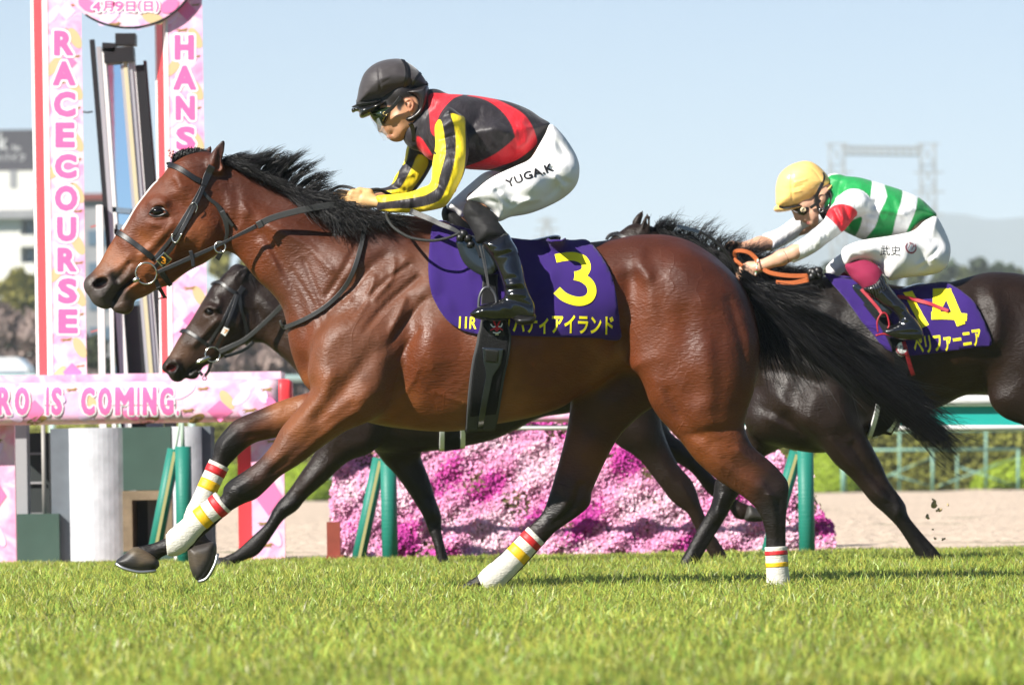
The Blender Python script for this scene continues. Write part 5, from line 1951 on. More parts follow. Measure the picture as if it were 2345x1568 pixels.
def dark14():
    s = Sculpt((1180, 445, 2640, 1340), Y14, -0.36, 0.36, 0.0085)
    s.gain = 1.3
    body = [(1490, 532), (1540, 545), (1600, 572), (1680, 600), (1760, 622), (1840, 632), (1920, 634), (1990, 640), (2060, 655), (2130, 655), (2180, 645), (2245, 627), (2285, 623), (2345, 629), (2420, 652), (2500, 700),
            (2550, 770), (2560, 850), (2500, 900), (2345, 905), (2270, 905), (2211, 905), (2152, 932), (2070, 962), (2020, 988), (1986, 1000), (1930, 1020), (1891, 1036), (1840, 1034), (1788, 1023), (1740, 1010),
            (1712, 985), (1702, 950), (1712, 904), (1722, 880), (1690, 830), (1640, 770), (1570, 730), (1500, 690), (1460, 600)]
    bw = [(1500, 600, .07), (1600, 660, .085), (1700, 640, .09), (1750, 800, .15), (1720, 920, .15), (1800, 900, .20), (1860, 700, .17), (1900, 850, .25), (2050, 800, .285), (2050, 690, .22), (1980, 980, .20), (2200, 800, .28), (2250, 700, .25), (2280, 660, .23), (2420, 760, .25), (2520, 800, .16), (2150, 920, .22)]
    rel = [([(1730, 930), (1790, 960), (1850, 1000)], 8, -.010), ([(1740, 880), (1800, 930), (1860, 970)], 11, .012), ([(1745, 850), (1820, 860), (1880, 900)], 10, -.010), ([(1800, 800), (1860, 760), (1900, 700)], 16, .012),
           ([(1760, 960), (1800, 985), (1860, 1010)], 9, .012), ([(1960, 800), (1950, 900), (1930, 980)], 12, -.014), ([(2260, 660), (2275, 720), (2270, 780)], 12, .012), ([(2225, 660), (2235, 720)], 12, -.012), ([(1870, 880), (1850, 940), (1830, 990)], 9, -.009)]
    s.slab(body, 140, bw, 0.0, k=.02, pid=1, relief=rel, n=2.25)
    # head, mostly behind the croup of the bay
    head = [(1450, 512), (1420, 530), (1398, 545), (1375, 575), (1350, 620), (1325, 670), (1305, 710), (1300, 735), (1312, 755), (1335, 765), (1352, 775), (1370, 765), (1400, 735), (1440, 710), (1480, 685), (1505, 650), (1515, 600), (1505, 540), (1490, 520)]
    s.slab(head, 50, [(1320, 730, .05), (1360, 740, .04), (1400, 620, .095), (1450, 540, .075), (1460, 670, .085), (1350, 660, .065)], 0, k=.025, pid=2)
    s.slab([(1462, 534), (1468, 514), (1478, 494), (1487, 478), (1492, 471), (1494, 485), (1489, 505), (1488, 525), (1482, 540)], 14, [(1478, 510, .024), (1490, 480, .012)], -.05, k=.012, pid=2, relief=[([(1478, 525), (1488, 485)], 4, -.012)], smooth=1)
    s.slab([(1446, 516), (1452, 500), (1464, 486), (1472, 479), (1475, 488), (1470, 502), (1466, 516)], 12, [(1460, 505, .022), (1472, 484, .011)], .05, k=.012, pid=2, smooth=1)
    # near fore, swept back
    nf = [(1820, 960), (1870, 1010), (1892, 1037), (1912, 1062), (1953, 1099), (1995, 1149), (2024, 1175), (2053, 1204), (2078, 1240), (2102, 1277), (2118, 1298), (2122, 1312), (2150, 1316), (2164, 1303), (2164, 1288),
          (2148, 1260), (2111, 1219), (2080, 1180), (2075, 1158), (2061, 1136), (2036, 1103), (2018, 1062), (1988, 1006), (1965, 960), (1930, 880), (1850, 880)]
    s.slab(nf, 38, [(1890, 950, .095), (1950, 1030, .068), (2010, 1110, .05), (2050, 1155, .046), (2085, 1225, .031), (2135, 1285, .034), (2145, 1308, .04)], [(1890, 950, -.16), (2050, 1155, -.14), (2140, 1300, -.12)], k=.05, pid=3,
           relief=[([(1900, 1010), (1960, 1080), (2020, 1140)], 7, .007), ([(1950, 1020), (1990, 1080), (2040, 1130)], 6, -.007), ([(2055, 1140), (2060, 1165), (2045, 1185)], 6, .006), ([(2080, 1190), (2130, 1260)], 4, -.006)])
    # far fore, planted in front
    ff = [(1715, 975), (1690, 1020), (1660, 1065), (1639, 1099), (1634, 1130), (1626, 1160), (1602, 1203), (1584, 1236), (1568, 1265), (1556, 1285), (1546, 1306), (1543, 1322), (1580, 1326), (1588, 1306), (1600, 1285), (1618, 1256),
          (1643, 1215), (1664, 1182), (1680, 1150), (1701, 1120), (1725, 1085), (1747, 1049), (1788, 1024), (1830, 980), (1780, 940)]
    s.slab(ff, 38, [(1760, 980, .08), (1700, 1070, .062), (1655, 1150, .047), (1610, 1225, .031), (1572, 1285, .034), (1562, 1312, .04)], [(1770, 970, .12), (1650, 1150, .11), (1565, 1310, .09)], k=.05, pid=4,
           relief=[([(1650, 1140), (1640, 1165), (1650, 1185)], 6, .006), ([(1730, 1040), (1690, 1100)], 7, .006), ([(1640, 1200), (1595, 1270)], 4, -.006)])
    # hind legs stretched behind, leaving the frame
    for dx, dy, y, pid in ((0, 0, -.15, 5), (70, -14, .14, 6)):
        nh = [(2300, 800), (2275, 880), (2266, 916), (2280, 940), (2299, 956), (2322, 966), (2346, 975), (2400, 1010), (2460, 1070), (2500, 1130), (2520, 1190), (2525, 1290), (2530, 1318), (2562, 1318), (2566, 1290), (2562, 1200), (2566, 1140), (2550, 1060), (2560, 930), (2565, 820), (2500, 710), (2380, 700)]
        nh = [(a + dx, b + dy) for a, b in nh]
        s.slab(nh, 70, [(2400 + dx, 800, .115), (2440 + dx, 950, .095), (2500 + dx, 1080, .055), (2540 + dx, 1140, .042), (2545 + dx, 1240, .03), (2545 + dx, 1310, .036)], y, k=.06, pid=pid)
    return s.skin(2)


V14, Q14, P14 = dark14()
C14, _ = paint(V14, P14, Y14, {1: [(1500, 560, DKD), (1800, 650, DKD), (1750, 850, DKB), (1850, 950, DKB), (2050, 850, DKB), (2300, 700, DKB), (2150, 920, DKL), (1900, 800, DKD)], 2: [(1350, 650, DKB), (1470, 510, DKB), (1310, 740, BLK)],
                               3: [(1890, 950, DKB), (1980, 1080, DKB), (2060, 1160, BLK), (2140, 1290, BLK)], 4: [(1700, 1050, DKB), (1640, 1160, BLK), (1570, 1290, BLK)]}, DKB)
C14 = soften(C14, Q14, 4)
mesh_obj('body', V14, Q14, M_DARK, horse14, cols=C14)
SK14 = Skin((V14, Q14))
hoof([(2120, 1300), (2126, 1318), (2150, 1324), (2172, 1314), (2166, 1298), (2145, 1290)], Y14, -.12, .05, horse14, [(2140, 1305, (.02, .018, .016))])
hoof([(1546, 1308), (1534, 1326), (1552, 1334), (1584, 1330), (1590, 1312), (1570, 1302)], Y14, .09, .05, horse14, [(1560, 1318, (.02, .018, .016))])
hoof([(2527, 1305), (2515, 1330), (2560, 1334), (2566, 1306)], Y14, -.15, .05, horse14, [(2540, 1318, (.02, .018, .016))])
hoof([(2597, 1291), (2585, 1316), (2630, 1320), (2636, 1292)], Y14, .14, .05, horse14, [(2610, 1300, (.02, .018, .016))])

# ---- the dark horse on the rail side ------------------------------------
YM = 25.8
horsem = thing('horse', W(1020, 1305, YM), 'dark brown racehorse half hidden behind the bay, head low on the left', 'horse', 'galloping racehorses')


def darkm():
    s = Sculpt((360, 585, 1780, 1335), YM, -0.34, 0.34, 0.0080)
    s.gain = 1.3
    body = [(560, 628), (600, 636), (660, 652), (730, 662), (800, 662), (860, 655), (930, 660), (1020, 680), (1120, 690), (1220, 684), (1310, 672), (1400, 690), (1470, 740), (1500, 810), (1490, 890), (1440, 930), (1340, 940), (1290, 948), (1236, 957),
            (1180, 985), (1125, 1008), (1052, 1024), (1005, 1031), (960, 1035), (900, 1035), (858, 1030), (800, 1000), (750, 960), (715, 900), (672, 842), (634, 808), (605, 786), (582, 783), (556, 760), (545, 690)]
    bw = [(560, 700, .07), (640, 730, .085), (750, 780, .14), (740, 900, .14), (820, 900, .22), (850, 700, .14), (1000, 860, .27), (1000, 720, .2), (1000, 1000, .19), (1200, 850, .27), (1250, 940, .2), (1350, 780, .26), (1450, 820, .15)]
    s.slab(body, 130, bw, 0, k=.02, pid=1, n=2.25, relief=[([(590, 720), (620, 760), (660, 800)], 9, -.008), ([(600, 690), (660, 730)], 14, .008)])
    head = [(548, 605), (528, 616), (514, 627), (498, 645), (486, 653), (474, 673), (456, 703), (438, 733), (424, 753), (408, 777), (390, 809), (378, 825), (370, 838), (372, 849), (384, 856), (390, 867), (402, 875), (418, 872), (424, 864),
            (432, 868), (450, 867), (458, 854), (466, 840), (484, 831), (518, 815), (544, 797), (562, 785), (582, 770), (592, 730), (590, 680), (580, 640), (566, 615)]
    hr = [([(470, 708), (482, 703), (497, 708)], 5, .012), ([(482, 716)], 8, .008), ([(500, 735), (470, 765), (445, 790)], 6, .008), ([(505, 750), (475, 780)], 6, -.006), ([(494, 680), (506, 692), (500, 706)], 5, .006), ([(520, 740)], 28, .012),
          ([(424, 866), (436, 850), (452, 842), (464, 836)], 3.5, -.018), ([(376, 846), (385, 828), (402, 826), (412, 836), (408, 852), (392, 860)], 5, .009), ([(414, 830), (420, 845), (412, 862)], 5, -.008), ([(398, 800), (420, 770)], 8, .003), ([(565, 720), (562, 760)], 6, -.008)]
    s.slab(head, 46, [(390, 845, .052), (380, 832, .042), (405, 868, .042), (440, 860, .036), (440, 760, .06), (480, 715, .092), (520, 740, .088), (540, 780, .075), (455, 820, .052), (520, 660, .082), (560, 640, .07)], 0, k=.025, pid=2, relief=hr, n=2.2, smooth=1)
    for sy in (-1, 1):
        s.ell((392, 842, sy * .043), (.024, .030, .0155), k=.008, pid=2, op='sub', rot=20)
        s.ell((481, 714, sy * .088), (.026, .018, .017), k=.008, pid=2, op='sub', rot=18)
    s.slab([(530, 640), (540, 626), (552, 616), (566, 607), (572, 612), (566, 628), (556, 645), (542, 654)], 14, [(545, 635, .022), (566, 612, .010)], -.06, k=.012, pid=2, relief=[([(545, 640), (565, 614)], 4, -.01)], smooth=1)
    s.slab([(524, 618), (532, 608), (545, 603), (552, 608), (546, 620), (536, 628)], 12, [(538, 615, .02)], .055, k=.012, pid=2, smooth=1)
    # fore leg reaching forward
    na = [(760, 960), (718, 1041), (690, 1080), (659, 1125), (630, 1158), (610, 1196), (590, 1216), (572, 1232), (541, 1260), (522, 1270), (508, 1278), (505, 1292), (530, 1300), (540, 1292), (562, 1281), (590, 1270), (617, 1236), (648, 1191), (680, 1168), (704, 1139), (744, 1105), (797, 1057), (858, 1030), (880, 960), (820, 920)]
    s.slab(na, 36, [(800, 970, .09), (720, 1080, .062), (660, 1150, .046), (640, 1175, .043), (590, 1240, .030), (540, 1277, .032)], [(820, 950, -.15), (640, 1170, -.13), (530, 1285, -.11)], k=.05, pid=3, relief=[([(680, 1150), (655, 1165)], 6, .005), ([(760, 1060), (700, 1120)], 7, .006)])
    # fore leg planted
    fa = [(850, 1000), (872, 1050), (906, 1087), (942, 1138), (968, 1181), (980, 1212), (994, 1250), (1001, 1288), (1002, 1308), (1012, 1318), (1036, 1314), (1036, 1302), (1029, 1285), (1019, 1250), (1011, 1214), (1011, 1181), (998, 1144), (982, 1093), (965, 1049), (962, 1020), (950, 960), (890, 940)]
    s.slab(fa, 36, [(910, 1010, .08), (950, 1090, .058), (985, 1160, .046), (1000, 1210, .032), (1018, 1280, .034), (1020, 1310, .038)], [(900, 1000, .12), (985, 1160, .12), (1020, 1300, .10)], k=.05, pid=4, relief=[([(985, 1150), (990, 1175)], 6, .006)])
    # hind legs
    ha = [(1330, 860), (1360, 960), (1411, 1016), (1457, 1046), (1486, 1079), (1511, 1112), (1540, 1149), (1573, 1174), (1589, 1203), (1606, 1240), (1622, 1266), (1636, 1290), (1640, 1308), (1664, 1308), (1668, 1285), (1660, 1261), (1631, 1215), (1607, 1161), (1594, 1120), (1581, 1095), (1552, 1062), (1525, 1006), (1512, 955), (1510, 880), (1470, 800), (1380, 780)]
    s.slab(ha, 60, [(1420, 880, .11), (1460, 980, .085), (1520, 1070, .055), (1575, 1130, .043), (1600, 1190, .032), (1645, 1270, .033)], [(1420, 880, -.15), (1575, 1130, -.14), (1650, 1290, -.12)], k=.05, pid=5, relief=[([(1560, 1110), (1590, 1150)], 6, .006)])
    hb = [(1440, 860), (1440, 980), (1500, 1040), (1540, 1055), (1581, 1079), (1622, 1129), (1650, 1150), (1670, 1165), (1680, 1182), (1697, 1190), (1720, 1186), (1741, 1184), (1744, 1168), (1718, 1157), (1690, 1145), (1672, 1128), (1640, 1096), (1607, 1062), (1573, 1020), (1530, 980), (1520, 900)]
    s.slab(hb, 50, [(1470, 920, .10), (1530, 1020, .065), (1600, 1085, .045), (1660, 1150, .032), (1700, 1172, .032), (1735, 1176, .03)], [(1470, 900, .14), (1600, 1085, .14), (1735, 1176, .12)], k=.05, pid=6)
    return s.skin(2)


VM, QM, PM = darkm()
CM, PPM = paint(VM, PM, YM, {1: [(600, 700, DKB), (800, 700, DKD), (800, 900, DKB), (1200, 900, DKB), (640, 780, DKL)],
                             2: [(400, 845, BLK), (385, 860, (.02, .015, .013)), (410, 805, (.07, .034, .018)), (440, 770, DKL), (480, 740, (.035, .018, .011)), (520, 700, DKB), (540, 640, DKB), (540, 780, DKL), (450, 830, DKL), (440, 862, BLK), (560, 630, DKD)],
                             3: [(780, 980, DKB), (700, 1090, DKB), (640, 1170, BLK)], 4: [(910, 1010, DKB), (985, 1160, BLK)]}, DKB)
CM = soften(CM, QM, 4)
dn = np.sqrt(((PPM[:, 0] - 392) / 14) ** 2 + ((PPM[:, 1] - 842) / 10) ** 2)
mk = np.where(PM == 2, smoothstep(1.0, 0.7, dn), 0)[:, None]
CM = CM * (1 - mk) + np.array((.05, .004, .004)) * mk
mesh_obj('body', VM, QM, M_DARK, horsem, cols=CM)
SKM = Skin((VM, QM))
for sy in (-1, 1):
    s = Sculpt((455, 692, 510, 736), YM, sy * .078 - .045, sy * .078 + .045, .003)
    s.ell((482, 714, sy * .076), (.0200, .0150, .0150), pid=0)
    e = s.skin(1)
    mesh_obj('eye', e[0], e[1], M_EYE, horsem)
hoof([(482, 1291), (492, 1280), (508, 1275), (530, 1282), (539, 1295), (534, 1308), (520, 1314), (490, 1306)], YM, -.11, .05, horsem, [(505, 1290, (.02, .018, .016)), (520, 1300, (.04, .035, .03))], [(483, 1298), (505, 1308), (528, 1313)])
hoof([(1002, 1302), (994, 1318), (1004, 1330), (1036, 1330), (1040, 1312), (1022, 1298)], YM, .10, .05, horsem, [(1020, 1315, (.02, .018, .016))])
hoof([(1640, 1298), (1630, 1316), (1640, 1326), (1668, 1324), (1670, 1302)], YM, -.12, .05, horsem, [(1650, 1315, (.02, .018, .016))])
hoof([(1714, 1156), (1735, 1166), (1752, 1180), (1750, 1192), (1722, 1194), (1704, 1188)], YM, .12, .05, horsem, [(1730, 1180, (.03, .027, .024))])
# ------------------------------------------------------------------ jockeys
def zm(x0, y0, k):
    return lambda *q: [(x0 + a * k, y0 + b * k) for a, b in q]


A1 = zm(772.9, 114.5, .27387)       # rider in front
A2 = zm(772.9, 114.5, .14605)       # his head
A3 = zm(658.4, 372.1, .1465)        # his hands
A4 = zm(629.8, 458.0, .3651)        # his boot, cloth and girth
B1 = zm(1660.3, 286.25, .36519)     # rider of 14


def poly_paint(C, P, m, polys):
    for pl, col in polys:
        q = catmull(pl, 3)
        i = np.where(m)[0]
        d = sdist(P[i], q)
        a = smoothstep(-1.2, 1.2, d)[:, None]
        C[i] = C[i] * (1 - a) + np.array(col) * a
    return C


def pxy(V, Y):
    return np.stack(PX(V[:, 0], V[:, 2], V[:, 1]), 1)


M_SKIN = mat('skin', (1, 1, 1), 0.48, 0.4, attr=True, noise=0.08, nscale=40, bump=0.15, bscale=300, sub=0.08)
M_SILK = mat('racing_silks', (1, 1, 1), 0.5, 0.35, attr=True, sheen=0.1, bump=0.7, bscale=1.0, bdist=0.010, stretch=((34, 34, 10), (0, 0.5, 0)))
M_WHITE = mat('white_breeches', (0.78, 0.77, 0.76), 0.65, 0.25, bump=0.22, bscale=1.0, bdist=0.010, stretch=((24, 24, 12), (0, -0.5, 0)), sheen=0.1)
M_BOOT = mat('patent_leather', (0.006, 0.006, 0.007), 0.14, 0.6, coat=0.6, crough=0.05, bump=0.25, bscale=30, bdist=0.006)
M_LEATHER = mat('black_leather', (0.0085, 0.008, 0.0085), 0.42, 0.5, bump=0.25, bscale=200, bdist=0.001)
M_LEATHER2 = mat('worn_grey_leather', (0.024, 0.0235, 0.023), 0.45, 0.5, bump=0.4, bscale=150, bdist=0.001)
M_STEEL = mat('bit_steel', (0.52, 0.50, 0.46), 0.22, 0.5, metal=0.95)
M_BLACKTEX = mat('black_stretch_fabric', (0.011, 0.0105, 0.011), 0.7, 0.3, bump=0.6, bscale=1.0, bdist=0.004, stretch=((60, 60, 20), (0, 0.6, 0)))
M_CAPB = mat('black_cap_cover', (0.034, 0.028, 0.030), 0.55, 0.35, sheen=0.3, bump=0.4, bscale=1.0, bdist=0.006, stretch=((16, 16, 50), (0, 0.3, 0)))
M_CAPO = mat('orange_cap_cover', (0.92, 0.57, 0.18), 0.36, 0.5, bump=0.4, bscale=1.0, bdist=0.006, stretch=((16, 16, 50), (0, 0.3, 0)))
M_GLOSSB = mat('gloss_black_plastic', (0.008, 0.008, 0.008), 0.2, 0.5, coat=0.3)
M_LENS = mat('dark_green_lens', (0.012, 0.022, 0.008), 0.08, 0.7, coat=1.0, crough=0.03)
M_GLOVE = mat('tan_glove', (0.62, 0.36, 0.15), 0.7, 0.25, bump=0.5, bscale=70, bdist=0.003)
M_PRINTB = mat('black_print', (0.012, 0.012, 0.014), 0.6, 0.3)
M_YEL = mat('yellow_print', (0.85, 0.72, 0.012), 0.6, 0.3)
M_PRINTR = mat('dark_red_print', (0.25, 0.015, 0.03), 0.6, 0.3)
M_REDP = mat('red_print', (0.55, 0.02, 0.03), 0.6, 0.3)
M_WHP = mat('white_print', (0.75, 0.75, 0.74), 0.6, 0.3)
M_HAIRP = mat('short_black_hair', (0.012, 0.010, 0.010), 0.6, 0.4, bump=0.8, bscale=300, bdist=0.002)
RED, YEL, BK, WHT, GRN = (.60, .016, .028), (.82, .62, .014), (.019, .0155, .0195), (.78, .78, .80), (.012, .27, .065)
M_VISOR = bpy.data.materials.new('clear_visor')
M_VISOR.use_nodes = True
_n = M_VISOR.node_tree
_p = _n.nodes['Principled BSDF']
_p.inputs['Base Color'].default_value = (.8, .85, .9, 1)
_p.inputs['Roughness'].default_value = .06
_t = _n.nodes.new('ShaderNodeBsdfTransparent')
_x = _n.nodes.new('ShaderNodeMixShader')
_x.inputs[0].default_value = .16
_n.links.new(_t.outputs[0], _x.inputs[1])
_n.links.new(_p.outputs[0], _x.inputs[2])
_n.links.new(_x.outputs[0], _n.nodes['Material Output'].inputs[0])


def fist(s, kn, wr, palm, pr, Y0, pid, k=.006):
    """hand closing on a rein: palm, wrist, four fingers of unequal length, thumb"""
    s.ell(palm, pr, k=.012, pid=pid)
    s.chain([(palm[0], palm[1], palm[2], min(pr) * 1.1), wr], k=.012, pid=pid)
    for j, (kx, ky, L) in enumerate(kn):
        y = palm[2] - .008
        s.chain([(kx + 14, ky + 1, y, .0105), (kx, ky, y + .002, .0100), (kx - 6 * L, ky + 4, y + .016, .0092), (kx + 2, ky + 9, y + .036, .0085), (kx + 12, ky + 9, y + .040, .0078)], k=k, pid=pid)


def jockey1():
    Y = Y3
    P = thing('person', W(1150, 730, Y), 'jockey in black, red and yellow silks and black cap, crouching on the bay horse', 'person', 'racing jockeys')
    # ---- body: head with face, neck, trunk, arms, hands, legs in one surface
    s = Sculpt((760, 120, 1345, 760), Y, -.46, .40, .0036)
    face = A2((600, 700), (560, 960), (575, 1060), (600, 1130), (622, 1195), (628, 1240), (640, 1284), (668, 1302), (700, 1296), (712, 1306), (722, 1320), (752, 1338), (768, 1348), (776, 1360), (764, 1370), (770, 1386), (796, 1392), (808, 1398), (822, 1412), (850, 1428),
              (900, 1442), (950, 1442), (1010, 1425), (1070, 1384), (1120, 1340), (1180, 1345), (1300, 1370), (1420, 1250), (1440, 1000), (1400, 700), (1250, 480), (950, 400), (720, 500))
    fw = [(*A2((640, 1260))[0], .017), (*A2((690, 1260))[0], .030), (*A2((620, 1120))[0], .026), (*A2((760, 1350))[0], .034), (*A2((800, 1250))[0], .050), (*A2((850, 1390))[0], .040), (*A2((920, 1430))[0], .036), (*A2((1050, 1300))[0], .056),
          (*A2((1000, 1050))[0], .068), (*A2((750, 1000))[0], .060), (*A2((1000, 700))[0], .074), (*A2((1250, 1000))[0], .066), (*A2((1300, 1250))[0], .052)]
    fr = [(A2((690, 1210), (720, 1250), (712, 1290)), 3.2, .007), (A2((740, 1250), (760, 1290), (770, 1330)), 2.5, -.005), (A2((768, 1350), (810, 1340), (850, 1325)), 2.2, -.008), (A2((780, 1372), (830, 1362)), 2.4, .005), (A2((760, 1332), (810, 1322)), 2.2, .004),
          (A2((830, 1395), (880, 1375)), 3, -.003), (A2((760, 1150), (830, 1100), (900, 1080)), 6, .006), (A2((850, 1220), (900, 1300)), 7, -.004), (A2((990, 1260), (1060, 1230)), 9, .004), (A2((860, 1330), (880, 1290)), 3, -.003)]
    s.slab(face, 40, fw, 0, k=.012, pid=1, relief=fr, n=2.3, smooth=1)
    ear = A2((1050, 800), (1090, 762), (1150, 760), (1195, 800), (1205, 860), (1190, 920), (1160, 970), (1128, 985), (1110, 950), (1090, 900), (1060, 860))
    for sy in (-1, 1):
        s.slab(ear, 12, [(*A2((1130, 870))[0], .013)], sy * .076, k=.006, pid=2, smooth=1, relief=[(A2((1080, 840), (1130, 810), (1165, 850), (1150, 920)), 2.2, -.007), (A2((1080, 790), (1150, 775), (1195, 830), (1180, 920), (1140, 970)), 1.8, .004)])
    s.chain([(955, 250, 0, .050), (985, 282, 0, .045), (1020, 300, 0, .05)], k=.03, pid=1)
    s.chain([(1030, 305, 0, .055), (1120, 310, 0, .06), (1210, 335, 0, .05)], k=.03, pid=3, wy=1.2)
    for sy, arm, leg in ((-1, [(1035, 300, -.14, .028), (1030, 430, -.232, .020), (885, 463, -.097, .014)], [(1260, 370, -.08, .040), (1100, 480, -.27, .018), (1122, 540, -.31, .018), (1165, 620, -.345, .016), (1190, 700, -.352, .016), (1110, 714, -.358, .014)]),
                         (1, [(1000, 310, .14, .022), (940, 400, .20, .016), (912, 443, .178, .013), (812, 456, .07, .011)], [(1260, 370, .08, .040), (1085, 455, .22, .018), (1062, 495, .28, .015), (1120, 610, .345, .020), (1150, 700, .352, .016), (1072, 714, .358, .014)])):
        s.chain(arm, k=.02, pid=3)
        s.chain(leg, k=.03, pid=3)
    # hands in gloves
    fist(s, [(808, 440, 1.0), (803, 449, 1.15), (802, 458, 1.1), (806, 466, .9)], (866, 464, -.085, .019), (836, 458, -.066), (.042, .021, .033), Y, 4)
    s.chain([(846, 440, -.066, .013), (824, 437, -.058, .0115), (806, 441, -.045, .0098)], k=.008, pid=4)
    fist(s, [(764, 448, 1.0), (760, 455, 1.1), (761, 462, 1.0), (765, 468, .9)], (802, 455, .05, .025), (784, 456, .045), (.034, .021, .026), Y, 4)
    s.chain([(795, 443, .03, .012), (776, 441, .028, .0105), (762, 446, .03, .009)], k=.008, pid=4)
    V, Q, pid = s.skin(2)
    px = pxy(V, Y)
    C = np.tile(np.array((.46, .235, .13)), (len(V), 1))
    C = poly_paint(C, px, pid <= 2, [(A2((775, 1352), (815, 1340), (850, 1328), (838, 1352), (812, 1388), (772, 1384)), (.42, .16, .11)), (A2((1050, 770), (1210, 770), (1210, 980), (1110, 980)), (.52, .235, .14)),
                                     (A2((560, 830), (700, 870), (880, 880), (960, 810), (1050, 765), (1215, 745), (1260, 900), (1240, 1000), (1500, 1000), (1500, 300), (400, 300)), (.014, .011, .011)), (A2((930, 800), (1020, 760), (1060, 830), (1010, 900), (990, 960), (940, 930)), (.02, .015, .014))])
    C[pid == 4] = (.62, .37, .16)
    C = soften(C, Q, 1)
    mesh_obj('body', V, Q, M_SKIN, P, cols=C)

    # ---- jersey
    s = Sculpt((845, 205, 1275, 500), Y, -.33, .33, .0036)
    s.gain = 1.5
    torso = A1((770, 375), (850, 370), (1000, 373), (1150, 384), (1300, 408), (1450, 440), (1600, 500), (1700, 568), (1780, 618), (1752, 690), (1690, 790), (1612, 918), (1500, 988), (1400, 1022), (1300, 1010), (1200, 1004), (1070, 994),
               (950, 962), (830, 930), (770, 918), (705, 860), (662, 780), (668, 725), (690, 650), (690, 560), (735, 480))
    tw = [(985, 240, .085), (975, 330, .11), (1010, 300, .16), (1050, 250, .15), (1050, 340, .175), (1130, 320, .175), (1130, 250, .12), (1200, 330, .155), (1240, 300, .125), (1180, 380, .12), (1060, 380, .12)]
    tr = [(A1((1150, 720), (1250, 690), (1380, 690), (1480, 720)), 9, .006), (A1((1140, 660), (1180, 560), (1160, 480)), 8, -.006), (A1((1180, 760), (1300, 830), (1420, 850)), 9, -.006), (A1((1330, 640), (1400, 720)), 6, .004), (A1((1540, 640), (1600, 700), (1580, 780)), 7, .005),
          (A1((1600, 620), (1700, 640)), 6, -.004), (A1((1500, 860), (1580, 800)), 6, .004), (A1((900, 420), (960, 470)), 7, -.004), (A1((1220, 930), (1350, 960)), 6, .004), (A1((1240, 470), (1300, 560), (1290, 650)), 9, .004), (A1((690, 700), (800, 880)), 5, -.006), (A1((770, 420), (800, 600)), 6, .004)]
    s.slab(torso, 75, tw, 0, k=.012, pid=1, relief=tr, n=2.2)
    arm = A1((935, 478), (1000, 520), (1060, 580), (1074, 700), (1098, 850), (1070, 1000), (1040, 1085), (980, 1200), (918, 1298), (850, 1333), (700, 1354), (550, 1360), (430, 1350), (330, 1332), (318, 1270), (325, 1208), (450, 1201), (600, 1186), (700, 1152), (780, 1112),
             (795, 950), (818, 800), (812, 650), (838, 590), (890, 510))
    ar = [(A1((830, 1000), (900, 900), (960, 880)), 5, -.004), (A1((850, 1140), (900, 1200)), 5, -.005), (A1((1010, 1100), (960, 1220)), 8, .004), (A1((700, 1200), (710, 1340)), 4, -.003), (A1((600, 1200), (606, 1350)), 4, .003), (A1((500, 1210), (505, 1350)), 4, -.003),
          (A1((890, 640), (980, 600), (1050, 610)), 6, .004), (A1((870, 760), (960, 730)), 4, -.004), (A1((890, 860), (990, 830)), 4, -.004), (A1((900, 560), (960, 540)), 4, -.005), (A1((1000, 930), (1020, 1060)), 5, .003)]
    s.slab(arm, 34, [(1035, 280, .062), (1040, 360, .056), (1030, 430, .052), (1000, 465, .052), (930, 465, .044), (870, 462, .036)], [(1035, 280, -.17), (1040, 400, -.23), (1020, 450, -.235), (930, 465, -.15), (868, 462, -.085)], k=.02, pid=2, relief=ar, n=2.1)
    farm = A1((700, 640), (612, 735), (590, 780), (572, 830), (550, 940), (480, 1052), (440, 1132), (330, 1160), (200, 1185), (80, 1200), (60, 1250), (90, 1290), (200, 1285), (330, 1270), (500, 1250), (620, 1200), (720, 1080), (790, 960), (860, 800), (820, 650))
    s.slab(farm, 32, [(985, 320, .06), (940, 390, .052), (910, 430, .046), (860, 440, .038), (800, 452, .033)], [(985, 320, .16), (940, 390, .2), (900, 435, .17), (800, 452, .06)], k=.02, pid=3, n=2.1,
           relief=[(A1((560, 960), (680, 900)), 4, -.004), (A1((500, 1080), (620, 1040)), 4, .004), (A1((460, 1140), (560, 1180)), 4, -.005)])
    s.chain([(962, 305, 0, .064), (978, 276, 0, .070), (992, 246, 0, .066)], k=.012, pid=1)
    V, Q, pid = s.skin(2)
    px = pxy(V, Y)
    C = np.tile(np.array(BK), (len(V), 1))
    C = poly_paint(C, px, pid == 1, [
        (A1((770, 372), (850, 362), (1050, 372), (980, 400), (920, 450), (860, 530), (825, 620), (815, 720), (780, 680), (770, 560), (762, 460)), RED),
        (A1((1085, 384), (1160, 378), (1300, 404), (1450, 470), (1560, 540), (1630, 640), (1662, 730), (1668, 786), (1600, 850), (1500, 920), (1380, 965), (1240, 1006), (1060, 998), (1070, 975), (1200, 930), (1340, 855), (1472, 745), (1478, 700), (1440, 600), (1360, 500), (1250, 425), (1150, 395)), RED),
        (A1((662, 728), (700, 738), (745, 800), (790, 870), (822, 905), (800, 938), (720, 885), (672, 820)), RED)])
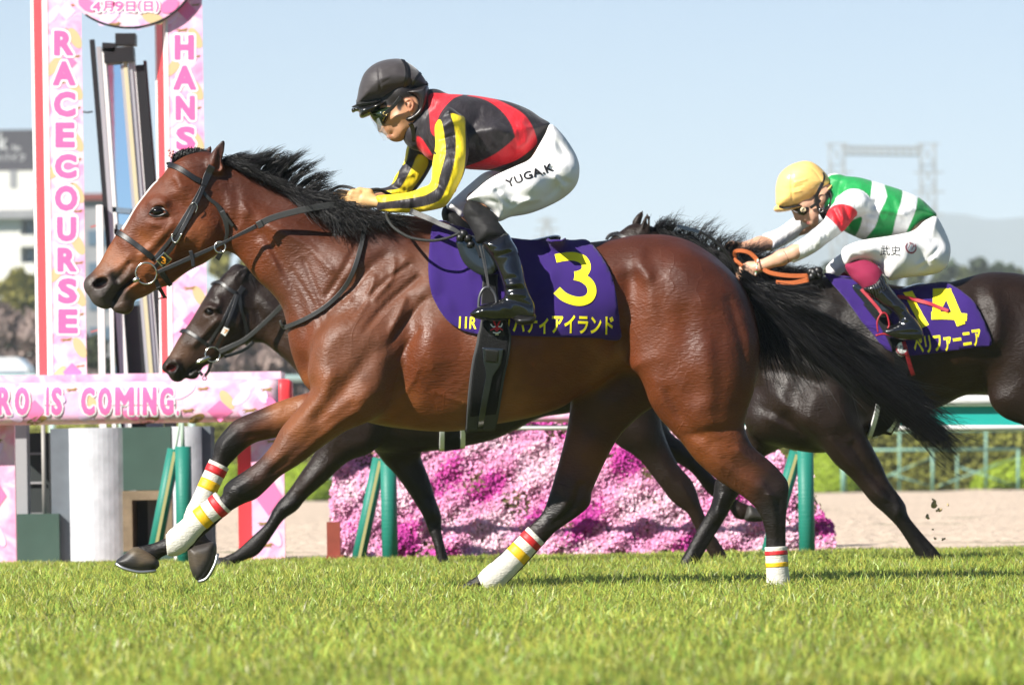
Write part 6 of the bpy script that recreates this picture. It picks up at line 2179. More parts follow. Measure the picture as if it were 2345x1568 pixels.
    C = poly_paint(C, px, pid == 2, [
        (A1((838, 588), (868, 598), (890, 700), (903, 850), (880, 960), (850, 1070), (832, 1150), (760, 1200), (700, 1222), (500, 1255), (322, 1268), (300, 1190), (450, 1180), (600, 1165), (700, 1135), (775, 1090), (780, 950), (805, 800), (800, 650)), YEL),
        (A1((948, 536), (1010, 545), (1064, 572), (1068, 680), (1072, 800), (1066, 940), (1045, 1050), (990, 1180), (935, 1290), (860, 1345), (700, 1370), (550, 1378), (400, 1360), (330, 1345), (450, 1328), (600, 1326), (720, 1308), (850, 1262), (905, 1170), (950, 1050), (985, 900), (992, 760), (975, 630)), YEL)])
    C = poly_paint(C, px, pid == 3, [
        (A1((560, 760), (612, 740), (596, 830), (575, 930), (540, 960), (560, 850)), YEL), (A1((430, 1130), (480, 1052), (520, 980), (500, 1060), (470, 1110)), YEL),
        (A1((675, 875), (755, 915), (740, 1000), (640, 1150), (590, 1200), (420, 1215), (400, 1180), (500, 1165), (545, 1130), (620, 990)), YEL)])
    jersey = mesh_obj('jersey', V, Q, M_SILK, P, cols=C)
    decal('zip', stroke2d(A1((735, 745), (775, 810), (828, 890)), 4), Y, -.1, Skin((V, Q)), .002, M_LEATHER2, jersey)

    # ---- breeches and stockings
    s = Sculpt((1015, 270, 1340, 560), Y, -.42, .40, .0036)
    s.gain = 1.5
    th = A1((1785, 608), (1880, 690), (1960, 800), (2010, 900), (2026, 1000), (2000, 1120), (1905, 1222), (1750, 1312), (1600, 1372), (1450, 1402), (1385, 1432), (1338, 1442), (1308, 1372), (1250, 1325), (1190, 1290), (1120, 1274), (1082, 1275), (1090, 1245), (1150, 1190),
            (1250, 1102), (1350, 1040), (1500, 970), (1610, 910), (1690, 780), (1740, 690))
    thr = [(A1((1880, 700), (1960, 900), (1990, 1000)), 8, .006), (A1((1760, 720), (1830, 760), (1900, 860)), 6, -.006), (A1((1800, 1000), (1900, 1100), (1990, 1120)), 5, -.007), (A1((1820, 1060), (1900, 1180)), 5, .006), (A1((1600, 1340), (1750, 1240), (1850, 1130)), 6, -.006),
           (A1((1380, 1230), (1450, 1280), (1600, 1270)), 5, .005), (A1((1330, 1200), (1420, 1290)), 5, -.006), (A1((1250, 1280), (1330, 1300), (1380, 1380)), 4, -.006), (A1((1500, 1130), (1650, 1160), (1800, 1080)), 14, .006), (A1((1700, 860), (1780, 930), (1900, 960)), 8, .006),
           (A1((1460, 1350), (1560, 1290), (1700, 1260)), 4, .005), (A1((1280, 1180), (1380, 1130)), 6, .004)]
    s.slab(th, 62, [(1270, 320, .10), (1290, 400, .105), (1220, 430, .095), (1150, 440, .080), (1120, 480, .070), (1250, 300, .07)], [(1290, 340, -.07), (1290, 420, -.11), (1200, 430, -.20), (1110, 470, -.27)], k=.03, pid=1, relief=thr, n=2.15)
    fth = A1((1400, 1000), (1240, 1015), (1105, 1110), (1002, 1200), (930, 1268), (905, 1308), (935, 1330), (985, 1352), (1042, 1390), (1110, 1320), (1210, 1220), (1400, 1180), (1700, 1150), (1900, 1000), (1850, 800), (1600, 900))
    s.slab(fth, 60, [(1290, 400, .10), (1200, 410, .09), (1100, 440, .07), (1040, 470, .06)], [(1290, 340, .07), (1200, 410, .16), (1050, 460, .27)], k=.03, pid=1, n=2.15)
    V, Q, pid = s.skin(2)
    br = mesh_obj('breeches', V, Q, M_WHITE, P)
    SKT = Skin((V, Q))
    t2 = dilate2d(text2d('YUGA.K', (1156, 391, 1269, 409), rot=21.5, bold=.0, space=1.08), .9, 1.0)
    decal('lettering', t2, Y, -.3, SKT, .0018, M_PRINTB, br, 8)
    # stockings above the boots
    for sy, pts, name in ((-1, A1((1088, 1262), (1050, 1340), (1062, 1400), (1108, 1480), (1150, 1560), (1180, 1620), (1420, 1570), (1390, 1500), (1345, 1435), (1315, 1368), (1250, 1315), (1180, 1275)), 'stocking'),
                          (1, A1((905, 1300), (872, 1350), (880, 1420), (950, 1560), (1000, 1640), (1200, 1600), (1100, 1450), (1045, 1385), (985, 1345)), 'stocking')):
        s = Sculpt((1000, 450, 1175, 575), Y, -.42 if sy < 0 else .18, -.18 if sy < 0 else .42, .004)
        s.slab(pts, 45, [(1100, 500, .062), (1140, 550, .055)], [(1100, 470, sy * .28), (1130, 560, sy * .33)], k=.01, pid=0, relief=[(A1((1080, 1330), (1250, 1350)), 3, .003), (A1((1090, 1390), (1290, 1420)), 3, -.003), (A1((1110, 1460), (1330, 1470)), 3, .003)])
        V, Q, pid = s.skin(2)
        mesh_obj(name, V, Q, M_BLACKTEX, P)
    # ---- boots
    bt = A4((1298, 268), (1350, 238), (1450, 204), (1490, 258), (1530, 330), (1560, 450), (1588, 560), (1630, 655), (1634, 730), (1600, 764), (1500, 746), (1440, 752), (1380, 755), (1280, 742), (1226, 726), (1230, 702), (1300, 655), (1400, 628), (1440, 598), (1420, 500), (1380, 400), (1334, 330))
    brl = [(A4((1320, 330), (1420, 320), (1510, 280)), 3.0, .004), (A4((1345, 360), (1430, 345), (1520, 320)), 2.4, -.004), (A4((1430, 540), (1500, 530), (1570, 520)), 3, .006), (A4((1440, 565), (1510, 560), (1585, 560)), 3, -.007), (A4((1440, 595), (1520, 595), (1600, 600)), 3, .006),
           (A4((1420, 500), (1500, 490)), 3, -.005), (A4((1450, 625), (1530, 640), (1600, 660)), 3, -.005), (A4((1300, 690), (1400, 660), (1470, 690)), 4, .004), (A4((1450, 230), (1470, 290)), 2, -.003), (A4((1390, 470), (1440, 560)), 4, .004)]
    for sy, dx in ((-1, 0), (1, -38)):
        s = Sculpt((1030, 520, 1240, 750), Y, -.46 if sy < 0 else .2, -.2 if sy < 0 else .46, .0036)
        s.slab([(a + dx, b) for a, b in bt], 34, [(1140 + dx, 560, .056), (1165 + dx, 620, .047), (1180 + dx, 680, .040), (1100 + dx, 715, .044), (1190 + dx, 720, .038)], [(1140, 550, sy * .335), (1180, 680, sy * .35), (1100, 720, sy * .36)], k=.01, pid=0, relief=brl, n=2.2, smooth=1)
        V, Q, pid = s.skin(1)
        b = mesh_obj('boot', V, Q, M_BOOT, P)
        s = Sculpt((1030, 690, 1240, 760), Y, -.46 if sy < 0 else .2, -.2 if sy < 0 else .46, .004)
        s.slab([(a + dx, b_) for a, b_ in A4((1222, 716), (1240, 736), (1300, 752), (1400, 760), (1500, 752), (1520, 780), (1600, 782), (1630, 760), (1630, 728), (1500, 738), (1380, 742), (1280, 728))], 12, [(1130 + dx, 728, .042)], sy * .36, k=.005, pid=0)
        V, Q, pid = s.skin(1)
        mesh_obj('sole', V, Q, M_LEATHER, b)
    # ---- helmet
    hel = thing('helmet', W(905, 240, Y), None, None)
    hel.parent = P
    hel.location = Vector(W(905, 240, Y)) - P.location
    s = Sculpt((795, 125, 995, 300), Y, -.14, .14, .0032)
    shell = A2((308, 858), (318, 700), (348, 550), (418, 372), (548, 242), (700, 172), (850, 144), (985, 145), (1100, 198), (1250, 308), (1350, 430), (1416, 545), (1410, 580), (1300, 618), (1100, 676), (900, 728), (700, 792), (500, 838))
    s.slab(shell, 56, [(880, 200, .100), (840, 220, .088), (950, 190, .096), (900, 150, .09)], 0, k=.008, pid=1, n=2.3, relief=[(A2((640, 210), (660, 400), (690, 680)), 1.8, -.003), (A2((1110, 230), (1140, 400), (1190, 620)), 1.8, -.003), (A2((690, 480), (820, 460)), 2, .002), (A2((700, 560), (800, 500)), 1.5, -.002), (A2((700, 330), (900, 260), (960, 220)), 3, .002)])
    s.slab(A2((200, 898), (320, 850), (500, 826), (700, 782), (860, 750), (880, 765), (700, 815), (520, 862), (300, 896), (215, 915)), 9, [(830, 238, .080), (805, 246, .045), (880, 228, .094)], 0, k=.008, pid=1, n=2.6)
    V, Q, pid = s.skin(2)
    mesh_obj('cap_cover', V, Q, M_CAPB, hel)
    SKH = Skin((V, Q))
    s = Sculpt((905, 190, 990, 300), Y, -.14, .14, .0034)
    skirt = A2((1410, 560), (1440, 690), (1430, 830), (1385, 980), (1335, 1062), (1250, 1122), (1160, 1164), (1075, 1152), (1036, 1108), (1060, 1066), (1180, 1000), (1262, 905), (1268, 820), (1215, 752), (1120, 722), (1000, 740), (900, 790), (850, 760), (950, 700), (1250, 600))
    s.slab(skirt, 14, [(930, 215, .090), (970, 230, .086), (965, 260, .080), (935, 280, .074)], 0, k=.008, pid=0, n=2.5, smooth=1)
    V, Q, pid = s.skin(2)
    mesh_obj('ear_guard', V, Q, mat('matte_black_shell', (.014, .012, .013), .35, .5), hel)
    SKG = Skin((V, Q))
    strap(A2((305, 832), (400, 822), (560, 792), (750, 738), (930, 690), (1100, 650), (1250, 600), (1412, 530)), 9, Y, SKH, -.08, .002, .003, both=True).build('brim_band', mat('cap_elastic', (.016, .017, .016), .6, .3), hel, smooth=True)
    mb = strap(A2((1015, 150), (1075, 260), (1085, 400), (1060, 540), (1000, 680), (940, 780)), 9, Y, SKH, -.08, .003, .003)
    strap(A2((1290, 360), (1200, 490), (1110, 620), (1060, 700), (1000, 760)), 7, Y, SKH, -.08, .004, .003, mb=mb)
    strap(A2((990, 740), (880, 880), (770, 985), (700, 1040)), 9, Y, None, thick=.004, mb=mb, ys=[-.100, -.094, -.080, -.066])
    strap(A2((1140, 1150), (1180, 1240), (1200, 1400), (1195, 1440)), 10, Y, None, thick=.004, mb=mb, ys=[-.077, -.066, -.055, -.045])
    mb.build('strap', M_LEATHER, hel, smooth=True)
    mb = MB()
    c = np.array(A2((745, 997))[0])
    strap([tuple(c + d) for d in ((-4, -4), (4, -3), (4, 4), (-4, 3), (-4, -4))], 1.4, Y, None, thick=.003, ys=[-.080], mb=mb, rnd=True, curve=False)
    mb.build('buckle', mat('brass_buckle', (.5, .38, .14), .3, .5, metal=.9), hel, smooth=True)
    # ---- goggles: worn pair over the eyes, spare pairs under the peak, clear shield
    gog = thing('goggles', W(850, 265, Y), None, None)
    gog.parent = P
    gog.location = Vector(W(850, 265, Y)) - P.location
    s = Sculpt((805, 225, 920, 300), Y, -.12, .12, .003)
    s.slab(A2((500, 1020), (560, 1108), (640, 1180), (735, 1216), (800, 1150), (850, 1085), (880, 970), (900, 880), (800, 860), (600, 920), (500, 960)), 24, [(840, 270, .055), (880, 260, .070), (855, 285, .045)], 0, k=.006, pid=0, n=2.6)
    V, Q, pid = s.skin(2)
    mesh_obj('lens', V, Q, M_LENS, gog)
    s = Sculpt((795, 235, 900, 280), Y, -.12, .12, .003)
    s.slab(A2((218, 928), (235, 990), (268, 972), (330, 965), (345, 1050), (390, 1068), (470, 1040), (560, 1000), (700, 900), (800, 800), (520, 866), (300, 905)), 14, [(810, 252, .05), (845, 255, .072), (880, 235, .085)], 0, k=.005, pid=0, n=2.8, smooth=1)
    V, Q, pid = s.skin(1)
    mesh_obj('spare_goggles', V, Q, M_GLOSSB, gog)
    vv = []
    e0, e1 = catmull(A2((500, 1040), (560, 1150), (640, 1290), (715, 1424)), 4, False), catmull(A2((620, 1000), (700, 1180), (770, 1300), (830, 1408)), 4, False)
    n = len(e0)
    gx = []
    for i in range(n):
        for j, t in enumerate(np.linspace(-1, 1, 9)):
            u = abs(t) ** 1.6
            q = e0[i] * (1 - u) + e1[i] * u
            gx.append(W(q[0], q[1], Y + .055 * t))
    fs = [[i * 9 + j, i * 9 + j + 1, (i + 1) * 9 + j + 1, (i + 1) * 9 + j] for i in range(n - 1) for j in range(8)]
    mesh_obj('clear_shield', gx, fs, M_VISOR, gog)
    return P


rider3 = jockey1()


def jockey2():
    Y = Y14
    P = thing('person', W(2050, 770, Y), 'jockey in green and white hooped silks and orange cap, on the number 14 horse', 'person', 'racing jockeys')
    s = Sculpt((1655, 360, 2190, 790), Y, -.46, .42, .0044)
    face = B1((400, 500), (425, 555), (432, 575), (434, 592), (448, 602), (466, 598), (478, 602), (486, 610), (500, 612), (512, 614), (506, 620), (516, 626), (530, 632), (545, 638), (565, 634), (600, 610), (625, 590), (680, 600), (720, 560), (720, 420), (640, 330), (480, 300), (380, 400))
    s.slab(face, 30, [(*B1((440, 592))[0], .017), (*B1((470, 590))[0], .030), (*B1((510, 620))[0], .036), (*B1((550, 580))[0], .060), (*B1((500, 500))[0], .066), (*B1((600, 450))[0], .074), (*B1((640, 540))[0], .060)], 0, k=.012, pid=1, n=2.3, smooth=1,
           relief=[(B1((466, 575), (476, 590)), 2.2, .006), (B1((478, 585), (490, 605)), 2, -.004), (B1((500, 616), (530, 606)), 2, -.009), (B1((520, 560), (560, 540)), 5, .005)])
    ear = B1((585, 440), (610, 432), (625, 450), (618, 480), (602, 504), (592, 490))
    for sy in (-1, 1):
        s.slab(ear, 9, [(*B1((605, 465))[0], .013)], sy * .076, k=.006, pid=2, smooth=1)
    s.chain([(1880, 455, 0, .05), (1905, 470, 0, .045), (1935, 478, 0, .05)], k=.03, pid=1)
    s.chain([(1945, 470, 0, .055), (2030, 490, 0, .06), (2100, 515, 0, .05)], k=.03, pid=3, wy=1.2)
    for arm, leg in (([(1955, 460, -.14, .028), (1895, 528, -.195, .024), (1820, 578, -.165, .030), (1790, 590, -.145, .031), (1745, 608, -.10, .024)], [(2130, 560, -.08, .040), (1975, 595, -.255, .028), (2005, 662, -.315, .014), (2050, 706, -.335, .011), (2084, 742, -.342, .009), (2045, 764, -.345, .009)]),
                     ([(1930, 470, .14, .028), (1840, 522, .178, .024), (1765, 555, .155, .031), (1740, 560, .135, .032), (1690, 570, .09, .024)], [(2130, 560, .08, .040), (1935, 612, .26, .028), (1969, 664, .315, .014), (2014, 706, .335, .011), (2048, 742, .342, .009), (2009, 764, .345, .009)])):
        s.chain(arm, k=.02, pid=3)
        s.chain(leg, k=.03, pid=3)
    fist(s, [(1700, 610, 1.0), (1697, 617, 1.1), (1697, 625, 1.1), (1700, 632, .9)], (1742, 609, -.10, .024), (1718, 616, -.085), (.040, .021, .033), Y, 4)
    s.chain([(1722, 628, -.10, .0125), (1714, 640, -.098, .011), (1707, 647, -.09, .0095)], k=.008, pid=4)
    fist(s, [(1664, 566, 1.0), (1661, 573, 1.1), (1662, 580, 1.0), (1666, 586, .9)], (1700, 569, .10, .024), (1680, 573, .09), (.036, .021, .03), Y, 4)
    s.chain([(1690, 560, .075, .012), (1676, 557, .07, .0105), (1664, 560, .07, .009)], k=.008, pid=4)
    V, Q, pid = s.skin(2)
    px = pxy(V, Y)
    C = np.tile(np.array((.58, .33, .22)), (len(V), 1))
    C = poly_paint(C, px, pid == 1, [(B1((500, 612), (530, 604), (528, 622), (508, 624)), (.35, .10, .09)), (B1((560, 440), (600, 430), (590, 480), (560, 500)), (.02, .015, .013)), (B1((625, 430), (670, 430), (670, 520), (640, 540), (620, 500)), (.02, .015, .013))])
    mesh_obj('body', V, Q, M_SKIN, P, cols=soften(C, Q, 1))
    # jersey
    s = Sculpt((1725, 390, 2160, 615), Y, -.31, .31, .0044)
    s.gain = 1.5
    torso = B1((655, 330), (740, 322), (830, 328), (900, 345), (1010, 378), (1110, 410), (1215, 455), (1290, 520), (1328, 572), (1250, 602), (1190, 650), (1150, 682), (1040, 698), (960, 716), (880, 722), (800, 692), (745, 662), (700, 610), (650, 575), (640, 500), (665, 430))
    s.slab(torso, 60, [(1910, 440, .09), (1950, 460, .155), (2000, 450, .15), (2000, 520, .15), (2080, 490, .145), (2120, 490, .12), (1960, 520, .13)], 0, k=.012, pid=1, n=2.2,
           relief=[(B1((900, 545), (1000, 545), (1120, 580)), 5, .005), (B1((880, 620), (960, 640)), 5, -.005), (B1((700, 370), (800, 390)), 6, -.004), (B1((1180, 600), (1260, 560)), 4, -.004), (B1((1050, 450), (1100, 560)), 6, .004), (B1((720, 350), (690, 430)), 4, -.005), (B1((760, 360), (730, 420)), 4, .005), (B1((930, 500), (900, 560)), 6, -.006)])
    s.chain([(1888, 486, 0, .060), (1900, 462, 0, .068), (1912, 430, 0, .062)], k=.012, pid=1)
    arm = B1((700, 470), (745, 420), (800, 402), (860, 418), (905, 470), (895, 540), (832, 562), (790, 610), (740, 668), (640, 742), (560, 802), (430, 862), (405, 830), (385, 778), (500, 700), (570, 640), (620, 594), (650, 530))
    s.slab(arm, 30, [(1955, 455, .062), (1920, 500, .055), (1880, 535, .047), (1840, 562, .043), (1810, 582, .038)], [(1955, 450, -.15), (1895, 530, -.20), (1805, 583, -.158)], k=.02, pid=2, n=2.1,
           relief=[(B1((700, 500), (740, 600)), 4, .006), (B1((740, 490), (770, 580)), 4, -.006), (B1((680, 540), (720, 620)), 3, -.005), (B1((600, 620), (640, 720)), 3, -.004), (B1((560, 650), (600, 750)), 3, .004), (B1((520, 690), (560, 780)), 3, -.004)])
    farm = B1((560, 520), (500, 545), (430, 580), (330, 650), (230, 692), (262, 735), (292, 790), (430, 722), (530, 650), (640, 590), (680, 520))
    s.slab(farm, 30, [(1880, 500, .055), (1820, 530, .045), (1760, 555, .038)], [(1890, 490, .16), (1840, 520, .18), (1755, 557, .15)], k=.02, pid=3, n=2.1)
    V, Q, pid = s.skin(2)
    px = pxy(V, Y)
    C = np.tile(np.array(WHT), (len(V), 1))
    C = poly_paint(C, px, pid == 1, [
        (B1((640, 330), (740, 310), (850, 325), (915, 345), (920, 390), (905, 470), (870, 470), (800, 400), (720, 440), (690, 480), (690, 600), (640, 580), (620, 480)), GRN),
        (B1((1000, 370), (1055, 388), (1110, 405), (1105, 480), (1070, 590), (1040, 700), (960, 730), (870, 735), (940, 640), (975, 540), (1015, 450)), GRN),
        (B1((1215, 448), (1290, 510), (1340, 575), (1250, 610), (1190, 660), (1145, 700), (1130, 690), (1170, 600), (1200, 520)), GRN),
        (B1((745, 660), (780, 610), (855, 575), (850, 630), (820, 690), (790, 700)), GRN)])
    C = poly_paint(C, px, pid == 2, [(B1((630, 560), (660, 520), (700, 498), (770, 500), (830, 545), (800, 610), (738, 672), (700, 630), (660, 595)), RED)])
    jersey = mesh_obj('jersey', V, Q, M_SILK, P, cols=C)
    # breeches
    s = Sculpt((1885, 485, 2190, 680), Y, -.40, .38, .0044)
    s.gain = 1.5
    th = B1((1335, 570), (1390, 660), (1422, 750), (1416, 830), (1382, 900), (1300, 936), (1150, 955), (1060, 972), (1020, 972), (985, 930), (950, 880), (870, 846), (800, 858), (750, 885), (722, 822), (742, 770), (860, 726), (1040, 696), (1180, 662), (1250, 604), (1290, 580))
    s.slab(th, 50, [(2150, 530, .10), (2150, 590, .10), (2080, 590, .092), (2000, 590, .078), (1950, 590, .068)], [(2160, 540, -.07), (2130, 590, -.12), (2050, 595, -.22), (1960, 590, -.27)], k=.03, pid=1, n=2.15,
           relief=[(B1((1280, 600), (1360, 700), (1400, 800)), 6, .005), (B1((1180, 930), (1260, 860), (1330, 780)), 4, -.005), (B1((1200, 880), (1300, 840)), 4, .005), (B1((800, 790), (880, 830), (1000, 850)), 4, -.004), (B1((1000, 720), (1100, 760), (1250, 760)), 10, .004), (B1((1230, 640), (1300, 720)), 5, -.005)])
    fth = B1((900, 740), (740, 800), (650, 870), (638, 910), (660, 945), (720, 952), (800, 920), (950, 880), (1200, 860), (1300, 700), (1100, 690))
    s.slab(fth, 45, [(2080, 570, .09), (1980, 590, .075), (1915, 620, .065)], [(2100, 560, .12), (1920, 620, .27)], k=.03, pid=1, n=2.1)
    V, Q, pid = s.skin(2)
    br = mesh_obj('breeches', V, Q, M_WHITE, P)
    SKT = Skin((V, Q))
    decal('lettering', text2d('武史', (2016, 562, 2062, 585), rot=-2, bold=.004), Y, -.3, SKT, .002, M_PRINTB, br, 8)
    # round horseshoe emblem with two initials
    em = stroke2d([(2079, 556), (2074, 566), (2080, 577), (2091, 578), (2099, 570), (2098, 558)], [1.5, 2.5, 4, 4, 2.5, 1.5])
    e = decal('emblem', em, Y, -.3, SKT, .002, M_PRINTR, br, 8)
    decal('lettering', text2d('TY', (2080, 556, 2098, 572), rot=-20, shear=.25), Y, -.3, SKT, .002, M_PRINTR, e, 8)
    # stockings and boots
    for sy, dx in ((-1, 0), (1, -36)):
        s = Sculpt((1880, 585, 2050, 690), Y, -.42 if sy < 0 else .18, -.18 if sy < 0 else .42, .0044)
        s.slab([(a + dx, b + (6 if sy > 0 else 0)) for a, b in B1((752, 880), (800, 855), (872, 842), (952, 878), (990, 932), (1010, 1000), (960, 1060), (880, 1040), (845, 1005), (795, 960))], 36, [(1960 + dx, 620, .058), (1995 + dx, 655, .052)], [(1950 + dx, 600, sy * .275), (1995 + dx, 655, sy * .31)], k=.01, pid=0)
        V, Q, pid = s.skin(2)
        mesh_obj('stocking', V, Q, mat('maroon_stocking', (.23, .018, .055), .85, .2, bump=.5, bscale=200, bdist=.002), P)
        bt = B1((868, 1030), (920, 980), (988, 930), (1022, 1000), (1080, 1078), (1130, 1130), (1158, 1182), (1200, 1225), (1240, 1290), (1238, 1332), (1180, 1350), (1080, 1342), (990, 1312), (998, 1284), (1090, 1230), (1048, 1170), (990, 1130), (930, 1082))
        s = Sculpt((1925, 615, 2125, 790), Y, -.46 if sy < 0 else .2, -.2 if sy < 0 else .46, .0042)
        s.slab([(a + dx, b) for a, b in bt], 28, [(2000 + dx, 660, .054), (2050 + dx, 710, .045), (2075 + dx, 740, .040), (2035 + dx, 762, .043), (2100 + dx, 765, .038)], [(2000 + dx, 650, sy * .315), (2060 + dx, 730, sy * .335), (2060 + dx, 765, sy * .345)], k=.01, pid=0, n=2.2, smooth=1,
               relief=[(B1((930, 1080), (980, 1030), (1040, 1020)), 2.5, -.004), (B1((1020, 1150), (1090, 1130), (1140, 1130)), 3, .005), (B1((1060, 1190), (1120, 1170), (1160, 1180)), 3, -.006), (B1((1080, 1240), (1140, 1220), (1190, 1230)), 3, .005), (B1((1010, 1300), (1120, 1300), (1230, 1300)), 2, -.005)])
        V, Q, pid = s.skin(1)
        b = mesh_obj('boot', V, Q, M_BOOT, P)
        if sy < 0:
            sk = Skin((V, Q))
            mb = MB()
            for i in range(7):
                a = np.array(B1((905 + i * 13, 1052 - i * 10))[0])
                strap([tuple(a + (-2, -13)), tuple(a + (10, 16))], 1.2, Y, sk, -.36, .002, .003, mb=mb)
            mb.build('stitched_rib', M_LEATHER2, b, smooth=True)
    # helmet
    hel = thing('helmet', W(1840, 460, Y), None, None)
    hel.parent = P
    hel.location = Vector(W(1840, 460, Y)) - P.location
    s = Sculpt((1765, 360, 1915, 500), Y, -.14, .14, .0038)
    s.slab(B1((325, 505), (318, 440), (320, 380), (342, 310), (402, 256), (480, 229), (540, 232), (600, 270), (652, 330), (669, 366), (650, 392), (562, 470), (500, 500), (450, 516), (380, 526)), 45, [(1840, 420, .100), (1800, 450, .088), (1880, 410, .096)], 0, k=.008, pid=0, n=2.3,
           relief=[(B1((420, 250), (410, 380), (420, 500)), 1.6, -.003), (B1((430, 250), (540, 280), (610, 380)), 1.6, -.003), (B1((430, 370), (500, 350)), 2, .003), (B1((430, 400), (480, 385)), 1.6, -.003), (B1((425, 430), (470, 420)), 1.6, .003)])
    s.slab(B1((306, 530), (318, 508), (360, 520), (440, 512), (520, 490), (600, 435), (655, 380), (672, 372), (660, 400), (570, 478), (460, 526), (350, 547), (315, 542)), 9, [(1785, 480, .055), (1830, 475, .085), (1880, 445, .098)], 0, k=.006, pid=0, n=2.5, smooth=1)
    V, Q, pid = s.skin(2)
    mesh_obj('cap_cover', V, Q, M_CAPO, hel)
    SKH = Skin((V, Q))
    strap(B1((338, 512), (380, 522), (450, 512), (520, 490), (570, 455), (620, 410), (664, 350)), 8, Y, SKH, -.08, .004, .003, both=True).build('brim_band', M_LEATHER, hel, smooth=True)
    mb = strap(B1((616, 300), (622, 330), (612, 365)), 4, Y, SKH, -.08, .003, .003)
    strap(B1((612, 365), (590, 410), (575, 450), (580, 500), (600, 550), (625, 590)), 8, Y, None, mb=mb, thick=.004, ys=[-.096, -.098, -.088, -.082, -.074, -.05])
    mb.build('strap', M_LEATHER, hel, smooth=True)
    s = Sculpt((1860, 435, 1915, 510), Y, -.13, .13, .0042)
    s.slab(B1((600, 435), (660, 390), (680, 450), (660, 540), (620, 590), (590, 570), (560, 520), (545, 480), (570, 470), (600, 520), (630, 500), (635, 450)), 10, [(1890, 470, .08)], 0, k=.006, pid=0, smooth=1)
    V, Q, pid = s.skin(1)
    mesh_obj('ear_guard', V, Q, M_GLOSSB, hel)
    mb = MB()
    ring(mb, B1((603, 535))[0], Y, 4.2, 1.0, y=-.092)
    mb.build('buckle', M_STEEL, hel, smooth=True)
    # goggles
    gog = thing('goggles', W(1835, 480, Y), None, None)
    gog.parent = P
    gog.location = Vector(W(1835, 480, Y)) - P.location
    s = Sculpt((1805, 455, 1865, 500), Y, -.12, .12, .0034)
    s.slab(B1((415, 530), (430, 545), (455, 562), (490, 572), (520, 560), (536, 535), (540, 505), (500, 500), (450, 520)), 14, [(1835, 480, .068), (1815, 482, .05)], 0, k=.006, pid=0, n=2.7, smooth=1)
    V, Q, pid = s.skin(1)
    g = mesh_obj('lens', V, Q, M_GLOSSB, gog)
    skg = Skin((V, Q))
    a = [(1840 + 6.0 * math.cos(t), 480 + 5.6 * math.sin(t)) for t in np.linspace(0, 6.283, 17)[:-1]]
    d = decal('badge', (np.array(a), [list(range(16))]), Y, -.09, skg, .002, mat('cream_badge', (.62, .5, .3), .5, .4), g, 5)
    decal('lettering', stroke2d([(1836, 483), (1840, 477), (1842, 477), (1838, 484), (1845, 483)], 1.1), Y, -.09, skg, .0035, M_PRINTB, d, 5)
    strap(B1((535, 520), (570, 495), (600, 470)), 7, Y, None, ys=[-.07, -.08, -.085], thick=.004).build('strap', M_LEATHER, gog, smooth=True)
    # wristbands
    mb = MB()
    c = np.array(W(*B1((196, 895))[0], Y - .115))
    for i in range(26):
        t = 2 * math.pi * i / 26
        mb.tube([c + np.array((.006 * math.cos(t) + .002, .026 * math.sin(t), .034 * math.cos(t))) + d for d in (np.array((-.003, 0, 0)), np.array((.003, 0, .003)))], .0042, 5, col=[(.75, .75, .72), (.05, .3, .1), (.5, .04, .05), (.75, .75, .72)][i % 4])
    mb.build('beaded_bracelet', mat('beads', (1, 1, 1), .4, .5, attr=True), P, smooth=True, cols=True)
    mb = MB()
    ring(mb, B1((375, 825))[0], Y, 15.5, 1.2, axis=(.9, 0.25, .42), y=-.155)
    mb.build('cord_band', mat('brown_cord', (.12, .03, .02), .8, .2), P, smooth=True)
    return P


rider14 = jockey2()
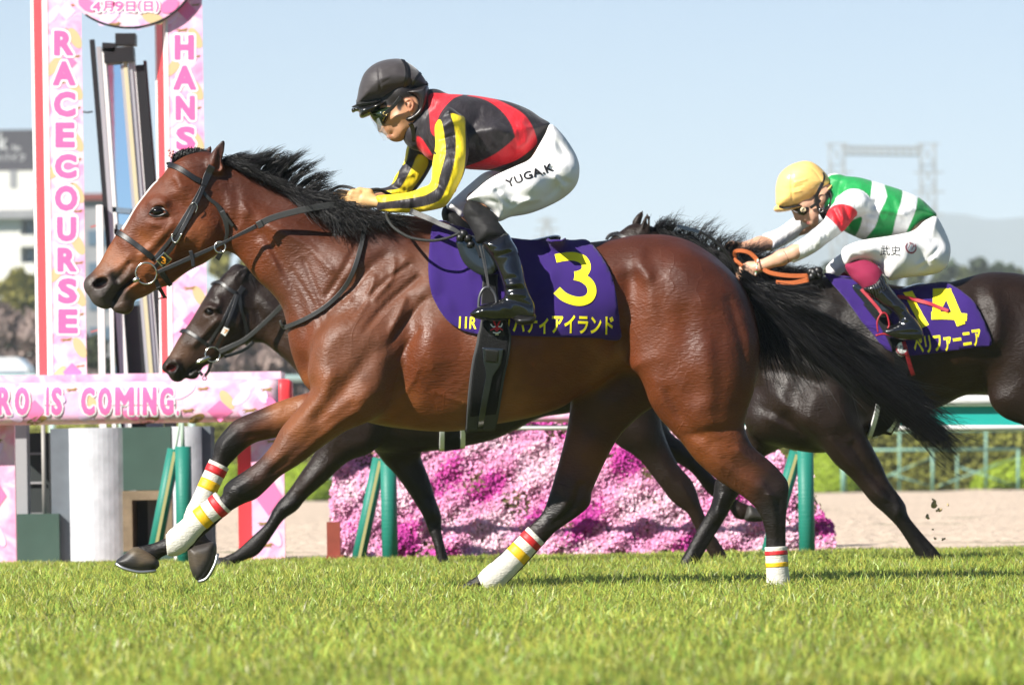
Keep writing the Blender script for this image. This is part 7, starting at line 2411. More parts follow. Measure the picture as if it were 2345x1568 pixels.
# ------------------------------------------------------------------ hair
def manes():
    # mane of the bay: blown up along the crest, lying over the near side at the base of the neck
    h = Hair()
    crest = catmull([(512, 368), (560, 388), (620, 418), (680, 446), (740, 468), (800, 482), (850, 488)], 8, False)

    def at(t):
        return crest[min(int(t * (len(crest) - 1)), len(crest) - 1)]
    # upright blown tufts: (t, tip dx, tip dy)
    tips = [(0.00, 60, -8), (0.03, 75, -18), (0.07, 70, -14), (0.12, 55, -10), (0.17, 45, -16), (0.20, 62, -40), (0.24, 68, -48), (0.28, 70, -54), (0.32, 74, -58), (0.36, 80, -58), (0.40, 84, -60), (0.45, 86, -54),
            (0.50, 88, -44), (0.55, 84, -34), (0.60, 76, -24), (0.66, 64, -14), (0.72, 50, -6)]
    for t, dx, dy in tips:
        for r in range(4):
            c = at(min(max(t + rng.normal(0, .012), 0), 1))
            f = rng.uniform(.72, 1.12)
            p0 = (c[0], c[1] + 4, rng.normal(0, .012))
            p1 = (c[0] + dx * .30 * f, c[1] + dy * .95 * f, rng.normal(-.012, .02))
            p2 = (c[0] + dx * f, c[1] + dy * 1.25 * f * rng.uniform(.7, 1.15), rng.normal(-.02, .04))
            h.lock(p0, p1, p2, 34, .008, .0085, .0010, Y3, 8, .005, .22)
    # lower fringe covering the crest on the near side
    for t in np.linspace(.02, .62, 40):
        c = at(t)
        d = 18 + 26 * t
        h.lock((c[0], c[1] - 2, -.01), (c[0] + 22, c[1] + 2, -.065), (c[0] + 50 + 30 * t, c[1] + d * rng.uniform(.55, 1.0), -.085 - .03 * t), 34, .008, .012, .0011, Y3, 7, .004, .2)
    # long mass falling over the base of the neck
    for a, b, c, n in [((650, 436), (690, 455), (735, 510), 50), ((680, 446), (720, 462), (770, 520), 60), ((700, 450), (745, 470), (800, 535), 70), ((720, 458), (770, 480), (805, 545), 80), ((745, 462), (790, 486), (822, 545), 60),
                       ((770, 470), (810, 490), (850, 520), 70), ((790, 478), (840, 492), (878, 520), 70), ((810, 480), (860, 496), (890, 528), 60), ((830, 486), (880, 500), (930, 525), 50), ((660, 440), (720, 450), (790, 470), 60),
                       ((690, 448), (750, 460), (830, 490), 70), ((730, 460), (790, 470), (850, 494), 60), ((850, 488), (900, 505), (960, 518), 40), ((740, 462), (775, 490), (790, 540), 60), ((780, 476), (815, 500), (840, 532), 60)]:
        h.lock((*a, -.02), (*b, -.125), (*c, -.158), n, .010, .017, .0011, Y3, 9, .005, .2)
        h.lock((a[0] + 8, a[1], -.02), (b[0] + 10, b[1] + 4, -.135), (c[0] + rng.uniform(-30, 20), c[1] - rng.uniform(0, 30), -.17), n, .012, .02, .0011, Y3, 9, .007, .25)
    h.build('mane', M_HAIR, horse3)
    # plaited forelock between the ears with a small rosette
    h = Hair()
    pl = catmull([(478, 362), (455, 352), (432, 352), (412, 356), (398, 366)], 8, False)
    for i, c in enumerate(pl[2:-1]):
        r = 9.5 if i % 4 < 2 else 8
        for sgn in (-1, 1):
            h.lock((c[0] + 5, c[1] - r * sgn, 0), (c[0], c[1], -.016 * sgn), (c[0] - 6, c[1] + r * sgn * .9, 0), 26, .004, .004, .0012, Y3, 6, .001, .05)
    for k in range(26):
        h.lock((500, 372, rng.normal(0, .02)), (490, 358, rng.normal(0, .02)), (452 + rng.uniform(-6, 12), 356, rng.normal(0, .012)), 10, .004, .005, .0011, Y3, 6, .002, .1)
    h.build('forelock', M_HAIR, horse3)
    mb = MB()
    for q in range(7):
        c = np.array(W(391 + 5 * math.cos(q), 352 + 8 * math.sin(q * 1.7), Y3 - .006 + .012 * math.sin(q * 2.3)))
        mb.tube([c - (.004, 0, .002), c, c + (.004, 0, .002)], [.003, .0052, .003], 6)
    mb.build('rosette', mat('pink_cloth', (.75, .33, .32), .7, .3), horse3, smooth=True)
    # tail of the bay: streaming back, drooping
    h = Hair()
    spine = catmull([(1700, 648), (1745, 672), (1810, 720), (1880, 775), (1960, 830), (2050, 890), (2130, 960), (2200, 1045)], 8, False)
    ends = []
    for k in range(150):
        u = rng.random()
        e = (1760 + 460 * u ** .75, 0)
        mid = 905 + (e[0] - 1900) * .42 if e[0] > 1900 else 870
        ends.append((e[0], mid))
    for k in range(150):
        v = rng.normal(0, .62)
        L = rng.choice([1.0, .9, .8, .7], p=[.5, .25, .15, .1])
        end = spine[int(L * (len(spine) - 1))]
        off = v * (44 if L < .85 else 34 if L < .95 else 17)
        midp = spine[int(L * .45 * (len(spine) - 1))]
        p0 = (1702 + rng.normal(0, 5), 655 + rng.normal(0, 12), rng.normal(0, .018))
        p1 = (midp[0] + rng.normal(10, 14), midp[1] + off * 1.2 - 16 + rng.normal(0, 12), rng.normal(0, .06))
        p2 = (end[0] - off * .45, end[1] + off, rng.normal(0, .06))
        h.lock(p0, p1, p2, 26, .005, .011 + .008 * rng.random(), .0012, Y3, 14, .013, .14)
    # dock and shaded under-fall close to the quarters
    for k in range(60):
        x = rng.uniform(1745, 1900)
        y = rng.uniform(800, 890) - (x - 1745) * .05
        h.lock((1706 + rng.normal(0, 4), 672 + rng.normal(0, 14), rng.normal(0, .02)), (1735 + (x - 1745) * .5, 730 + rng.normal(0, 20), rng.normal(0, .05)), (x, y, rng.normal(0, .06)), 20, .006, .012, .0012, Y3, 11, .009, .16)
    # stray wisps
    for k in range(46):
        x = rng.uniform(1750, 1905)
        h.lock((1720, 690, 0), (1745 + (x - 1745) * .3, 800, rng.normal(0, .05)), (x, rng.uniform(860, 930), rng.normal(-.02, .07)), 3, .006, .016, .0009, Y3, 13, .014, .1)
    for k in range(40):
        t = rng.uniform(.45, 1)
        c = spine[int(t * (len(spine) - 1))]
        h.lock((c[0] - 150, c[1] - 110, rng.normal(0, .04)), (c[0] - 40, c[1] - 40, rng.normal(0, .05)), (c[0] + rng.uniform(10, 60), c[1] + rng.normal(-10, 28), rng.normal(0, .06)), 4, .01, .012, .0009, Y3, 9, .01, .1)
    for k in range(30):
        h.lock((1712, 650, 0), (1780, 660 + rng.normal(0, 10), rng.normal(0, .03)), (1850 + rng.uniform(0, 90), 690 + rng.normal(20, 28), rng.normal(0, .05)), 8, .006, .012, .0010, Y3, 9, .008, .15)
    for k in range(90):
        t = rng.uniform(.25, .9)
        c = spine[int(t * (len(spine) - 1))]
        v = rng.normal(0, 1)
        h.lock((c[0] - 60, c[1] - 45 + v * 14, rng.normal(0, .04)), (c[0] + 20, c[1] + 10 + v * 34, rng.normal(0, .05)), (c[0] + rng.uniform(40, 130), c[1] + 60 + v * 52, rng.normal(0, .06)), 7, .012, .016, .0010, Y3, 10, .014, .2)
    h.build('tail', M_HAIR, horse3)

    # manes of the dark horses
    h = Hair()
    crest = catmull([(1500, 528), (1560, 548), (1620, 575), (1680, 598), (1740, 614), (1800, 624), (1860, 632)], 6, False)
    for k in range(120):
        t = rng.random()
        c = crest[int(t * (len(crest) - 1))]
        up = rng.uniform(.5, 1.15)
        dx, dy = (38, -34) if t < .25 else (52, -52) if t < .5 else (60, -40) if t < .72 else (40, -10)
        h.lock((c[0], c[1] + 4, rng.normal(0, .01)), (c[0] + dx * .2, c[1] + dy * .8 * up, rng.normal(0, .03)), (c[0] + dx * up, c[1] + dy * up * rng.uniform(.7, 1.2), rng.normal(-.02, .05)), 14, .010, .012, .0011, Y14, 8, .010, .2)
    for k in range(40):
        c = crest[int(rng.uniform(.05, .8) * (len(crest) - 1))]
        h.lock((c[0], c[1], 0), (c[0] + 10, c[1] - 40, rng.normal(0, .03)), (c[0] + rng.uniform(10, 70), c[1] - rng.uniform(35, 85), rng.normal(0, .05)), 5, .012, .014, .0009, Y14, 9, .016, .2)
    for k in range(70):
        t = rng.random()
        c = crest[int(t * (len(crest) - 1))]
        h.lock((c[0], c[1], 0), (c[0] + 20, c[1] - 4, -.07), (c[0] + rng.uniform(30, 70), c[1] + rng.uniform(15, 60), -.11 - .04 * t), 18, .010, .014, .0011, Y14, 8, .006, .2)
    h.build('mane', M_HAIR, horse14)
    h = Hair()
    crest = catmull([(556, 622), (600, 632), (660, 648), (740, 660), (820, 658)], 6, False)
    for k in range(80):
        c = crest[int(rng.random() * (len(crest) - 1))]
        h.lock((c[0], c[1], 0), (c[0] + 14, c[1] - 14, -.03), (c[0] + rng.uniform(20, 60), c[1] + rng.uniform(-20, 40), -.08), 14, .008, .012, .0012, YM, 7, .005, .2)
    for k in range(30):
        h.lock((560, 618, rng.normal(0, .03)), (540, 618, rng.normal(0, .03)), (508 + rng.uniform(-8, 8), 640 + rng.uniform(-8, 6), rng.normal(0, .03)), 10, .006, .006, .0012, YM, 6, .003, .1)
    h.build('mane', M_HAIR, horsem)
    h = Hair()
    for k in range(120):
        h.lock((1500, 760, rng.normal(0, .02)), (1560, 740 + rng.normal(0, 10), rng.normal(0, .04)), (1640 + rng.uniform(-40, 20), 790 + rng.normal(0, 22), rng.normal(0, .05)), 16, .008, .01, .0013, YM, 9, .006, .15)
    h.build('tail', M_HAIR, horsem)
    h = Hair()
    for k in range(120):
        h.lock((2560, 720, rng.normal(0, .02)), (2640, 720 + rng.normal(0, 10), rng.normal(0, .04)), (2800 + rng.uniform(-60, 40), 830 + rng.normal(0, 30), rng.normal(0, .05)), 14, .008, .012, .0013, Y14, 9, .006, .15)
    h.build('tail', M_HAIR, horse14)


manes()

# ------------------------------------------------------------------ tack
H2 = zm(171.8, 286.3, .3104)        # head of the bay
HM = zm(343.5, 572.5, .20082)       # head of the rail-side horse
M_CLOTH = mat('purple_saddle_cloth', (0.030, 0.011, 0.120), 0.9, 0.15, noise=.10, nscale=6, bump=.5, bscale=500, bdist=.001, sheen=.15)
M_WEB = mat('black_webbing', (.0075, .0075, .008), .8, .2, bump=.9, bscale=1.0, bdist=.003, stretch=((300, 300, 300), (0, 0, 0)))
M_FOAM = mat('grey_foam_edge', (.06, .06, .062), .9, .15, bump=.6, bscale=250, bdist=.002)
M_ROPE = mat('braided_rein', (.020, .021, .020), .55, .4, bump=1.0, bscale=1.0, bdist=.003, stretch=((350, 350, 350), (0, .7, 0)))
M_RUBBER = mat('rubber_grip', (.026, .026, .026), .6, .35, bump=.8, bscale=420, bdist=.001)
M_ORANGE = mat('orange_rein', (.46, .115, .03), .65, .3, bump=1.0, bscale=1.0, bdist=.003, stretch=((260, 260, 260), (0, .7, 0)))
M_SEAT = mat('saddle_leather', (.012, .016, .024), .16, .6, coat=.5, crough=.08)
M_REDL = mat('red_leather', (.33, .014, .026), .45, .4, bump=.4, bscale=150, bdist=.001)


def cloth(name, outline, Y, skin, yn, label, grid=9.0, off=.012, folds=()):
    """saddle cloth lying over both flanks; outline in px"""
    o = thing(name, W(*np.mean(outline, 0), Y), label, 'saddle cloth', 'numbered saddle cloths')
    ol = catmull(outline, 4)
    v, f = cut_shape(ol, [list(range(len(ol)))], grid)
    sets = []
    for side in (-1, 1):
        p, n = lay(v, Y, yn * (-side), skin, off, side)
        # let the cloth bridge hollows and hang: relax depth only
        e = set()
        for q in f:
            for a, b in zip(q, q[1:] + q[:1]):
                e.add((min(a, b), max(a, b)))
        e = np.array(list(e))
        lo = p[:, 1].copy()
        for _ in range(12):
            sm = np.bincount(e[:, 0], p[e[:, 1], 1], len(p)) + np.bincount(e[:, 1], p[e[:, 0], 1], len(p))
            dg = np.bincount(e[:, 0], minlength=len(p)) + np.bincount(e[:, 1], minlength=len(p))
            t = sm / np.maximum(dg, 1)
            p[:, 1] = np.minimum(lo, t) if side < 0 else np.maximum(lo, t)
        w = np.zeros(len(v))
        for pts, sg, amp in folds:
            d = seg_dist(v, catmull(pts, 4, False))
            w += amp * np.exp(-(d / sg) ** 2 / 2)
        p[:, 1] += side * np.maximum(w * 1.5, -.010)
        sets.append((p, n))
    V = np.concatenate([sets[0][0], sets[1][0]])
    F = [q for q in f] + [[i + len(v) for i in q][::-1] for q in f]
    c = mesh_obj('cloth_panel', V, F, M_CLOTH, o)
    md = c.modifiers.new('thick', 'SOLIDIFY')
    md.thickness = .005
    md.offset = 0
    return o, Skin((sets[0][0], f))


out3 = A4((985, 165), (972, 250), (966, 340), (965, 440), (970, 520), (986, 595), (1010, 650), (1040, 705), (1090, 768), (1160, 813), (1240, 838), (1310, 846), (1480, 854), (1640, 857), (1800, 858), (1980, 860), (2160, 863), (2150, 760), (2138, 640), (2118, 520), (2095, 450),
          (2070, 400), (2035, 345), (2000, 300), (1952, 264), (1860, 268), (1800, 262), (1600, 266), (1400, 240), (1250, 205), (1130, 170), (1060, 160))
cl3, SKC3 = cloth('saddle_cloth', out3, Y3, SK3, -.2, 'purple saddle cloth with yellow number 3 on the bay horse',
                  folds=[(A4((1580, 640), (1680, 560), (1740, 480)), 10, .006), (A4((1560, 360), (1620, 440)), 8, -.006), (A4((1200, 400), (1260, 520), (1300, 600)), 10, .008), (A4((1120, 330), (1180, 420)), 8, -.006), (A4((1080, 640), (1100, 680)), 6, .006),
                         (A4((1860, 300), (1960, 380), (2040, 440)), 10, .005), (A4((1640, 640), (1700, 610)), 6, -.006), (A4((1250, 500), (1280, 600), (1290, 700)), 6, -.007), (A4((2140, 860), (2060, 800)), 12, .006), (A4((1000, 400), (1010, 560)), 9, .005), (A4((1500, 800), (1640, 810), (1800, 800)), 10, .006)])
n3 = stroke2d(A4((1762, 362), (1820, 350), (1880, 350), (1935, 372), (1955, 415), (1940, 452), (1905, 470), (1880, 474)), 20.5)
n3b = stroke2d(A4((1880, 474), (1930, 488), (1975, 525), (1988, 575), (1965, 618), (1915, 636), (1860, 628), (1810, 605), (1768, 566)), 20.5)
decal('numeral', n3, Y3, -.3, SKC3, .0040, M_YEL, cl3, 10)
decal('numeral', n3b, Y3, -.3, SKC3, .0052, M_YEL, cl3, 10)
decal('lettering', text2d('11R', (1051, 725, 1092, 752), rot=-3, bold=.02), Y3, -.3, SKC3, .004, M_YEL, cl3, 10)
decal('lettering', text2d('リバティアイランド', (1150, 719, 1405, 764), rot=-1, bold=.026), Y3, -.3, SKC3, .004, M_YEL, cl3, 10)

out14 = B1((630, 935), (680, 945), (760, 970), (880, 990), (1000, 1025), (1090, 1040), (1160, 1030), (1250, 1012), (1330, 1003), (1380, 998), (1430, 1015), (1490, 1055), (1550, 1110), (1590, 1180), (1630, 1270), (1662, 1375), (1560, 1395), (1450, 1410), (1350, 1425), (1250, 1437), (1160, 1446),
           (1100, 1440), (1040, 1425), (980, 1385), (920, 1310), (860, 1240), (800, 1150), (740, 1070), (680, 1000))
cl14, SKC14 = cloth('saddle_cloth', out14, Y14, SK14, -.2, 'purple saddle cloth with yellow number 14 on the dark horse', grid=10,
                    folds=[(B1((1250, 1120), (1300, 1200)), 8, .006), (B1((1480, 1060), (1560, 1200), (1600, 1300)), 10, .006), (B1((900, 1180), (960, 1280)), 8, .008), (B1((780, 1010), (900, 1200)), 8, -.006), (B1((1200, 1060), (1230, 1250)), 8, -.006), (B1((1200, 1400), (1400, 1380)), 8, .006)])
st = [stroke2d(B1((1168, 1066), (1210, 1160), (1262, 1262)), 18), (np.array(B1((1130, 1045), (1190, 1036), (1215, 1085), (1160, 1090))), [[0, 1, 2, 3]]),
      (np.array(B1((1395, 1022), (1438, 1024), (1360, 1165), (1300, 1200), (1302, 1175))), [[0, 1, 2, 3, 4]]), (np.array(B1((1322, 1022), (1400, 1020), (1340, 1180), (1305, 1190))), [[0, 1, 2, 3]]),
      stroke2d(B1((1300, 1195), (1400, 1196), (1522, 1206)), 17), stroke2d(B1((1405, 1030), (1440, 1130), (1484, 1255)), 20)]
for i, q in enumerate(st):
    decal('numeral', q, Y14, -.3, SKC14, .0040 + .0006 * i, M_YEL, cl14, 10)
decal('lettering', text2d('ペリファーニア', (2092, 762, 2248, 803), rot=8, bold=.024), Y14, -.3, SKC14, .004, M_YEL, cl14, 10)


def slab_obj(name, poly, R, wid, yof, Y, m, parent, h=.004, k=.006, n=2.3, relief=(), raw=False, relax=2, smooth=1):
    a, b = np.min(poly, 0) - 14, np.max(poly, 0) + 14
    ys = [yof] if np.isscalar(yof) else [q[2] for q in yof]
    wm = max(q[2] for q in wid) + .03
    s = Sculpt((a[0], a[1], b[0], b[1]), Y, min(ys) - wm, max(ys) + wm, h)
    s.slab(poly, R, wid, yof, k=k, pid=0, n=n, relief=relief, raw=raw, smooth=smooth)
    V, Q, pid = s.skin(relax)
    return mesh_obj(name, V, Q, m, parent), (V, Q)


# ---- saddle of the bay: seat, flaps, girth, stirrup
SKB = Skin((V3, Q3))
sad3 = thing('saddle', W(1160, 560, Y3), 'small black racing saddle with wide girth on the bay horse', 'saddle', 'racing saddles')
slab_obj('seat', A4((1150, 175), (1220, 185), (1330, 235), (1450, 262), (1520, 262), (1620, 248), (1740, 222), (1788, 226), (1792, 244), (1745, 268), (1640, 290), (1560, 304), (1510, 320), (1400, 300), (1250, 250), (1160, 220)), 16, [(1150, 540, .07), (1260, 545, .13), (1090, 530, .06)], 0, Y3, M_SEAT, sad3, n=2.6)
slab_obj('flap', A4((1140, 245), (1150, 320), (1180, 390), (1230, 440), (1290, 472), (1340, 480), (1400, 440), (1450, 330), (1400, 260), (1250, 220)), 20, [(1090, 590, .010)], -.300, Y3, M_SEAT, sad3)
slab_obj('flap', A4((1140, 245), (1150, 320), (1180, 390), (1230, 440), (1290, 472), (1340, 480), (1400, 440), (1450, 330), (1400, 260), (1250, 220)), 20, [(1090, 590, .010)], .300, Y3, M_SEAT, sad3)
SKG3 = Skin((V3, Q3), ([tuple(v.co + c.location + cl3.location) for c in [cl3.children[0]] for v in c.data.vertices], [list(p.vertices) for p in cl3.children[0].data.polygons]))
gl = lambda t0, t1: None
mb = strap(A4((1352, 470), (1345, 620), (1380, 850), (1330, 1100), (1285, 1440)), [34, 34, 44, 76, 80, 76, 70], Y3, SKG3, -.28, .012, .014, sub=10, both=True, sm=6)
gir = mb.build('girth', M_FOAM, sad3, smooth=True)
strap(A4((1352, 470), (1345, 620), (1382, 850), (1330, 1100), (1287, 1436)), [28, 30, 40, 66, 70, 65, 58], Y3, SKG3, -.28, .0165, .012, sub=10, both=True, sm=6).build('webbing', M_WEB, gir, smooth=True)
mb = strap(A4((1372, 925), (1365, 1010), (1345, 1090), (1310, 1250), (1275, 1400)), [48, 40, 15, 14, 14], Y3, SKG3, -.28, .025, .006, sub=8, sm=4)
mb.build('girth_strap', M_SEAT, gir, smooth=True)
strap(A4((1368, 935), (1360, 1000)), [30, 26], Y3, SKG3, -.28, .029, .003, sub=6).build('keeper', M_LEATHER, gir, smooth=True)
# small embroidered mask patch on the girth (plain red, white and grey strokes)
pa = decal('badge', (np.array(A4((1350, 762), (1432, 762), (1440, 856), (1345, 856))), [[0, 1, 2, 3]]), Y3, -.3, SKG3, .028, M_PRINTB, gir, 8)
for i, (q, m_) in enumerate([(stroke2d(A4((1375, 765), (1385, 790), (1392, 815)), 3), M_REDP), (stroke2d(A4((1415, 765), (1402, 790), (1396, 815)), 3), M_REDP), (stroke2d(A4((1358, 785), (1372, 802), (1385, 800)), 2.6), M_WHP), (stroke2d(A4((1428, 782), (1418, 800), (1404, 800)), 2.6), M_WHP),
                            (stroke2d(A4((1356, 822), (1380, 812), (1394, 826), (1408, 810), (1430, 820)), 2.6), M_REDP), (stroke2d(A4((1372, 834), (1394, 838), (1416, 830)), 2.2), M_WHP), (stroke2d(A4((1384, 846), (1404, 845)), 2.2), M_WHP)]):
    decal('emblem', q, Y3, -.3, SKG3, .0295, m_, pa, 6)
for sy, dx in ((-1, 0), (1, -38)):
    mb = MB()
    strap([(a + dx, b) for a, b in A4((1282, 285), (1310, 400), (1340, 560))], 4, Y3, None, ys=[sy * -.31 * sy if False else sy * .325, sy * .34, sy * .365], thick=.005, mb=mb)
    strap([(a + dx, b) for a, b in A4((1300, 280), (1322, 400), (1345, 556))], 2, Y3, None, ys=[sy * .33, sy * .345, sy * .37], thick=.004, mb=mb)
    st_ = mb.build('stirrup_leather', M_LEATHER2, sad3, smooth=True)
    mb = MB()
    strap([(a + dx, b) for a, b in A4((1276, 690), (1282, 610), (1305, 560), (1335, 548), (1362, 565), (1385, 610), (1390, 690))], 6.5, Y3, None, ys=[sy * .365] * 3, mb=mb, rnd=True)
    strap([(a + dx, b) for a, b in A4((1240, 722), (1300, 730), (1390, 735))], 9, Y3, None, ys=[sy * .365] * 2, mb=mb, rnd=True)
    mb.build('stirrup_iron', mat('grey_alloy', (.10, .10, .11), .4, .5, metal=.6), sad3, smooth=True)

# ---- saddle of 14
sad14 = thing('saddle', W(2030, 650, Y14), 'small dark racing saddle with red girth straps on the dark number 14 horse', 'saddle', 'racing saddles')
slab_obj('seat', B1((880, 985), (960, 1005), (1060, 1032), (1120, 1018), (1200, 995), (1250, 996), (1240, 1012), (1160, 1034), (1080, 1050), (960, 1040)), 12, [(2090, 655, .13), (2000, 645, .07)], 0, Y14, M_SEAT, sad14, n=2.6)
slab_obj('flap', B1((800, 1000), (860, 1100), (950, 1200), (1040, 1190), (1080, 1080), (1000, 1010)), 18, [(2000, 690, .010)], -.300, Y14, M_SEAT, sad14)
SKG14 = Skin((V14, Q14), ([tuple(v.co + c.location + cl14.location) for c in [cl14.children[0]] for v in c.data.vertices], [list(p.vertices) for p in cl14.children[0].data.polygons]))
mb = strap([(1990, 690), (2040, 760), (2066, 830), (2052, 890)], [24, 30, 34, 40], Y14, SKG14, -.28, .008, .008, sub=10, sm=6)
g14 = mb.build('girth', M_WEB, sad14, smooth=True)
strap(B1((1115, 1360), (1150, 1480), (1180, 1560)), [9, 9], Y14, SKG14, -.28, .016, .004).build('girth_strap', M_REDL, g14, smooth=True)
a = [(2065 + 13 * math.cos(t), 800 + 16 * math.sin(t)) for t in np.linspace(0, 6.283, 21)[:-1]]
bd = decal('badge', (np.array(a), [list(range(20))]), Y14, -.3, SKG14, .0150, M_WHP, g14, 8)
decal('emblem', stroke2d([(2056, 792), (2053, 800), (2058, 809), (2066, 812), (2074, 808), (2077, 799), (2074, 791)], [2, 2, 4, 4, 4, 2, 2]), Y14, -.3, SKG14, .0165, M_PRINTR, bd, 6)
decal('lettering', text2d('TY', (2058, 793, 2072, 805), rot=-20, shear=.25), Y14, -.3, SKG14, .018, M_PRINTB, bd, 6)
strap(B1((1090, 1078), (1160, 1088), (1260, 1115), (1360, 1152), (1408, 1172)), [9, 9, 8], Y14, SKG14, -.28, .012, .005, sub=6).build('loose_strap', M_REDL, sad14, smooth=True)
strap(B1((835, 1010), (900, 1080), (960, 1150), (985, 1190)), [7, 7], Y14, None, ys=[-.30, -.33, -.35], thick=.005).build('stirrup_leather', M_REDL, sad14, smooth=True)
mb = strap(B1((960, 1300), (955, 1230), (985, 1180), (1015, 1190), (1030, 1250), (1020, 1275)), 4, Y14, None, ys=[-.36] * 3, rnd=True)
strap(B1((945, 1320), (1000, 1310), (1080, 1330)), 4.5, Y14, None, ys=[-.36] * 2, mb=mb, rnd=True)
mb.build('stirrup_iron', M_REDL, sad14, smooth=True)

for nm, Yq, skq, pts, lab in (('girth', YM, SKM, [(1028, 900), (1036, 960), (1034, 1024)], 'dark girth with white edges under the belly of the rail side horse'), ('girth', Y14, SK14, [(2040, 880), (2034, 940), (2018, 994)], 'dark girth with white edges under the belly of the number 14 horse')):
    gt = thing(nm, W(*pts[1], Yq), lab, 'girth', 'white edged girths')
    for fr in (False, 'far'):
        strap(pts, 46, Yq, skq, -.25, .010, .010, sub=8, both=fr, sm=5).build('webbing', M_WEB, gt, smooth=True)
        for dx in (-24, 24):
            strap([(a + dx, b - (6 if dx > 0 else 0)) for a, b in pts], 11, Yq, skq, -.25, .014, .013, sub=8, both=fr, sm=5).build('white_edge', M_WHP, gt, smooth=True)
# ---- bridle of the bay
br3 = thing('bridle', W(420, 520, Y3), 'black bridle with ring bit and small number 3 plate on the bay horse', 'bridle', 'bridles of the racehorses')
strap(H2((686, 300), (700, 296), (760, 318), (830, 362), (880, 395), (925, 415)), 13, Y3, SK3, -.09, .005, .006, both=True).build('browband', M_LEATHER, br3, smooth=True)
strap(H2((1010, 300), (985, 350), (962, 400), (948, 450)), [17, 18, 12], Y3, SK3, -.09, .005, .005, both=True).build('headpiece', M_LEATHER, br3, smooth=True)
strap(H2((300, 792), (330, 800), (420, 862), (500, 922), (580, 985)), 12.5, Y3, SK3, -.08, .005, .006, both=True).build('noseband', M_LEATHER, br3, smooth=True)
mb = strap(H2((942, 440), (880, 565), (800, 700), (720, 830), (650, 910), (585, 985)), 9, Y3, SK3, -.09, .006, .004, both=True)
mb.build('noseband_strap', M_LEATHER, br3, smooth=True)
mb = strap(H2((950, 445), (905, 560), (855, 660), (800, 770), (735, 880), (680, 945), (620, 1005), (575, 1050)), 9.5, Y3, SK3, -.09, .011, .005, both=True)
mb.build('cheek_strap', M_LEATHER, br3, smooth=True)
mb = MB()
strap(H2((860, 590), (880, 570), (905, 600), (890, 650)), 2.2, Y3, SK3, -.09, .016, .003, mb=mb, rnd=True)
strap(H2((725, 800), (730, 845), (760, 865), (800, 800)), 4.5, Y3, SK3, -.09, .016, .003, mb=mb, rnd=True)
mb.build('buckle', M_STEEL, br3, smooth=True)
mb = strap(H2((940, 490), (985, 545), (1040, 585), (1070, 630), (1105, 700), (1118, 780), (1105, 850), (1085, 880)), [7, 8, 11, 11, 8, 8], Y3, SK3, -.09, .006, .004, both=True)
strap(H2((1080, 630), (1120, 690), (1170, 745)), [10, 8, 7], Y3, SK3, -.09, .011, .004, mb=mb)
mb.build('throat_lash', M_LEATHER2, br3, smooth=True)
mb = MB()
for y in (-.078, .078):
    ring(mb, (334.8, 626), Y3, 24.5, 2.1, y=y, axis=(.12, 1, .1))
    c = np.array(W(315, 638.5, Y3 + y))
    mb.tube([c + np.array((.006, 0, .004)), c, c - np.array((.012, 0, .006)), c - np.array((.016, 0, .009))], [.007, .0098, .009, .005], 10)
mb.tube([W(315, 638.5, Y3 - .078), W(318, 640, Y3), W(315, 638.5, Y3 + .078)], .007, 8)
mb.build('ring_bit', M_STEEL, br3, smooth=True)
pl = strap(H2((625, 1010), (680, 962)), 22, Y3, SK3, -.09, .019, .004).build('number_plate', M_GLOSSB, br3, smooth=False)
mb = strap(H2((617, 1017), (688, 955)), 25, Y3, SK3, -.09, .0165, .003)
mb.build('plate_frame', M_STEEL, pl, smooth=False)
v2, f2 = cut_shape(*text2d('3', (369, 586, 379, 600), rot=-15, bold=.02), 5)
p, n = lay(v2, Y3, -.09, SK3, .025)
mesh_obj('numeral', p, f2, mat('orange_print', (.75, .30, .02), .5, .3), pl)
mb = strap(H2((595, 1140), (615, 1190), (640, 1230), (662, 1272)), [10, 9, 8], Y3, None, ys=[-.075, -.066, -.05], thick=.005)
strap(H2((607, 1282), (680, 1270)), 3, Y3, None, ys=[-.05, -.05], mb=mb, rnd=True)
strap(H2((600, 1205), (632, 1192)), 3.4, Y3, None, ys=[-.073, -.073], mb=mb, rnd=True)
strap(H2((625, 1070), (660, 1120), (700, 1180)), [14, 12, 10], Y3, SK3, -.08, .008, .005, mb=mb)
mb.build('chin_strap', M_LEATHER, br3, smooth=True)
# reins
re3 = thing('reins', W(700, 500, Y3), 'black reins with rubber grips running to the front jockey hands', 'reins', 'reins held by the jockeys')
strap(H2((605, 1088), (720, 1038), (850, 980), (1030, 900), (1150, 840), (1250, 790), (1340, 745)), [8, 10, 10, 8, 6, 9, 10], Y3, None, ys=[-.085, -.098, -.105, -.115, -.12, -.13], thick=.005).build('rein_strap', M_LEATHER, re3, smooth=True)
strap(H2((1345, 742), (1450, 688), (1620, 640), (1800, 605), (1960, 588), (2070, 585)), [15, 14.5, 14.5, 14.5, 14], Y3, None, ys=[-.13, -.14, -.15, -.135, -.11], thick=.008).build('rein_grip', M_RUBBER, re3, smooth=True)
strap(H2((1345, 742), (1385, 722)), [17, 17], Y3, None, ys=[-.133, -.136], thick=.012).build('keeper', M_LEATHER2, re3, smooth=True)
strap([(884, 486), (888, 503), (905, 524), (940, 544), (985, 551), (1025, 545), (1060, 530)], 7, Y3, None, ys=[-.16, -.24, -.29, -.31, -.32, -.315], rnd=True).build('braided_rein', M_ROPE, re3, smooth=True)
strap([(755, 438), (775, 428), (795, 428), (812, 434)], 7, Y3, None, ys=[.03, -.01, -.05], thick=.006).build('rein_strap', M_LEATHER, re3, smooth=True)
strap([(845, 436), (866, 434), (884, 441), (894, 446)], 8, Y3, None, ys=[-.04, -.02, .03], rnd=True).build('braided_rein', M_ROPE, re3, smooth=True)
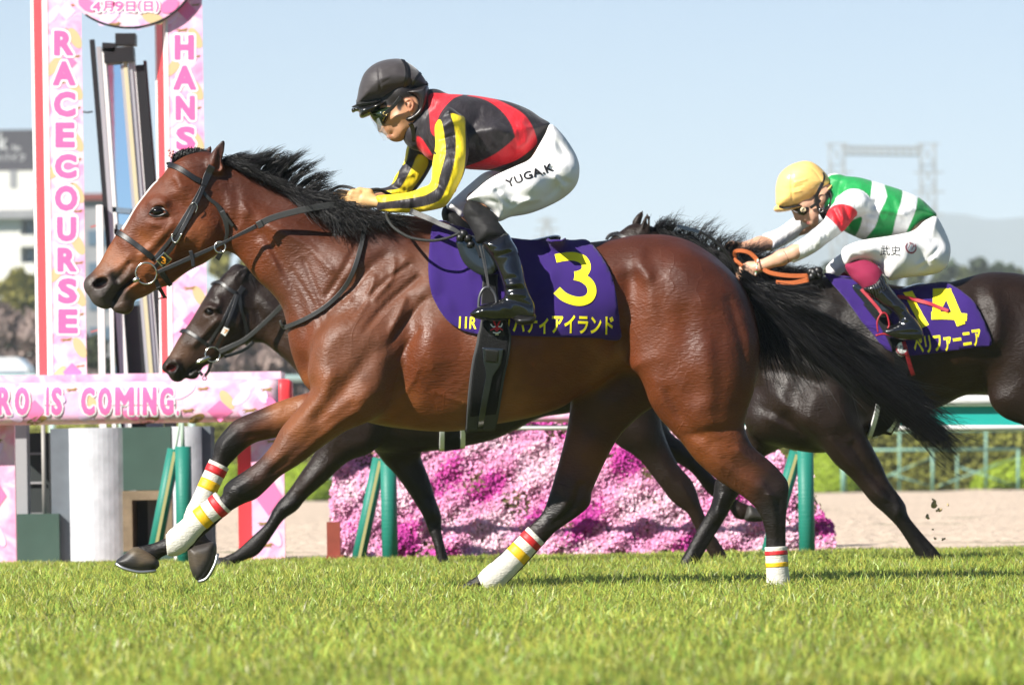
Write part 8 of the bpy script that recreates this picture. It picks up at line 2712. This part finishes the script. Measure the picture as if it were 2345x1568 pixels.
strap([(940, 484), (985, 502), (1010, 514), (1040, 526), (1060, 540)], [14, 12, 11, 8], Y3, None, ys=[-.2, -.26, -.30, -.31], thick=.006).build('rein_end', M_LEATHER2, re3, smooth=True)
mb = MB()
for i, (x, y, r) in enumerate([(1062, 536, .020), (1072, 546, .018), (1054, 544, .015), (1078, 560, .014)]):
    c = np.array(W(x, y, Y3 - .325))
    mb.tube([c - (.012, 0, .008), c, c + (.012, 0, .008)], [.006, r, .006], 8)
strap([(1066, 540), (1090, 565), (1100, 590)], 5, Y3, None, ys=[-.325, -.33], mb=mb)
mb.build('rein_knot', M_LEATHER, re3, smooth=True)
# running martingale: ring at the jaw and neck strap
ma3 = thing('martingale', W(800, 620, Y3), 'black neck strap and steel ring of the martingale on the bay horse', 'martingale')
strap([(836, 506), (832, 540), (822, 580), (806, 625), (780, 668), (745, 702), (705, 727), (668, 742), (648, 747), (640, 741), (638, 730)], 10.5, Y3, SK3, -.2, .012, .005, sm=5).build('neck_strap', M_LEATHER2, ma3, smooth=True)
mb = MB()
ring(mb, (504, 566), Y3, 12.5, 2.0, y=-.113)
mb.build('ring', M_STEEL, ma3, smooth=True)
mb = strap(H2((1085, 925), (1070, 955), (1050, 985)), [8, 10, 12], Y3, None, ys=[-.112, -.10], thick=.012)
strap(H2((852, 925), (866, 985), (872, 1048)), [8, 9, 7], Y3, None, ys=[-.108, -.108], thick=.006, mb=mb)
mb.build('ring_strap', M_LEATHER, ma3, smooth=True)

# ---- bridle of the rail-side horse
brm = thing('bridle', W(490, 760, YM), 'black bridle with ring bit and pale number plate on the rail side horse', 'bridle', 'bridles of the racehorses')
strap(HM((708, 400), (730, 378), (790, 370), (850, 405), (920, 460), (985, 490)), 8, YM, SKM, -.09, .006, .006, both=True).build('browband', M_LEATHER, brm, smooth=True)
strap(HM((1060, 420), (1040, 450), (1010, 490)), [13, 12], YM, SKM, -.09, .006, .005, both=True).build('headpiece', M_LEATHER, brm, smooth=True)
strap(HM((355, 945), (380, 915), (460, 945), (560, 1010), (660, 1085)), 8.5, YM, SKM, -.07, .006, .006, both=True).build('noseband', M_LEATHER, brm, smooth=True)
strap(HM((985, 490), (910, 650), (840, 800), (760, 930), (660, 1090)), 6.5, YM, SKM, -.09, .006, .004).build('noseband_strap', M_LEATHER, brm, smooth=True)
strap(HM((1000, 500), (960, 640), (890, 820), (830, 960), (740, 1130)), 8, YM, SKM, -.09, .010, .005, both=True).build('cheek_strap', M_LEATHER, brm, smooth=True)
strap(HM((1020, 500), (1030, 640), (1070, 800), (1110, 950), (1090, 1060)), 7, YM, SKM, -.09, .007, .004, both=True).build('throat_lash', M_LEATHER, brm, smooth=True)
pl = strap(HM((838, 955), (878, 885)), 13, YM, SKM, -.09, .018, .004).build('number_plate', M_WHP, brm, smooth=False)
v2, f2 = cut_shape(*text2d('7', (514, 752, 522, 762), rot=-15, bold=.02), 5)
p, n = lay(v2, YM, -.09, SKM, .024)
mesh_obj('numeral', p, f2, bpy.data.materials['orange_print'], pl)
mb = MB()
for y in (-.072, .072):
    ring(mb, HM((715, 1190))[0], YM, 17, 1.6, y=y)
    c = np.array(W(*HM((610, 1248))[0], YM + y))
    d = np.array((.030, 0, .013))
    mb.tube([c - d * 1.1, c - d * .8, c, c + d * .8, c + d], [.006, .010, .011, .010, .006], 10)
mb.build('ring_bit', M_STEEL, brm, smooth=True)
mb = strap(HM((700, 1270), (670, 1370), (630, 1430)), 7, YM, None, ys=[-.07, -.055, -.04], thick=.005)
strap(HM((560, 1380), (600, 1430)), 7, YM, None, ys=[-.03, -.03], thick=.005, mb=mb)
ring(mb, HM((622, 1460))[0], YM, 4.5, 1.0, y=-.035)
mb.build('chin_strap', M_LEATHER, brm, smooth=True)
rem = thing('reins', W(570, 750, YM), 'black reins lying along the neck of the rail side horse', 'reins', 'reins held by the jockeys')
strap(HM((790, 1160), (900, 1110), (1080, 1020), (1250, 880), (1430, 710), (1520, 630), (1700, 540)), [12, 11, 10, 10, 12, 12], YM, None, ys=[-.08, -.095, -.105, -.12, -.14, -.15], thick=.008).build('rein_strap', M_LEATHER2, rem, smooth=True)
strap(HM((850, 1215), (960, 1180), (1080, 1130), (1180, 1050)), 8, YM, None, ys=[-.05, -.06, -.07], thick=.006).build('rein_strap', M_LEATHER, rem, smooth=True)

# ---- bridle, reins and whip of 14
br14 = thing('bridle', W(1430, 560, Y14), 'black browband and bridle of the dark number 14 horse above the bay croup', 'bridle', 'bridles of the racehorses')
strap([(1390, 548), (1394, 540), (1408, 536), (1422, 540), (1436, 548), (1452, 560)], 9, Y14, SK14, -.09, .006, .007, both=True).build('browband', M_LEATHER, br14, smooth=True)
strap([(1490, 545), (1470, 570), (1420, 650), (1370, 720)], 8, Y14, SK14, -.09, .006, .005, both=True).build('cheek_strap', M_LEATHER, br14, smooth=True)
re14 = thing('reins', W(1720, 620, Y14), 'orange woven reins looped in the hands of the orange capped jockey', 'reins', 'reins held by the jockeys')
mb = strap(B1((70, 850), (60, 800), (90, 788), (150, 800), (195, 840), (215, 880), (280, 925), (400, 945), (525, 945)), [7, 8, 9, 10, 10, 10, 10], Y14, None, ys=[-.06, -.09, -.10, -.10, -.12, -.13, -.135], thick=.008)
mb.build('rein_loop', M_ORANGE, re14, smooth=True)
strap(B1((320, 985), (420, 990), (525, 970)), [9, 10, 11], Y14, None, ys=[-.15, -.16, -.165], thick=.008).build('rein_end', M_ORANGE, re14, smooth=True)
strap(B1((55, 840), (80, 860), (110, 885)), 8, Y14, None, ys=[-.10, -.11], thick=.008).build('rein_strap', M_ORANGE, re14, smooth=True)
strap(B1((60, 960), (85, 970), (120, 990)), 9, Y14, None, ys=[-.07, -.08], thick=.008).build('rein_strap', M_ORANGE, re14, smooth=True)
mb = MB()
for x, y, r in [(560, 930, .030), (585, 915, .024), (548, 950, .022), (590, 945, .02), (540, 918, .018)]:
    c = np.array(W(*B1((x, y))[0], Y14 - .14))
    mb.tube([c - (.016, 0, .012), c, c + (.016, 0, .01)], [.008, r, .008], 8)
mb.build('rein_knot', M_LEATHER, re14, smooth=True)
wh = thing('whip', W(1600, 545, Y14), 'black racing whip with flat padded end above the dark mane', 'whip')
Wz = zm(1345.4, 446.6, .1953)
mb = strap(Wz((1310, 425), (1400, 475), (1500, 545), (1580, 620), (1640, 690), (1700, 790), (1745, 900)), [6.5, 7, 8, 9, 9, 8, 7], Y14, None, ys=[-.12, -.12, -.12, -.11, -.10], rnd=True)
mb.build('shaft', M_LEATHER, wh, smooth=True)
strap(Wz((1060, 362), (1130, 385), (1220, 408), (1320, 435)), [7, 9, 9, 8], Y14, None, ys=[-.12, -.12], thick=.012).build('padded_end', M_SEAT, wh, smooth=True)
